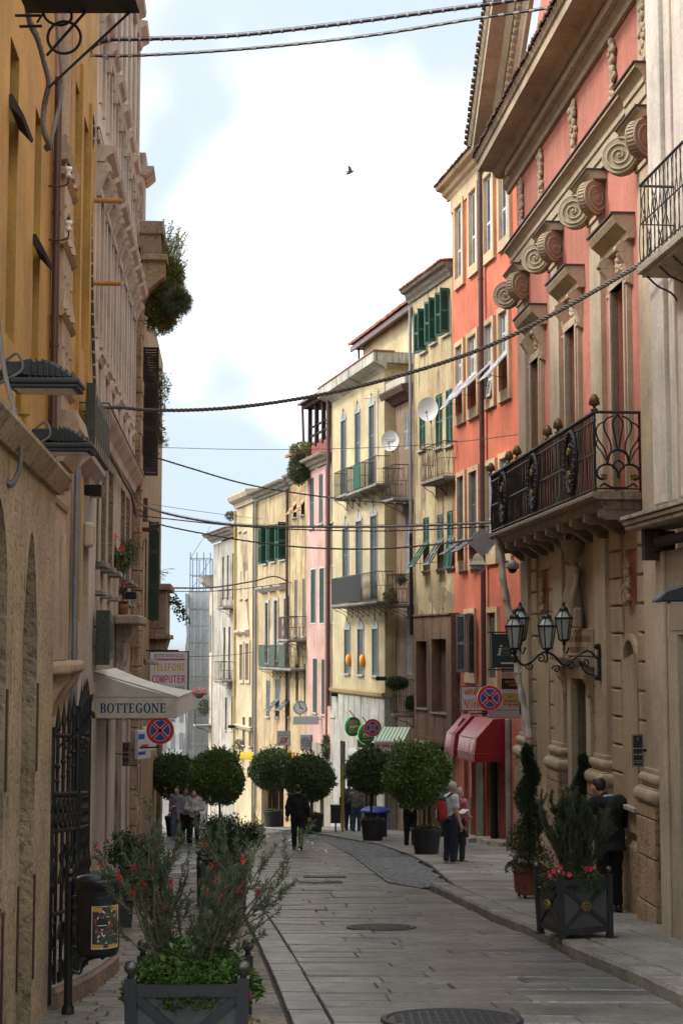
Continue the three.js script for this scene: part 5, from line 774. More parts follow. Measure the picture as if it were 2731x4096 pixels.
{
const d = 27.6, p = atDepth(356, 2870, d), w = sized(350, 698, d), y = (py) => atDepth(400, py, d).y - p.y, o = thing('shop_awning', 'cream fabric awning with blue BOTTEGONE lettering on the valance', 'awning', p, 0.02);
const cm = M('cream awning cloth', [0.70, 0.64, 0.53], { map: T.cloth, rough: 0.75, trans: 0.12, side: true });
const vt = y(2788), vb = y(2872), ap = y(2684), D = -3.6;
const tp = []; const N = 14, Mx = 8, P = [], I = [];   // sagging sloped top
for (let j = 0; j <= Mx; j++) for (let i = 0; i <= N; i++) { const s = i / N, t = j / Mx; const sag = Math.sin(Math.PI * s) * 0.07 + Math.sin(t * 12) * 0.006; const nearDip = Math.exp(-t * 9) * 0.0; P.push(0.02 + s * w, lerp(ap, vt, s) - sag * (0.6 + 0.4 * t) - nearDip, t * D); }
for (let j = 0; j < Mx; j++) for (let i = 0; i < N; i++) { const a = j * (N + 1) + i; I.push(a, a + 1, a + N + 1, a + 1, a + N + 2, a + N + 1); }
const tg = new THREE.BufferGeometry(); tg.setAttribute('position', new THREE.Float32BufferAttribute(P, 3)); tg.setIndex(I); tg.computeVertexNormals();
mesh('sloped_top', tg, cm, o);
const edge = []; for (let i = 0; i <= N; i++) { const s = i / N; edge.push([0.02 + s * w, lerp(ap, vt, s) - Math.sin(Math.PI * s) * 0.042]); }
mesh('side_cheek', [plate([[0, vt - 0.01], [w, vt - 0.01], ...edge.slice(0, N).reverse(), [0, ap - 0.06]], [], -0.012, 0)], cm, o);
mesh('valance', [bx(0, w, vb, vt, -0.006, 0.006), bx(w - 0.012, w, vb, vt, D, -0.006)], cm, o);
mesh('piping', [rod(V(0, vt, 0.008), V(w, vt, 0.008), 0.008), rod(V(0, vb, 0.006), V(w, vb, 0.006), 0.007)], M('awning piping', [0.34, 0.28, 0.2]), o);
words('BOTTEGONE', w * 0.5, (vt + vb) / 2 - 0.01, 0.008, w * 0.75, (vt - vb) * 0.46, M('blue letter dye', [0.012, 0.045, 0.13]), o);
mesh('frame_pole', [rod(V(-0.03, -2.9 + vb + 0.3, -0.1), V(-0.03, ap, -0.1), 0.02), rod(V(w - 0.02, vt, -0.02), V(0, vt, -0.02), 0.012), rod(V(0, ap, -0.05), V(w, vt, -0.03), 0.012)], mt.zinc, o);
const r = rng(3), s = []; for (let k = 0; k < 46; k++) { const t = k / 46; s.push(V(t * w, vb - 0.012 - 0.03 * Math.abs(Math.sin(t * 21)) * r(), 0.012 + r() * 0.01)); }
const sl = thing('string_lights', 'black wire of fairy lights drooping under the cream awning valance', 'string lights', p, 0.02); mesh('wire', tube(s, 0.006, 120, 4), mt.cable, sl); mesh('bulbs', s.map((q) => new THREE.ConeGeometry(0.008, 0.035, 5).translate(q.x + (r() - 0.5) * 0.03, q.y + (r() - 0.5) * 0.03, q.z)), mt.ironGrey, sl).userData.kind = 'stuff';
}
{
const d = 46, w = sized(600, 750, d), c = atDepth(675, 2693, d), h = sized(2610, 2778, d), o = thing('telephone_shop_sign', 'square hanging lightbox with yellow TELEFONI and red COMPUTER lettering', 'shop sign', c);
mesh('box', [rbx(-w / 2 - 0.03, w / 2 + 0.03, -h / 2 - 0.03, h / 2 + 0.03, -0.16, -0.002, 0.015), bx(-w * 0.3, w * 0.25, h / 2 + 0.03, h / 2 + 0.07, -0.15, -0.02)], mt.iron, o);
face('printed_face', w, h, 0.002, (x, W2, H2) => { x.fillStyle = '#d5d4d8'; x.fillRect(0, 0, W2, H2); txt(x, 'RETEUNOITALIA', W2 * 0.5, H2 * 0.09, H2 * 0.105, '#2b2a63', 'serif', { sx: W2 * 0.86 / (H2 * 0.98) }); x.fillStyle = '#a8282c'; x.fillRect(W2 * 0.07, H2 * 0.155, W2 * 0.86, H2 * 0.03); x.fillStyle = '#3a3a78'; x.fillRect(W2 * 0.07, H2 * 0.195, W2 * 0.86, H2 * 0.006); txt(x, 'TELEFONI', W2 * 0.5, H2 * 0.36, H2 * 0.25, '#c9a81c', 'sans-serif', { sx: W2 * 0.86 / (H2 * 1.2) }); txt(x, 'COMPUTER', W2 * 0.5, H2 * 0.635, H2 * 0.23, '#b3231f', 'monospace', { sx: W2 * 0.88 / (H2 * 1.1) }); txt(x, 'VIDEOGAMES', W2 * 0.5, H2 * 0.87, H2 * 0.15, '#17503c', 'serif', { sx: W2 * 0.9 / (H2 * 1.1) }); }, o, 384);
mesh('arm', [rod(V(-w / 2 - 0.5, h / 2 + 0.05, -0.08), V(0, h / 2 + 0.05, -0.08), 0.02)], mt.iron, o);
}
{
const pl3 = (px, py, d, w, h, col, lines, label, name, turn = 0) => { const o = thing(name, label, 'plaque', atDepth(px, py, d), turn); mesh('board', rbx(-w / 2, w / 2, -h / 2, h / 2, -0.03, -0.002, 0.006), M('plaque edge', [0.05, 0.04, 0.04]), o); face('printed_face', w * 0.97, h * 0.985, 0.001, (x, W2, H2) => { x.fillStyle = col; x.fillRect(0, 0, W2, H2); x.strokeStyle = '#cfc8c4'; x.lineWidth = W2 * 0.035; x.strokeRect(W2 * 0.04, W2 * 0.04, W2 * 0.92, H2 - W2 * 0.08); lines.forEach(([s, y, sz]) => s[0] === '~' ? scrawl(x, W2 * 0.14, W2 * 0.86, H2 * y, W2 * sz * 0.7, '#b9b2ad', y * 100 | 0) : txt(x, s, W2 / 2, H2 * y, W2 * sz, '#d8d2cc', 'sans-serif')); x.strokeStyle = '#cfc8c4'; x.lineWidth = W2 * 0.02; x.beginPath(); x.moveTo(W2 * 0.44, H2 * 0.17); x.lineTo(W2 * 0.5, H2 * 0.08); x.lineTo(W2 * 0.56, H2 * 0.17); x.closePath(); x.stroke(); }, o, 192); mesh('mount', [rod(V(w * 0.4, -h / 2, -0.05), V(w * 0.4, h / 2, -0.05), 0.02), rod(V(w * 0.3, 0, -0.05), V(w * 1.5 * Math.sign(px - 1365), 0, -0.1), 0.012)], mt.iron, o); };
pl3(504, 3017, 34, 0.165, 0.53, '#4a2a2c', [['~', 0.42, 0.2], ['~', 0.62, 0.2], ['~', 0.84, 0.1], ['~', 0.9, 0.1]], 'narrow brown heritage plaque on the left row beyond the awning', 'heritage_plaque');
pl3(2549, 3002, 19.7, 0.14, 0.41, '#2c2a2b', [['teatro civico', 0.43, 0.15], ['sec. XIX', 0.62, 0.2], ['~', 0.82, 0.1], ['~', 0.88, 0.1]], 'dark TEATRO CIVICO plaque on a post beside the last pilaster', 'heritage_plaque');
}
[[546, 2980, 38.5, 0.11, 0.72, 'nearer white lightbox on the left row below the awning'], [569, 2957, 41, 0.10, 0.66, 'farther white lightbox beside the no-stopping disc']].forEach(([px, py, d, w, h, l]) => { const o = thing('lightbox_sign', l, 'shop sign', atDepth(px, py, d), -0.5); mesh('box', rbx(-w / 2, w / 2, -h / 2, h / 2, -0.55, 0, 0.012), M('lightbox plastic', [0.62, 0.63, 0.64], { rough: 0.5 }), o); const f = face('printed_face', 0.52, h * 0.94, 0, (x, W2, H2) => { x.fillStyle = '#c9ccd2'; x.fillRect(0, 0, W2, H2); x.fillStyle = '#3b5a94'; x.fillRect(0, H2 * 0.1, W2 * 0.5, H2 * 0.2); x.fillStyle = '#b5403a'; x.fillRect(W2 * 0.2, H2 * 0.5, W2 * 0.6, H2 * 0.12); x.fillStyle = '#3b5a94'; x.fillRect(0, H2 * 0.75, W2 * 0.6, H2 * 0.12); }, o, 128); f.rotation.y = Math.PI / 2; f.position.set(w / 2 + 0.002, 0, -0.27); });
{
const board = (name, label, x0, y0, x1, y1, d, th, edge, draw, turn, res) => { const w = sized(x0, x1, d), h = sized(y0, y1, d), o = thing(name, label, 'shop sign', atDepth((x0 + x1) / 2, (y0 + y1) / 2, d), turn || 0); mesh('board', rbx(-w / 2, w / 2, -h / 2, h / 2, -th, -0.002, 0.008), edge, o); face('printed_face', w * 0.96, h * 0.95, 0.001, draw, o, res || 320); return [o, w, h]; };
let [o, w, h] = board('information_sign', 'dark green tourist information board with a white letter i', 1966, 2536, 2098, 2670, 38, 0.05, mt.iron, (x, W2, H2) => { x.fillStyle = '#0d2b2d'; x.fillRect(0, 0, W2, H2); txt(x, 'i', W2 * 0.2, H2 * 0.5, H2 * 0.42, '#a9b0ae', 'serif', { w: 'italic bold' }); txt(x, 'info', W2 * 0.42, H2 * 0.44, H2 * 0.13, '#4b7a34'); scrawl(x, W2 * 0.32, W2 * 0.9, H2 * 0.55, H2 * 0.035, '#5d6a68', 2); scrawl(x, W2 * 0.32, W2 * 0.88, H2 * 0.63, H2 * 0.03, '#5d6a68', 3); x.fillStyle = '#a9b0ae'; x.fillRect(W2 * 0.26, H2 * 0.86, W2 * 0.6, H2 * 0.05); });
mesh('hanging_bars', [rod(V(-w * 0.62, h / 2 + 0.04, -0.03), V(w * 0.6, h / 2 + 0.04, -0.03), 0.018), rod(V(-w * 0.62, -h / 2 - 0.05, -0.03), V(w * 0.62, -h / 2 - 0.05, -0.03), 0.018), tube([[w * 0.6, -h / 2 - 0.05, -0.03], [w * 0.6, -h / 2 - 0.12, -0.03], [w * 0.56, -h / 2 - 0.14, -0.03]], 0.012, 8, 5)], mt.iron, o);
board('lotto_sign', 'small LOTTO sign with red ringed letters over a black WESTERN UNION panel', 2004, 2673, 2088, 2756, 38.6, 0.07, mt.iron, (x, W2, H2) => { x.fillStyle = '#23559a'; x.fillRect(0, 0, W2, H2 * 0.16); txt(x, 'VALORI BOLLATI', W2 / 2, H2 * 0.08, H2 * 0.11, '#c4ccd6'); x.fillStyle = '#c2c2c0'; x.fillRect(0, H2 * 0.16, W2, H2 * 0.32); 'LOTTO'.split('').forEach((c, i) => { const X = W2 * (0.12 + i * 0.19); x.strokeStyle = '#a82a2a'; x.lineWidth = H2 * 0.03; x.beginPath(); x.arc(X, H2 * 0.32, H2 * 0.105, 0, 7); x.stroke(); txt(x, c, X, H2 * 0.32, H2 * 0.15, '#222'); }); x.fillStyle = '#17150f'; x.fillRect(0, H2 * 0.48, W2, H2 * 0.52); txt(x, 'WESTERN', W2 * 0.45, H2 * 0.66, H2 * 0.14, '#c98a18'); txt(x, 'UNION', W2 * 0.6, H2 * 0.82, H2 * 0.14, '#c98a18'); });
board('tobacconist_sign', 'wide pale board with TABACCHI lettering above the red awnings', 1955, 2752, 2092, 2872, 39.4, 0.08, mt.zinc, (x, W2, H2) => { x.fillStyle = '#a9abaa'; x.fillRect(0, 0, W2, H2); txt(x, 'TABACCHI', W2 * 0.45, H2 * 0.42, H2 * 0.42, '#2f2f33', 'serif', { sx: 0.75 }); txt(x, 'GIORNALI · ARTICOLI DA REGALO · SOUVENIR', W2 * 0.48, H2 * 0.75, H2 * 0.07, '#3a3a3e'); txt(x, 'LOTTO', W2 * 0.72, H2 * 0.6, H2 * 0.13, '#a33'); x.fillStyle = '#2a2a2e'; x.fillRect(W2 * 0.9, H2 * 0.3, W2 * 0.1, H2 * 0.6); txt(x, 'T', W2 * 0.95, H2 * 0.5, H2 * 0.28, '#ddd'); });
board('scratch_card_sign', 'white hanging sign with orange and blue GRATTA E VINCI lettering', 1842, 2746, 1956, 2842, 39, 0.09, mt.iron, (x, W2, H2) => { x.fillStyle = '#b9b8c4'; x.fillRect(0, 0, W2, H2); x.fillStyle = '#d88c1a'; x.strokeStyle = '#23245a'; x.lineWidth = 5; for (const [a, b, c, d2] of [[0.18, 0.24, 0.06, 0.09], [0.33, 0.2, 0.07, 0.1], [0.53, 0.2, 0.07, 0.16]]) { x.beginPath(); x.ellipse(W2 * a, H2 * b, W2 * c, H2 * d2, 0.4, 0, 7); x.fill(); x.stroke(); } txt(x, 'Gratta', W2 * 0.42, H2 * 0.45, H2 * 0.3, '#23245a'); txt(x, 'Gratta', W2 * 0.41, H2 * 0.44, H2 * 0.28, '#e9e9f0'); txt(x, 'e', W2 * 0.14, H2 * 0.7, H2 * 0.26, '#d88c1a'); txt(x, 'Vinci', W2 * 0.52, H2 * 0.74, H2 * 0.42, '#23245a'); txt(x, 'Vinci', W2 * 0.51, H2 * 0.73, H2 * 0.39, '#d88c1a'); }, 0.12);
board('tow_zone_sign', 'small yellow ZONA RIMOZIONE plate beside the large no-stopping disc', 2008, 2768, 2074, 2816, 36.2, 0.02, mt.zinc, (x, W2, H2) => { x.fillStyle = '#8f7a45'; x.fillRect(0, 0, W2, H2); x.strokeStyle = '#2d2616'; x.lineWidth = 4; x.beginPath(); x.moveTo(W2 * 0.4, H2 * 0.42); x.lineTo(W2 * 0.52, H2 * 0.3); x.lineTo(W2 * 0.6, H2 * 0.36); x.moveTo(W2 * 0.62, H2 * 0.22); x.lineTo(W2 * 0.84, H2 * 0.36); x.stroke(); x.fillStyle = '#2d2616'; x.fillRect(W2 * 0.34, H2 * 0.36, W2 * 0.22, H2 * 0.08); txt(x, 'ZONA RIMOZIONE', W2 / 2, H2 * 0.78, H2 * 0.24, '#2d2616', 'sans-serif', { sx: W2 / (H2 * 2.5) }); }, 0.1);
board('limited_traffic_sign', 'white ZONA TRAFFICO LIMITATO end sign with a red barred circle', 1108, 2924, 1162, 2982, 60, 0.03, mt.zinc, (x, W2, H2) => { x.fillStyle = '#b9b7b4'; x.fillRect(0, 0, W2, H2); txt(x, 'zona', W2 / 2, H2 * 0.13, H2 * 0.11, '#222', 'monospace'); txt(x, 'traffico limitato', W2 / 2, H2 * 0.28, H2 * 0.11, '#222', 'monospace', { sx: 0.75 }); x.strokeStyle = '#9c2f30'; x.lineWidth = H2 * 0.08; x.beginPath(); x.arc(W2 * 0.5, H2 * 0.65, H2 * 0.18, 0, 7); x.stroke(); x.beginPath(); x.moveTo(W2 * 0.14, H2 * 0.92); x.lineTo(W2 * 0.86, H2 * 0.42); x.stroke(); });
board('street_name_sign', 'small pale street name plate reading VIA M on the cream corner', 1028, 2986, 1058, 3016, 76.4, 0.02, mt.zinc, (x, W2, H2) => { x.fillStyle = '#a5a29b'; x.fillRect(0, 0, W2, H2); txt(x, 'VIA M', W2 / 2, H2 / 2, H2 * 0.32, '#333', 'serif'); });
}
{
const cloth = M('red awning cloth', [0.38, 0.018, 0.028], { map: T.cloth, rough: 0.6, coat: 0.12 });
[[2.0, 2.95, 'LOTO', 'farther red rounded awning with white LOTO lettering'], [3.35, 5.05, 'TABACCHI', 'nearer red rounded awning with white TABACCHI lettering']].forEach(([u0, u1, s, l]) => {
const o = thing('red_awning', l, 'awning', Rd.toWorld(u0, 0, 0.02), Rd.turn, 'red shop awnings'), w = u1 - u0, pf = [[0, -0.1], [0.32, -0.12], [0.78, -0.62], [0.84, -1.02]];
const top = []; const P = [], I = []; const N = 8; pf.forEach(([n, v], j) => { for (let i = 0; i <= N; i++) P.push(w * i / N, v - (j === 2 ? 0.02 * Math.sin(i * 2.4) : 0), n + (j > 1 ? 0.012 * Math.sin(i * 2.9) : 0)); }); for (let j = 0; j < 3; j++) for (let i = 0; i < N; i++) { const a = j * (N + 1) + i; I.push(a, a + N + 1, a + 1, a + 1, a + N + 1, a + N + 2); }
const tg = new THREE.BufferGeometry(); tg.setAttribute('position', new THREE.Float32BufferAttribute(P, 3)); tg.setIndex(I); tg.computeVertexNormals(); mesh('canopy', tg, cloth, o);
for (const x of [0, w]) mesh('side_panel', plate([[0, -0.1], [0.32, -0.12], [0.78, -0.62], [0.84, -1.02], [0, -1.02]], [], -0.006, 0.006).rotateY(-Math.PI / 2).translate(x, 0, 0), cloth, o);
const sc = (L, put) => { const l = []; const n = Math.round(L / 0.14); const pts = [[0, 0]]; for (let i = 0; i < n; i++) for (let k = 0; k <= 6; k++) pts.push([(i + k / 6) * L / n, -0.2 - 0.05 * Math.sin(Math.PI * k / 6)]); pts.push([L, 0]); return plate(pts, [], -0.004, 0.004); };
mesh('valance', [sc(w).translate(0, -1.02, 0.84), sc(0.84).rotateY(-Math.PI / 2).translate(w, -1.02, 0), sc(0.84).rotateY(-Math.PI / 2).translate(0, -1.02, 0)], cloth, o);
mesh('seam', [w, 0].flatMap((x) => [rod(V(x, -0.12, 0.32), V(x, -1.0, 0.02), 0.006), rod(V(x, -0.62, 0.78), V(x, -1.0, 0.02), 0.006), rod(V(x, -1.02, 0.0), V(x, -1.02, 0.84), 0.007)]).concat([rod(V(0, -0.62, 0.79), V(w, -0.62, 0.79), 0.007), rod(V(0, -1.02, 0.845), V(w, -1.02, 0.845), 0.007), rod(V(0, -0.12, 0.325), V(w, -0.12, 0.325), 0.007)]), M('awning seam', [0.45, 0.28, 0.24]), o);
words(s, w / 2, -1.115, 0.846, w * 0.82, 0.14, M('faded white dye', [0.5, 0.38, 0.36]), o);
});
}
{
const o = thing('striped_awning', 'small green and white striped shop awning under the box balcony', 'awning', atDepth(1570, 2950, 52.5), -0.35), g1 = M('awning green', [0.20, 0.34, 0.16]), w1 = M('awning white', [0.62, 0.64, 0.58]); const l = [[], []]; for (let i = 0; i < 16; i++) l[i % 2].push(bx(-0.5 + i / 16, -0.5 + (i + 1) / 16, -0.006, 0.006, -0.45, 0.45).rotateX(0.5).translate(0, 0.12, 0)); mesh('green_stripes', l[0], g1, o).userData.kind = 'stuff'; mesh('white_stripes', l[1], w1, o).userData.kind = 'stuff'; mesh('front_bar', bx(-0.52, 0.52, -0.14, -0.08, 0.38, 0.44), mt.white, o); const f = face('valance', 1.0, 0.3, 0, (x, W2, H2) => { x.fillStyle = '#b5aca4'; x.fillRect(0, 0, W2, H2); scrawl(x, W2 * 0.05, W2 * 0.95, H2 * 0.5, H2 * 0.4, '#8d3038', 4); }, o, 192); f.position.set(0, -0.27, 0.415);
const p = thing('white_awning', 'white rounded canopy of the shop below the round green signs', 'awning', atDepth(1462, 3040, 56), -0.3); mesh('canopy', (() => { const g = new THREE.CylinderGeometry(0.62, 0.62, 1.5, 18, 1, false, 0, Math.PI / 2); g.rotateZ(Math.PI / 2); return g.translate(0.1, -0.2, -0.3); })(), M('white canvas', [0.6, 0.59, 0.55], { map: T.cloth, side: true }), p);
const y = thing('yellow_awning', 'yellow rounded shop canopy on the cream house', 'awning', atDepth(988, 3030, 76.5), -0.3); mesh('canopy', new THREE.CylinderGeometry(0.36, 0.36, 0.7, 16, 1, false, 0, Math.PI / 2).rotateZ(Math.PI / 2).translate(0, -0.1, -0.2), M('yellow canvas', [0.62, 0.40, 0.02], { map: T.cloth, side: true }), y);
const q = thing('yellow_fascia', 'yellow and red shop fascia on the faded ochre house', 'shop sign', atDepth(1140, 3022, 68.5), -0.3); mesh('board', rbx(-0.4, 0.4, -0.16, 0.16, -0.1, 0, 0.02), M('fascia yellow', [0.62, 0.35, 0.03]), q); const f2 = face('printed_face', 0.78, 0.3, 0.002, (x, W2, H2) => { x.fillStyle = '#c99320'; x.fillRect(0, 0, W2, H2); scrawl(x, W2 * 0.3, W2 * 0.95, H2 * 0.5, H2 * 0.6, '#b3251f', 8); }, q, 128);
}
[[1410, 2906, 58.2, 'left round shop sign with a green rim on the white shop wall'], [1464, 2936, 55.8, 'right round shop sign with a green rim behind the no-stopping disc']].forEach(([px, py, d, l]) => { const o = thing('round_shop_sign', l, 'shop sign', atDepth(px, py, d), 0.75, 'round green shop signs'); mesh('drum', new THREE.CylinderGeometry(0.36, 0.36, 0.16, 28).rotateX(Math.PI / 2), M('sign drum', [0.05, 0.06, 0.05]), o); mesh('green_rim', new THREE.TorusGeometry(0.365, 0.014, 8, 36).translate(0, 0, -0.05), M('green tube light', [0.05, 0.6, 0.12], { emissive: [0.06, 0.75, 0.16], ei: 0.22 }), o); const f = face('printed_face', 0.6, 0.5, 0.082, (x, W2, H2) => { x.fillStyle = '#6d7c4a'; x.fillRect(0, 0, W2, H2); scrawl(x, W2 * 0.15, W2 * 0.85, H2 * 0.5, H2 * 0.16, '#d4d8bb', 6); }, o, 128); mesh('arm', rod(V(0.1, 0.36, 0), V(0.1, 0.6, -0.3), 0.02), mt.iron, o); });
{
const d = 64, o = thing('street_clock', 'round white street clock over a blank sign box', 'clock', atDepth(1200, 2830, d), 0.06), r = sized(1174, 1227, d) / 2; mesh('case', lathe([[0.001, -0.06], [r, -0.06], [r * 1.04, -0.03], [r * 1.04, 0.03], [r * 0.94, 0.035], [r * 0.92, 0.015]], 36).rotateX(Math.PI / 2), mt.zinc, o); mesh('dial', new THREE.CylinderGeometry(r * 0.94, r * 0.94, 0.02, 36).rotateX(Math.PI / 2).translate(0, 0, 0.01), M('clock dial', [0.62, 0.64, 0.66], { rough: 0.4 }), o);
mesh('hour_marks', [...Array(12)].map((_, k) => bx(-0.01, 0.01, r * 0.72, r * 0.86, 0.021, 0.026).rotateZ(k * Math.PI / 6)), mt.iron, o).userData.kind = 'stuff'; mesh('hand', bx(-0.012, 0.012, -0.03, r * 0.8, 0.028, 0.034).rotateZ(0.2), mt.iron, o); mesh('hand', bx(-0.015, 0.015, -0.03, r * 0.5, 0.035, 0.041).rotateZ(-2.0), mt.iron, o);
mesh('sign_box', rbx(-0.3, 0.78, -r - 0.42, -r - 0.08, -0.08, 0.05, 0.02), M('blank sign box', [0.44, 0.45, 0.46], { rough: 0.5 }), o); mesh('neck', cyl(0, -r - 0.1, -r + 0.02, 0, 0.03), mt.zinc, o);
mesh('arm', [rod(V(0.7, -r - 0.2, 0), V(1.6, -r - 0.2, -0.1), 0.02)], mt.zinc, o);
}
{ const o = thing('air_conditioner', 'grey air conditioner unit on the wall beneath the clock box', 'air conditioner', atDepth(1222, 2968, 65.5), -0.25); mesh('case', rbx(-0.25, 0.25, -0.32, 0.32, -0.25, 0, 0.03), mt.zinc, o); mesh('fan_guard', [0.08, 0.14, 0.2].map((r) => new THREE.TorusGeometry(r, 0.008, 5, 20).translate(0, 0, 0.005)), mt.ironGrey, o); mesh('bracket', [bx(-0.2, -0.16, -0.38, -0.32, -0.4, 0), bx(0.16, 0.2, -0.38, -0.32, -0.4, 0)], mt.iron, o); }
function boxLamp(px0, px1, py0, py1, d, label, side = -1, group) { const w = sized(px0, px1, d), h = sized(py0, py1, d), o = thing('box_lamp', label, 'wall lamp', atDepth((px0 + px1) / 2, (py0 + py1) / 2, d), 0.0, group || 'black box lamps on the house fronts'); mesh('housing', [rbx(-w / 2, w / 2, -h / 2, h / 2, -0.34, 0.0, 0.018), rbx(-w / 2 + 0.02, w / 2 - 0.02, -h / 2 + 0.02, h / 2 - 0.02, -0.01, 0.008, 0.004)], M('black lamp box', [0.012, 0.012, 0.013], { rough: 0.35 }), o); mesh('lens', bx(-w / 2 + 0.03, w / 2 - 0.03, -h / 2 - 0.006, -h / 2 + 0.003, -0.3, -0.04), M('frosted lens', [0.5, 0.5, 0.48], { rough: 0.3 }), o); mesh('arm', [rod(V(side * w / 2, 0, -0.12), V(side * (w / 2 + 0.12), -0.02, -0.12), 0.025), bx(side * (w / 2 + 0.1), side * (w / 2 + 0.13), -0.12, 0.1, -0.2, -0.05)], mt.iron, o); }
boxLamp(296, 408, 1937, 1985, 25.6, 'nearest black box lamp on the left row, above the siren box');
boxLamp(474, 547, 2367, 2396, 35.5, 'middle black box lamp on the left row, by the hanging geraniums');
boxLamp(602, 653, 2549, 2571, 49, 'farthest black box lamp on the left row, above the telephone shop sign');
boxLamp(1502, 1544, 2706, 2722, 54.6, 'black box lamp at the corner of the yellow house', 1); boxLamp(1323, 1361, 2770, 2785, 61.5, 'black box lamp between the pink and yellow houses', 1); boxLamp(912, 938, 2901, 2912, 80, 'black box lamp on the grey white house', 1); boxLamp(850, 872, 2941, 2950, 87, 'farthest black box lamp near the scaffold', 1);
{ const [u, v] = Yo.hit(297, 2092, 0.1), o = thing('siren_box', 'cream plastic alarm siren box on the left row below a black lamp', 'alarm box', Yo.toWorld(Yo.len - 1.55, v, 0.0), Yo.turn); mesh('cover', rbx(-0.15, 0.15, -0.21, 0.21, 0.02, 0.19, 0.06, 4), M('siren plastic', [0.52, 0.44, 0.26], { rough: 0.5 }), o); const l = []; for (let k = 0; k < 8; k++) l.push(bx(-0.1, 0.1, -0.13 + k * 0.035, -0.118 + k * 0.035, 0.17, 0.196)); mesh('vents', l, M('siren vents', [0.36, 0.29, 0.16]), o); mesh('base', bx(-0.13, 0.13, -0.18, 0.18, -0.02, 0.03), mt.zinc, o); }
function flood(px0, px1, py, d, label) {
const w = sized(px0, px1, d), o = thing('floodlight', label, 'floodlight', atDepth((px0 + px1) / 2, py, d), 0.03, 'black finned floodlights'), m = M('floodlight black', [0.018, 0.018, 0.019], { rough: 0.5, map: T.paint }), a = -w / 2, b = w / 2;
mesh('frame', [rbx(a + 0.05, b, -0.05, 0.0, -0.2, 0.14, 0.02, 3), rbx(a + 0.05, b - 0.01, -0.075, -0.045, -0.19, 0.13, 0.012)], m, o);
mesh('reflector_housing', plate([[a + w * 0.32, 0], [b - w * 0.08, 0], [b - w * 0.22, 0.075], [b - w * 0.36, 0.118], [b - w * 0.46, 0.13], [a + w * 0.4, 0.115], [a + w * 0.32, 0.06]], [], -0.13, 0.09, 0.02), m, o);
for (let k = 0; k < 8; k++) { const t = k / 7, x = lerp(a + w * 0.36, b - w * 0.1, t); mesh('fin', bx(x - 0.004, x + 0.004, 0, Math.max(0.02, 0.135 - 0.12 * Math.max(0, t - 0.25)), -0.15, 0.115), m, o); }
mesh('gear_box', [rbx(a - 0.02, a + w * 0.34, 0.01, 0.125, -0.14, 0.06, 0.02, 3), new THREE.CylinderGeometry(0.055, 0.055, 0.25, 16).rotateX(Math.PI / 2).translate(a + w * 0.32, 0.075, -0.03)], m, o);
mesh('glass', bx(a + 0.09, b - 0.05, -0.079, -0.074, -0.16, 0.1), M('floodlight glass', [0.35, 0.36, 0.35], { rough: 0.12 }), o);
mesh('stirrup', [rod(V(a - 0.3, 0.02, -0.04), V(a + 0.08, 0.06, -0.04), 0.03), bx(a - 0.1, a + 0.1, 0.0, 0.03, -0.15, 0.05)], m, o);
mesh('flex', tube([[a + 0.02, 0.12, 0.08], [a + 0.1, 0.17, 0.1], [a + 0.14, 0.06, 0.1], [a + 0.02, -0.02, 0.1], [a - 0.15, -0.08, 0.02], [a - 0.3, 0.0, -0.05]], 0.011, 30, 6), mt.cableGrey, o);
}
flood(20, 330, 1520, 10.6, 'nearer black finned floodlight over the sandstone cornice');
flood(140, 380, 1777, 12.4, 'farther black finned floodlight below and beyond the first');
{ const o = thing('junction_box', 'ochre painted junction box below the nearer floodlight', 'junction box', atDepth(96, 1618, 11.2), 0.6); mesh('box', rbx(-0.045, 0.045, -0.085, 0.085, -0.06, 0.03, 0.01), ochreM, o); mesh('lid', rbx(-0.04, 0.04, -0.08, 0.08, 0.03, 0.042, 0.006), ochreM, o); mesh('conduit', [tube([[0, 0.085, 0], [-0.03, 0.16, 0.0], [-0.1, 0.2, -0.05]], 0.018, 10, 7), tube([[0, -0.085, 0], [0.03, -0.2, 0], [0.09, -0.3, -0.04], [0.12, -0.42, -0.1]], 0.016, 12, 7)], ochreM, o); }
function px3(pts) { return pts.map(([x, y, d]) => atDepth(x, y, d)); }
function cableObj(label, pts, r, m, o = {}) {
const P = px3(pts), c = new THREE.CatmullRomCurve3(P), g = [], n = o.n || 90;
if (o.twist) { const fr = c.computeFrenetFrames(n, false); for (let s = 0; s < o.strands; s++) { const q = []; for (let i = 0; i <= n; i++) { const p = c.getPointAt(i / n), a = s / o.strands * 6.283 + i / n * o.twist * 6.283; q.push(p.clone().add(V(0, Math.cos(a) * r, Math.sin(a) * r))); } g.push(new THREE.TubeGeometry(new THREE.CatmullRomCurve3(q), n * 2, r * 0.95, 6)); } } else g.push(new THREE.TubeGeometry(c, n, r, 7));
const ob = thing('overhead_cable', label, 'cable', null, 0, o.group || 'cables strung across the street'); mesh('cable', g, m, ob);
if (o.ties) { const t = []; for (let k = 1; k < o.ties; k++) { const p = c.getPointAt(k / o.ties), d = c.getTangentAt(k / o.ties); const q = new THREE.CylinderGeometry(r * 1.22, r * 1.22, o.tieW || 0.04, 8); q.applyQuaternion(new THREE.Quaternion().setFromUnitVectors(V(0, 1, 0), d)); t.push(q.translate(p.x, p.y, p.z)); } mesh('ties', t, o.tieM || M('tie tape', [0.35, 0.32, 0.29]), ob).userData.kind = 'stuff'; }
if (o.messenger) g.length && mesh('messenger_wire', new THREE.TubeGeometry(new THREE.CatmullRomCurve3(P.map((p) => p.clone().add(V(0, r * 1.6, 0)))), n, 0.004, 4), mt.cable, ob);
return ob;
}
const violet = M('violet black sheath', [0.022, 0.016, 0.032], { rough: 0.4 });
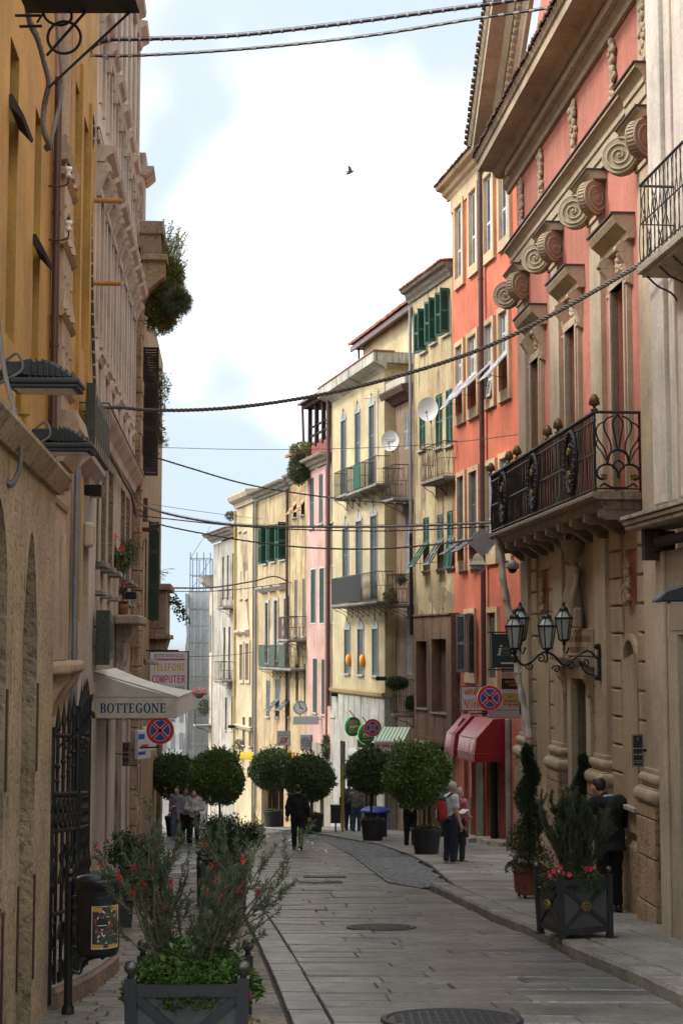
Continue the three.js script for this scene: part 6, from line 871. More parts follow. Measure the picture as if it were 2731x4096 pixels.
cableObj('thick violet black cable crossing the top of the picture', [[352, 330, 25.6], [352, 250, 25.6], [372, 190, 25.5], [430, 164, 25.4], [560, 158, 25.2], [900, 146, 24.8], [1300, 104, 24.3], [1700, 52, 23.8], [2060, 2, 23.4], [2300, -40, 23]], 0.029, violet, { ties: 46, messenger: true, n: 160 });
cableObj('second violet cable with taped joints under the top one', [[322, 215, 25.6], [400, 225, 25.5], [700, 216, 25], [1100, 186, 24.6], [1500, 140, 24], [1900, 76, 23.5], [2250, 24, 23], [2500, -20, 22.6]], 0.019, violet, { ties: 38, tieW: 0.09, messenger: true, n: 120 });
cableObj('twisted brown cable bundle sweeping up to the right balcony', [[385, 1632, 26.5], [470, 1630, 26.3], [620, 1641, 25.8], [900, 1633, 25], [1250, 1585, 23.8], [1600, 1502, 22.4], [1950, 1385, 20.8], [2250, 1235, 19.2], [2500, 1092, 17.6], [2760, 940, 16]], 0.017, mt.cableGrey, { twist: 46, strands: 3, n: 360 });
cableObj('thin pair of wires from the overgrown house to the theatre', [[640, 1790, 43], [1000, 1798, 40], [1500, 1790, 35], [1850, 1765, 31], [2070, 1738, 28.4]], 0.008, mt.cableGrey, { ties: 12, tieW: 0.03 });
cableObj('bound black cable falling from the overgrown house to the brown house', [[618, 1828, 43], [760, 1872, 44], [1000, 1940, 47], [1300, 1988, 50], [1540, 2010, 52.5], [1655, 2016, 53]], 0.024, mt.cable, { ties: 34, tieW: 0.05 });
cableObj('thick grey cable across the middle of the street', [[548, 2000, 37.5], [575, 2022, 38], [650, 2050, 37.5], [900, 2096, 36], [1300, 2108, 33.5], [1700, 2102, 31], [1965, 2090, 29]], 0.026, M('pale grey sheath', [0.22, 0.20, 0.185], { rough: 0.6 }), { ties: 34, messenger: true });
cableObj('black cable just below the thick grey one', [[560, 2062, 37.6], [650, 2073, 37], [1000, 2108, 35], [1500, 2124, 32], [1955, 2106, 29.2]], 0.014, mt.cable, { ties: 26, tieW: 0.04 });
cableObj('bundle of grey wires sagging lowest across the street', [[545, 2050, 37.4], [600, 2085, 38], [800, 2132, 37], [1150, 2184, 35], [1480, 2196, 33], [1720, 2180, 31.5], [1890, 2160, 30.5]], 0.011, mt.cableGrey, { twist: 14, strands: 3, n: 160 });
cableObj('fine wire above the thick grey cable', [[600, 2016, 38], [760, 2040, 40], [1050, 2076, 60]], 0.007, mt.cable);
cableObj('black cable from the oriel to the ochre house', [[676, 2352, 52], [850, 2350, 58], [1010, 2326, 64], [1110, 2308, 68.5], [1152, 2326, 69.2]], 0.03, mt.cable, { ties: 16 }); cableObj('lower thin black cable from the oriel to the ochre house', [[678, 2366, 52], [900, 2362, 59], [1165, 2330, 69]], 0.016, mt.cable); cableObj('low wire from the telephone sign to the green balcony', [[752, 2626, 46], [900, 2622, 60], [1018, 2608, 74]], 0.012, mt.cable);
cableObj('thick grey cable loop hanging at the left edge', [[-12, 1240, 9.9], [6, 1380, 9.85], [22, 1500, 9.8], [58, 1640, 9.75], [82, 1760, 9.7], [78, 1880, 9.7], [44, 1938, 9.65], [8, 1900, 9.6], [-20, 1850, 9.5]], 0.014, mt.cableGrey, { twist: 3, strands: 3, group: 'cables fixed along the left fronts' });
cableObj('heavy twisted cable hanging down the ochre wall', [[100, -30, 11.4], [122, 90, 11.6], [150, 150, 11.8], [178, 250, 12], [196, 330, 12.1], [178, 430, 12.2], [176, 520, 12.2], [200, 580, 12.3], [186, 590, 12.4]], 0.02, mt.cableGrey, { twist: 7, strands: 3, n: 140, group: 'cables fixed along the left fronts' });
cableObj('pale cable pair hanging beside the heavy twisted one', [[222, 0, 12.6], [232, 120, 12.7], [246, 260, 12.8], [246, 380, 12.9], [228, 470, 12.9], [206, 560, 12.9], [200, 590, 12.9]], 0.016, M('pale grey sheath', 0), { twist: 2, strands: 2, group: 'cables fixed along the left fronts' });
cableObj('brown bundle of cables under the beige palace cornice', [[384, 1640, 27], [400, 1730, 27.6], [440, 1815, 30], [470, 1870, 31.5], [500, 1930, 34], [530, 1990, 36.5], [545, 2060, 37]], 0.03, M('painted cable bundle', [0.16, 0.125, 0.095], { map: T.stone }), { twist: 12, strands: 3, n: 160, group: 'cables fixed along the left fronts' }); cableObj('taped black cables climbing between ochre and beige palaces', [[345, 250, 25.8], [350, 330, 25.8], [362, 420, 26], [376, 520, 26.2], [366, 620, 26.2], [368, 1100, 26.3], [375, 1400, 26.4], [380, 1560, 26.4]], 0.03, mt.cable, { ties: 26, group: 'cables fixed along the left fronts' }); cableObj('grey flex hanging down the beige palace wall', [[400, 1850, 29.5], [402, 2000, 29.5], [414, 2200, 29.6], [398, 2400, 29.5], [400, 2440, 29.5]], 0.012, mt.cableGrey, { group: 'cables fixed along the left fronts' });
{
const d = 11.2, o = thing('bracket_lamp', 'black iron lamp hood on scrolled rods at the top left corner', 'wall lamp', atDepth(230, 100, d)), q = (x, y, dz = 0) => atDepth(x, y, d + dz).sub(o.position), m = mt.iron;
mesh('hood', [(() => { const a = q(120, -20), b = q(555, -20); return rbx(a.x, b.x, q(0, 44).y, q(0, -70).y, 0, 0.45, 0.03, 3); })(), (() => { const a = q(110, 0), b = q(560, 0); return rbx(a.x, b.x, q(0, 50).y, q(0, 40).y, -0.02, 0.5, 0.006); })()], m, o);
mesh('stay', rod(q(196, 350), q(545, 25), 0.011), m, o); mesh('stay', rod(q(188, 222), q(385, 0), 0.012), m, o); mesh('stay', rod(q(150, 90), q(215, -10), 0.009), m, o);
const ring = (x, y, rx, ry) => new THREE.TorusGeometry(1, 0.012 / 0.1 * 1, 8, 40).scale(1, 1, 1); mesh('ring', [new THREE.TorusGeometry(0.125, 0.0115, 8, 40).translate(...q(258, 150).toArray())], m, o); mesh('ring', new THREE.TorusGeometry(0.105, 0.011, 8, 40).rotateX(1.15).translate(...q(232, 58).toArray()), m, o); mesh('wall_pin', [rod(q(80, 106), q(170, 104), 0.012), rod(q(62, 62, 0.1), q(165, 62, 0.1), 0.012)], m, o);
}
{ const o = thing('shop_floodlight', 'black wedge floodlight over the marble shop front at the right edge', 'floodlight', atDepth(2675, 2408, 15.2), 0), m = M('floodlight black', 0); mesh('housing', plate([[-0.155, 0], [0.2, 0], [0.2, 0.18], [0.12, 0.165], [-0.06, 0.11], [-0.14, 0.03]], [], -0.12, 0.14, 0.015), m, o); mesh('glass', bx(-0.14, 0.19, -0.012, 0.0, -0.1, 0.12), M('floodlight glass', 0), o); mesh('clip', [bx(-0.165, -0.13, -0.008, 0.012, 0.0, 0.16), bx(-0.05, -0.02, -0.02, 0, 0.1, 0.15)], m, o); mesh('arm', rod(V(0.1, 0.08, -0.02), V(0.45, 0.05, -0.05), 0.02), m, o); }
{ const o = thing('shop_floodlight', 'small black floodlight tilted over the LOTO awning', 'floodlight', atDepth(1850, 2893, 43.5), 0), m = M('floodlight black', 0); mesh('housing', plate([[-0.14, -0.16], [-0.1, -0.17], [0.12, 0.08], [0.1, 0.16], [-0.02, 0.14], [-0.15, -0.05]], [], -0.12, 0.12, 0.02), m, o); mesh('arm', [rod(V(0.1, 0.1, 0), V(0.3, 0.05, -0.05), 0.03)], m, o); }
{
const o = thing('bell_lamp', 'cream bell shaped street lamp hung below the cables before the red house', 'street lamp', atDepth(1912, 2258, 33.5)); mesh('bell', lathe([[0.001, 0.24], [0.05, 0.24], [0.1, 0.19], [0.12, 0.1], [0.15, 0.05], [0.205, 0.0], [0.205, -0.03], [0.15, -0.02]], 24), M('bell lamp enamel', [0.34, 0.29, 0.18], { rough: 0.5 }), o); mesh('glass_bowl', new THREE.SphereGeometry(0.15, 20, 12, 0, 6.283, Math.PI / 2, Math.PI / 2).translate(0, -0.02, 0), M('bowl glass', [0.8, 0.82, 0.82], { rough: 0.1, trans: 0.9, ior: 1.4, side: true }), o); mesh('bulb', ball(0, -0.06, 0, 0.05), mt.white, o); mesh('hanger', rod(V(0, 0.24, 0), V(0, 0.55, 0), 0.01), mt.iron, o);
const p = thing('diamond_plate', 'grey diamond shaped plate hung on the cables beside the balcony', 'plate', atDepth(1927, 2168, 31)); mesh('plate', bx(-0.215, 0.215, -0.215, 0.215, -0.02, 0.02).rotateZ(Math.PI / 4), M('dull grey plate', [0.36, 0.36, 0.37], { rough: 0.6, map: T.paint }), p); mesh('clip', bx(-0.04, 0.04, 0.27, 0.34, -0.02, 0.02), mt.iron, p);
const c = thing('camera_dome', 'pale surveillance camera dome on an arm at the theatre corner', 'camera', atDepth(2048, 2262, 27.4)); mesh('housing', lathe([[0.001, 0.1], [0.06, 0.1], [0.075, 0.06], [0.12, 0.04], [0.125, -0.03], [0.11, -0.06], [0.001, -0.06]], 24), M('camera shell', [0.42, 0.42, 0.39], { rough: 0.45 }), c); mesh('dome', new THREE.SphereGeometry(0.085, 18, 10, 0, 6.283, Math.PI / 2, Math.PI / 2).translate(0, -0.06, 0), M('dark dome', [0.015, 0.015, 0.017], { rough: 0.08 }), c); mesh('arm', tube([[0, 0.1, 0], [0, 0.17, 0], [0.06, 0.2, 0], [0.26, 0.2, -0.02]], 0.022, 16, 8), M('camera shell', 0), c); mesh('bracket', bx(0.25, 0.3, 0.1, 0.3, -0.06, 0.04), M('camera shell', 0), c);
const b = thing('rolled_banner', 'long white rolled banner on a slanting pole before the theatre', 'banner', V(0, 0, 0)); const A = atDepth(1985, 2135, 26.8), B2 = atDepth(2128, 3045, 26.2); const N = 26, P = []; const dir = B2.clone().sub(A); for (let i = 0; i <= N; i++) { const t = i / N; P.push(A.clone().addScaledVector(dir, t).add(V(0.012 * Math.sin(t * 17), 0, 0.01 * Math.cos(t * 13)))); } const cv = new THREE.CatmullRomCurve3(P); mesh('cloth', (() => { const g = new THREE.TubeGeometry(cv, 80, 0.07, 10), p2 = g.attributes.position; for (let i = 0; i < p2.count; i++) { const ring = i % 11, k = Math.floor(i / 11); const c2 = cv.getPointAt(k / 80), f = 0.78 + 0.22 * Math.sin(ring * 2.2 + k * 0.35) + 0.15 * Math.sin(k * 0.9); p2.setXYZ(i, c2.x + (p2.getX(i) - c2.x) * f, p2.getY(i), c2.z + (p2.getZ(i) - c2.z) * f); } g.computeVertexNormals(); return g; })(), M('banner cloth', [0.62, 0.58, 0.52], { map: T.cloth, rough: 0.85 }), b); mesh('pole', rod(A.clone().addScaledVector(dir, -0.02), B2.clone().addScaledVector(dir, 0.0), 0.018), mt.zinc, b); mesh('tie', [0.3, 0.62, 0.9].map((t) => { const q = cv.getPointAt(t); return new THREE.TorusGeometry(0.07, 0.01, 6, 16).rotateX(Math.PI / 2).translate(q.x, q.y, q.z); }), M('banner tie', [0.4, 0.2, 0.1]), b);
}
{
const o = thing('lantern_bracket', 'black wrought iron wall bracket with five glass lanterns on the theatre', 'wall lantern', Th.toWorld(6.74, 1.6, 0.09), Th.turn), m = mt.iron;
mesh('wall_plate', [rbx(-0.06, 0.06, -0.26, 0.26, 0, 0.03, 0.01), ball(0, 0.22, 0.04, 0.04), ball(0, -0.22, 0.04, 0.04)], m, o);
const arm = (pts, r = 0.016) => tube(pts, r, 40, 7), sc = (x, y, z, s, f = 1) => { const p = []; for (let k = 0; k <= 30; k++) { const a = k / 30 * 8.5, r = s * (1 - k / 34); p.push(V(x, y + Math.sin(a) * r * f, z + Math.cos(a) * r)); } return new THREE.TubeGeometry(new THREE.CatmullRomCurve3(p), 50, 0.011, 6); };
mesh('main_arm', [arm([[0, 0.05, 0.03], [0, 0.16, 0.16], [0, 0.05, 0.36], [0, -0.05, 0.5], [0, 0.1, 0.66], [0, 0.14, 0.8], [0, 0.0, 0.98], [0, -0.04, 1.1], [0, 0.1, 1.22], [0, 0.16, 1.28]]), arm([[0, -0.2, 0.03], [0, -0.14, 0.2], [0, 0.02, 0.3]], 0.012)], m, o);
mesh('scroll', [sc(0, -0.05, 0.42, 0.075), sc(0, 0.0, 0.2, 0.06, -1), sc(0, 0.05, 0.84, 0.075), sc(0, -0.05, 1.0, 0.06, -1), sc(0, -0.1, 0.62, 0.06)], m, o);
const glassM = M('lantern glass', [0.55, 0.60, 0.57], { rough: 0.35, trans: 0.45 });
const spots = [[0.14, 0.12, 1.24], [-0.12, 0.12, 1.18], [-0.34, 0.24, 1.06], [0.24, 0.12, 0.80], [-0.28, 0.24, 0.44]];
spots.forEach(([x, y, z]) => {
const hex = (r0, r1, y0, y1) => { const g = new THREE.CylinderGeometry(r1, r0, y1 - y0, 6, 1, true); return g.translate(x, (y0 + y1) / 2 + y, z); };
const body = [], rr = (h) => 0.075 + 0.05 * clamp(h / 0.3);
for (let k = 0; k < 6; k++) { const a = k * Math.PI / 3, c = Math.sin(a), s = Math.cos(a); body.push(rod(V(x + c * 0.075, y + 0.08, z + s * 0.075), V(x + c * 0.125, y + 0.38, z + s * 0.125), 0.0085, 0.0085, 5), rod(V(x + c * 0.13, y + 0.38, z + s * 0.13), V(x + c * 0.05, y + 0.5, z + s * 0.05), 0.009, 0.009, 5)); }
body.push(lathe([[0.001, 0.0], [0.03, 0.0], [0.025, 0.04], [0.08, 0.07], [0.08, 0.085], [0.001, 0.085]], 6).translate(x, y, z), lathe([[0.12, 0.37], [0.14, 0.375], [0.14, 0.395], [0.12, 0.4]], 6).translate(x, y, z), lathe([[0.06, 0.49], [0.07, 0.5], [0.06, 0.53], [0.02, 0.56], [0.03, 0.58], [0.012, 0.61], [0.001, 0.63]], 12).translate(x, y, z));
const fr = mesh('lantern', body, m, o); mesh('lantern_glass', [hex(0.072, 0.122, 0.085, 0.375), hex(0.125, 0.052, 0.39, 0.495)], glassM, fr);
mesh('stem', [tube([[0, y - 0.04, z], [x * 0.5, y - 0.12, z], [x, y - 0.08, z], [x, y + 0.01, z]], 0.013, 16, 6)], m, fr);
});
}
[[1713, 1638, 47.5, 0.34, 'white satellite dish at the edge of the cream house', 'tv'], [1562, 1764, 52.8, 0.325, 'white satellite dish with printed letters on the brown house balcony', 'TELE System']].forEach(([px, py, d, r, l, s], i) => { const o = thing('satellite_dish', l, 'satellite dish', atDepth(px, py, d), -0.35, 'satellite dishes'); const bowl = new THREE.SphereGeometry(r * 2.2, 32, 8, 0, 6.283, 0, 0.47).rotateX(-Math.PI / 2).translate(0, 0, r * 2.2); mesh('bowl', bowl.scale(1, 1.12, 1), M('dish white', [0.66, 0.66, 0.64], { rough: 0.5, side: true }), o); mesh('feed_arm', [rod(V(0, -r, 0.08), V(0.04, -r * 0.4, r * 1.1), 0.012), ball(0.04, -r * 0.4, r * 1.1, 0.04)], mt.zinc, o); mesh('mount', [rod(V(0, 0, -0.05), V(0.02, -r * 1.2, -0.2), 0.025)], mt.ironGrey, o); if (i) { const f = face('printed_letters', 0.36, 0.1, 0.045, (x, W2, H2) => { x.fillStyle = '#cfcfcb'; x.fillRect(0, 0, W2, H2); txt(x, s, W2 / 2, H2 / 2, H2 * 0.62, '#555'); }, o, 128); f.position.y = 0.05; f.position.z = 0.03; } });
{ const o = thing('tv_aerial', 'thin grey television aerial before the yellow house side', 'aerial', atDepth(1512, 1700, 54)); const l = [rod(V(0, -1.2, 0), V(0, 1.25, 0), 0.012), rod(V(-0.5, 0.95, 0), V(0.1, 1.0, 0), 0.008)]; for (let k = 0; k < 9; k++) l.push(rod(V(0.05, 0.8 + k * 0.06, -0.2), V(0.05, 0.8 + k * 0.06, 0.2), 0.004, 0.004, 4)); for (let k = 0; k < 6; k++) l.push(rod(V(-0.18, 0.85 + k * 0.09, 0.03), V(0.18, 0.85 + k * 0.09, 0.03), 0.004, 0.004, 4)); mesh('mast', l, mt.zinc, o); }
[[1391, 2640, 'left orange beacon on the lowest shutters of the yellow house'], [1446, 2642, 'right orange beacon on the lowest shutters of the yellow house']].forEach(([px, py, l]) => { const [u, v] = Yl.hit(px, py, 0.1), o = thing('orange_beacon', l, 'lamp', Yl.toWorld(u, v, 0.0), Yl.turn, 'orange beacons'); mesh('shade', new THREE.SphereGeometry(0.2, 14, 12).scale(0.7, 1.15, 0.55).translate(0, 0, 0.08), M('orange plastic', [0.85, 0.30, 0.01], { rough: 0.35 }), o); mesh('base', bx(-0.06, 0.06, -0.12, 0.12, -0.02, 0.04), mt.ironGrey, o); });
{
const lm = M('verdigris letter metal', [0.075, 0.085, 0.075], { rough: 0.5, metal: 0.35, map: T.stone });
const row = (name, label, F2, pts, thick) => { const o = thing(name, label, 'shop sign'); pts.forEach(([u, v0, v1, n0, n1, s]) => { const c = F2.toWorld(u, 0, 0); const h = v1 - v0, w = s, g = plate(rect(0, w, v0, v1), [rect(w * 0.28, w * 0.72, v0 + h * 0.2, v1 - h * 0.2)], n0, n1, 0.008); const q = mesh('letter', [g, bx(w * 0.3, w * 0.34, v0 + h * 0.3, v0 + h * 0.32, -0.05, n0), bx(w * 0.3, w * 0.34, v1 - h * 0.3, v1 - h * 0.28, -0.05, n0)], lm, o); q.position.copy(c); q.rotation.y = F2.turn; }); return o; };
const L1 = []; for (let k = 0; k < 8; k++) L1.push([Yo.len - 2.55 + k * 0.4, 5.0, 5.95 + (k === 0 ? 0.12 : 0), 0.12, 0.27, 0.3]); row('channel_letters', 'row of large metal letters edge on below the ochre wall', Yo, L1);
const L2 = []; for (let k = 0; k < 6; k++) L2.push([-1.55 + k * 0.42, 1.5 + (k ? 0.08 : 0), 2.45 - (k ? 0.05 : 0), 0.14, 0.38 - 0.02 * k, 0.3]); row('channel_letters', 'row of large metal letters edge on above the cream awning', Bz, L2.map((q) => [q[0] + 1.2, ...q.slice(1)]));
}
{ const o = thing('awning_roller', 'red painted awning roller sticking out beside the iron gate', 'awning roller', atDepth(330, 2783, 26.6)); mesh('roller', new THREE.CylinderGeometry(0.03, 0.03, 0.34, 12).rotateZ(Math.PI / 2), M('red roller paint', [0.40, 0.05, 0.03], { rough: 0.5 }), o); mesh('end_cap', [new THREE.CylinderGeometry(0.036, 0.036, 0.03, 12).rotateZ(Math.PI / 2).translate(0.18, 0, 0), rod(V(-0.17, 0, 0), V(-0.45, 0.02, -0.05), 0.014)], mt.iron, o); }
[[422, 2682, 'first'], [453, 2672, 'second'], [483, 2668, 'third']].forEach(([px, py, n]) => { const o = thing('spot_lamp', n + ' small grey spot lamp in the row above the cream awning', 'spot lamp', atDepth(px, py, 33.5), 0.3, 'grey spot lamps above the awning'); mesh('head', plate([[-0.07, -0.06], [0.08, -0.08], [0.05, 0.03], [-0.04, 0.04]], [], -0.06, 0.05, 0.01), mt.zinc, o); mesh('arm', rod(V(-0.05, 0, -0.02), V(-0.25, -0.03, -0.05), 0.012), mt.zinc, o); });
{ const o = thing('gooseneck_lamp', 'grey half round sign lamp in front of the telephone shop sign', 'sign lamp', atDepth(600, 2652, 44)); mesh('shade', new THREE.SphereGeometry(0.2, 18, 10, 0, 6.283, 0, Math.PI / 2).scale(1.1, 0.85, 0.8).translate(0.06, -0.05, 0), M('lamp shade grey', [0.30, 0.29, 0.26], { rough: 0.6, map: T.stone, side: true }), o); mesh('gear_box', rbx(-0.36, -0.14, -0.02, 0.12, -0.08, 0.08, 0.02), mt.ironGrey, o); mesh('arm', rod(V(-0.36, 0.02, 0), V(-0.6, 0.0, -0.03), 0.03), mt.iron, o); }
// ---------- litter bin on a post, iron gate ----------
{
const g0 = ground(272, 4058), o = thing('litter_bin', 'black litter bin with a torn poster on a ball-topped post', 'litter bin', g0), d = -g0.z, m = M('bin black', [0.016, 0.016, 0.017], { rough: 0.38, map: T.paint }), S1 = 1 / FOC * d;
mesh('post', [lathe([[0.05, 0], [0.05, 0.05], [0.034, 0.08], [0.031, 1.02], [0.036, 1.03], [0.036, 1.06], [0.02, 1.07], [0.02, 1.08]], 14), ball(0, 1.1, 0, 0.033, 14)], m, o);
const bxn = 0.235, by = 0.47, bh = 0.585, br = 0.168;
mesh('bin_body', lathe([[0.001, 0], [br * 0.9, 0], [br * 0.97, 0.03], [br, 0.08], [br, bh - 0.14], [br * 1.015, bh - 0.135], [br * 1.015, bh - 0.12], [br, bh - 0.115], [br * 1.02, bh - 0.06]], 36).translate(bxn, by, 0.02), m, o);
mesh('rim', [lathe([[br * 1.0, bh - 0.07], [br * 1.1, bh - 0.06], [br * 1.12, bh - 0.0], [br * 1.06, bh + 0.02], [br * 0.92, bh + 0.005], [br * 0.9, bh - 0.05]], 36).translate(bxn, by, 0.02)], m, o);
mesh('inside', new THREE.CylinderGeometry(br * 0.93, br * 0.93, 0.02, 24).translate(bxn, by + bh - 0.06, 0.02), m, o);
mesh('bracket', [bx(0.02, 0.1, by + bh - 0.16, by + bh - 0.13, -0.01, 0.03), bx(0.02, 0.1, by + 0.03, by + 0.06, -0.01, 0.03), tube([[0.02, by - 0.12, 0.01], [0.09, by - 0.15, 0.01], [0.13, by - 0.06, 0.01], [0.2, by - 0.03, 0.01], [0.26, by - 0.02, 0.01]], 0.011, 20, 6), ball(0.27, by - 0.02, 0.01, 0.024)], m, o);
const pt = canvasTex(128, 192, (x, W2, H2) => { const r = rng(55); x.fillStyle = '#3a3230'; x.fillRect(0, 0, W2, H2); const cols = ['#8c2e26', '#c9c1b4', '#1c1a1d', '#6b3a2a', '#d8d2c8', '#2f3f35', '#a0512e', '#57504d', '#20242a']; for (let k = 0; k < 210; k++) { x.fillStyle = cols[r() * 9 | 0]; x.save(); x.translate(W2 * (0.12 + 0.76 * r()), H2 * (0.1 + 0.8 * r())); x.rotate(r() * 3); x.fillRect(-10 * r(), -8 * r(), 14 * r() + 2, 9 * r() + 2); x.restore(); } x.fillStyle = '#1d1b1c'; x.beginPath(); x.ellipse(W2 * 0.36, H2 * 0.4, W2 * 0.2, H2 * 0.12, 0.4, 0, 7); x.fill(); x.fillStyle = '#2c4a34'; for (let k = 0; k < 30; k++) x.fillRect(W2 * (0.1 + 0.8 * r()), H2 * (0.66 + 0.2 * r()), 9, 12); x.fillStyle = '#d9d5cc'; x.fillRect(W2 * 0.2, H2 * 0.44, W2 * 0.3, 4); x.fillStyle = '#b98a45'; for (const [a, b, c, d2] of [[0, 0.02, 0.35, 0.1], [0.62, 0, 0.38, 0.12], [0, 0.88, 0.4, 0.12], [0.9, 0.1, 0.1, 0.3], [0.55, 0.9, 0.45, 0.08]]) { x.save(); x.translate(W2 * a, H2 * b); x.rotate((r() - 0.5) * 0.3); x.fillRect(0, 0, W2 * c, H2 * d2); x.restore(); } x.strokeStyle = '#ddd8cd'; x.lineWidth = 3; x.strokeRect(2, 2, W2 - 4, H2 - 4); });
const pg = new THREE.CylinderGeometry(br + 0.0035, br + 0.0035, 0.33, 20, 1, true, -0.16, 1.42).translate(bxn, by + 0.235, 0.02); const pm = new THREE.MeshPhysicalMaterial({ map: pt, roughness: 0.6, side: THREE.DoubleSide }); pm.name = 'torn poster'; mesh('poster', pg, pm, o, 'asis');
}
{
const A = V(-2.36, gy(12.55), -12.55), B2 = V(-2.36, gy(14.3), -14.3), o = thing('iron_railing', 'black spear-topped wrought iron railing with quatrefoil band behind the bin', 'railing', A), m = mt.iron, L = 1.75, n = 10;
const pos = (t) => V(0.06 * Math.sin(t * 3), -SLOPE * L * t, -L * t);
const gate = [0.1, 0.5, 0.92];
for (let k = 0; k <= n; k++) { const p = pos(k / n), big = k % 5 === 0, tall = 2.2 + 0.36 * clamp(k / n * 1.2); const r = big ? 0.03 : 0.015; mesh(big ? 'standard' : 'bar', [cyl(p.x, p.y + 0.05, p.y + tall, p.z, r, r, 8), ...(big ? [lathe([[0.03, 0], [0.045, 0.02], [0.045, 0.05], [0.03, 0.06], [0.05, 0.12], [0.036, 0.2], [0.03, 0.24]], 10).translate(p.x, p.y + 0.95, p.z), bx(p.x - 0.035, p.x + 0.035, p.y + tall, p.y + tall + 0.06, p.z - 0.035, p.z + 0.035)] : [new THREE.ConeGeometry(0.026, 0.2, 6).translate(p.x, p.y + tall + 0.12, p.z), ball(p.x, p.y + tall + 0.01, p.z, 0.024, 8), tube([[p.x, p.y + tall - 0.16, p.z], [p.x + 0.05, p.y + tall - 0.1, p.z], [p.x + 0.07, p.y + tall - 0.16, p.z]], 0.009, 8, 5), ball(p.x, p.y + tall - 0.3, p.z, 0.026, 8), ball(p.x, p.y + tall - 0.42, p.z, 0.022, 8)])], m, o); }
const rail = (h, r) => { const q = []; for (let k = 0; k <= 12; k++) q.push(pos(k / 12).add(V(0, h, 0))); return tube(q, r, 30, 6); };
for (const h of [0.1, 0.75, 1.42, 1.72, 2.2]) mesh('rail', rail(h, 0.02), m, o);
mesh('quatrefoils', (() => { const l = []; for (let k = 0; k < 12; k++) { const p = pos((k + 0.5) / 12); for (const [a, b] of [[0.06, 0.06], [-0.06, 0.06], [0.06, -0.06], [-0.06, -0.06]]) l.push(new THREE.TorusGeometry(0.055, 0.014, 6, 16).rotateY(Math.PI / 2).translate(p.x, p.y + 1.57 + a, p.z + b)); } return l; })(), m, o).userData.kind = 'stuff';
mesh('quatrefoil_return', (() => { const l = [bx(-0.42, 0, 1.40, 1.43, -0.02, 0.02), bx(-0.42, 0, 1.71, 1.74, -0.02, 0.02), plate(rect(-0.42, 0.0, 1.43, 1.71), [[-0.31, 1.64], [-0.1, 1.64], [-0.31, 1.5], [-0.1, 1.5]].map(([a, b]) => [...Array(14)].map((_, k) => [a + 0.06 * Math.cos(k / 14 * 6.283), b + 0.06 * Math.sin(k / 14 * 6.283)])), -0.008, 0.008)]; return l; })(), m, o);
const sc = (x, y, z, s, f) => { const p = []; for (let k = 0; k <= 34; k++) { const a = k / 34 * 9.2, r = s * (1 - k / 38); p.push(V(x, y + Math.sin(a) * r * f, z + Math.cos(a) * r)); } return new THREE.TubeGeometry(new THREE.CatmullRomCurve3(p), 56, 0.011, 6); };
mesh('scrolls', (() => { const l = []; for (let k = 0; k < 7; k++) { const p = pos((k + 0.5) / 7); l.push(sc(p.x, p.y + 0.55, p.z, 0.15, 1), sc(p.x, p.y + 0.28, p.z, 0.13, -1), sc(p.x, p.y + 1.0, p.z, 0.15, 1), sc(p.x, p.y + 1.24, p.z, 0.12, -1)); } return l; })(), m, o).userData.kind = 'stuff';
mesh('scroll_return', (() => { const l = []; for (const [x, y, s, f] of [[-0.12, 0.25, 0.13, 1], [-0.3, 0.4, 0.12, -1], [-0.14, 0.62, 0.14, 1], [-0.3, 0.85, 0.13, -1], [-0.13, 1.05, 0.14, 1], [-0.28, 1.25, 0.1, -1]]) { const p = []; for (let k = 0; k <= 34; k++) { const a = k / 34 * 9.2, r = s * (1 - k / 38); p.push(V(x + Math.cos(a) * r, y + Math.sin(a) * r * f, 0)); } l.push(new THREE.TubeGeometry(new THREE.CatmullRomCurve3(p), 56, 0.011, 6)); } return l; })(), m, o).userData.kind = 'stuff';
const kb = thing('railing_kerb', 'curved brownish stone plinth under the iron railing', 'kerb', A.clone()); const q = []; for (let k = 0; k <= 10; k++) { const t = k / 10; q.push([0.2 - 0.12 * (1 - t) ** 3 + 0.02 * Math.sin(t * 3), -t * 2.6]); } const out = [...q.map(([x, z]) => [x, -z]), [-0.3, 2.6], [-0.3, 0]]; const kg = plate(out, [], -0.16, 0.16, 0.02).rotateX(-Math.PI / 2); const kp = kg.attributes.position; for (let i = 0; i < kp.count; i++) kp.setY(i, kp.getY(i) + SLOPE * kp.getZ(i)); kg.computeVertexNormals(); mesh('plinth', kg, stone('brown plinth stone', [0.30, 0.21, 0.15]), kb);
mesh('coping', (() => { const g2 = plate([...q.map(([x, z]) => [x - 0.03, -z]), ...q.slice().reverse().map(([x, z]) => [x - 0.13, -z])], [], 0.16, 0.185).rotateX(-Math.PI / 2), p2 = g2.attributes.position; for (let i = 0; i < p2.count; i++) p2.setY(i, p2.getY(i) + SLOPE * p2.getZ(i)); g2.computeVertexNormals(); return g2; })(), mt.greyStone, kb);
}
{ const p = ground(1500, 3355, 0.05), o = thing('recycling_bin', 'blue lidded recycling bin behind the ball trees', 'bin', p, -0.2), bl = M('blue plastic', [0.03, 0.05, 0.26], { rough: 0.45 }); mesh('body', [lathe([[0.001, 0], [0.34, 0], [0.38, 0.05], [0.36, 0.85], [0.001, 0.85]], 20)], M('blue bin body', [0.022, 0.035, 0.15], { rough: 0.45 }), o); mesh('lid', lathe([[0.46, 0.83], [0.47, 0.87], [0.44, 0.9], [0.3, 0.98], [0.001, 1.0]], 24), bl, o); mesh('label', new THREE.CylinderGeometry(0.375, 0.375, 0.3, 16, 1, true, -0.4, 0.9).translate(0, 0.5, 0), M('bin label', [0.3, 0.3, 0.34], { side: true }), o); }
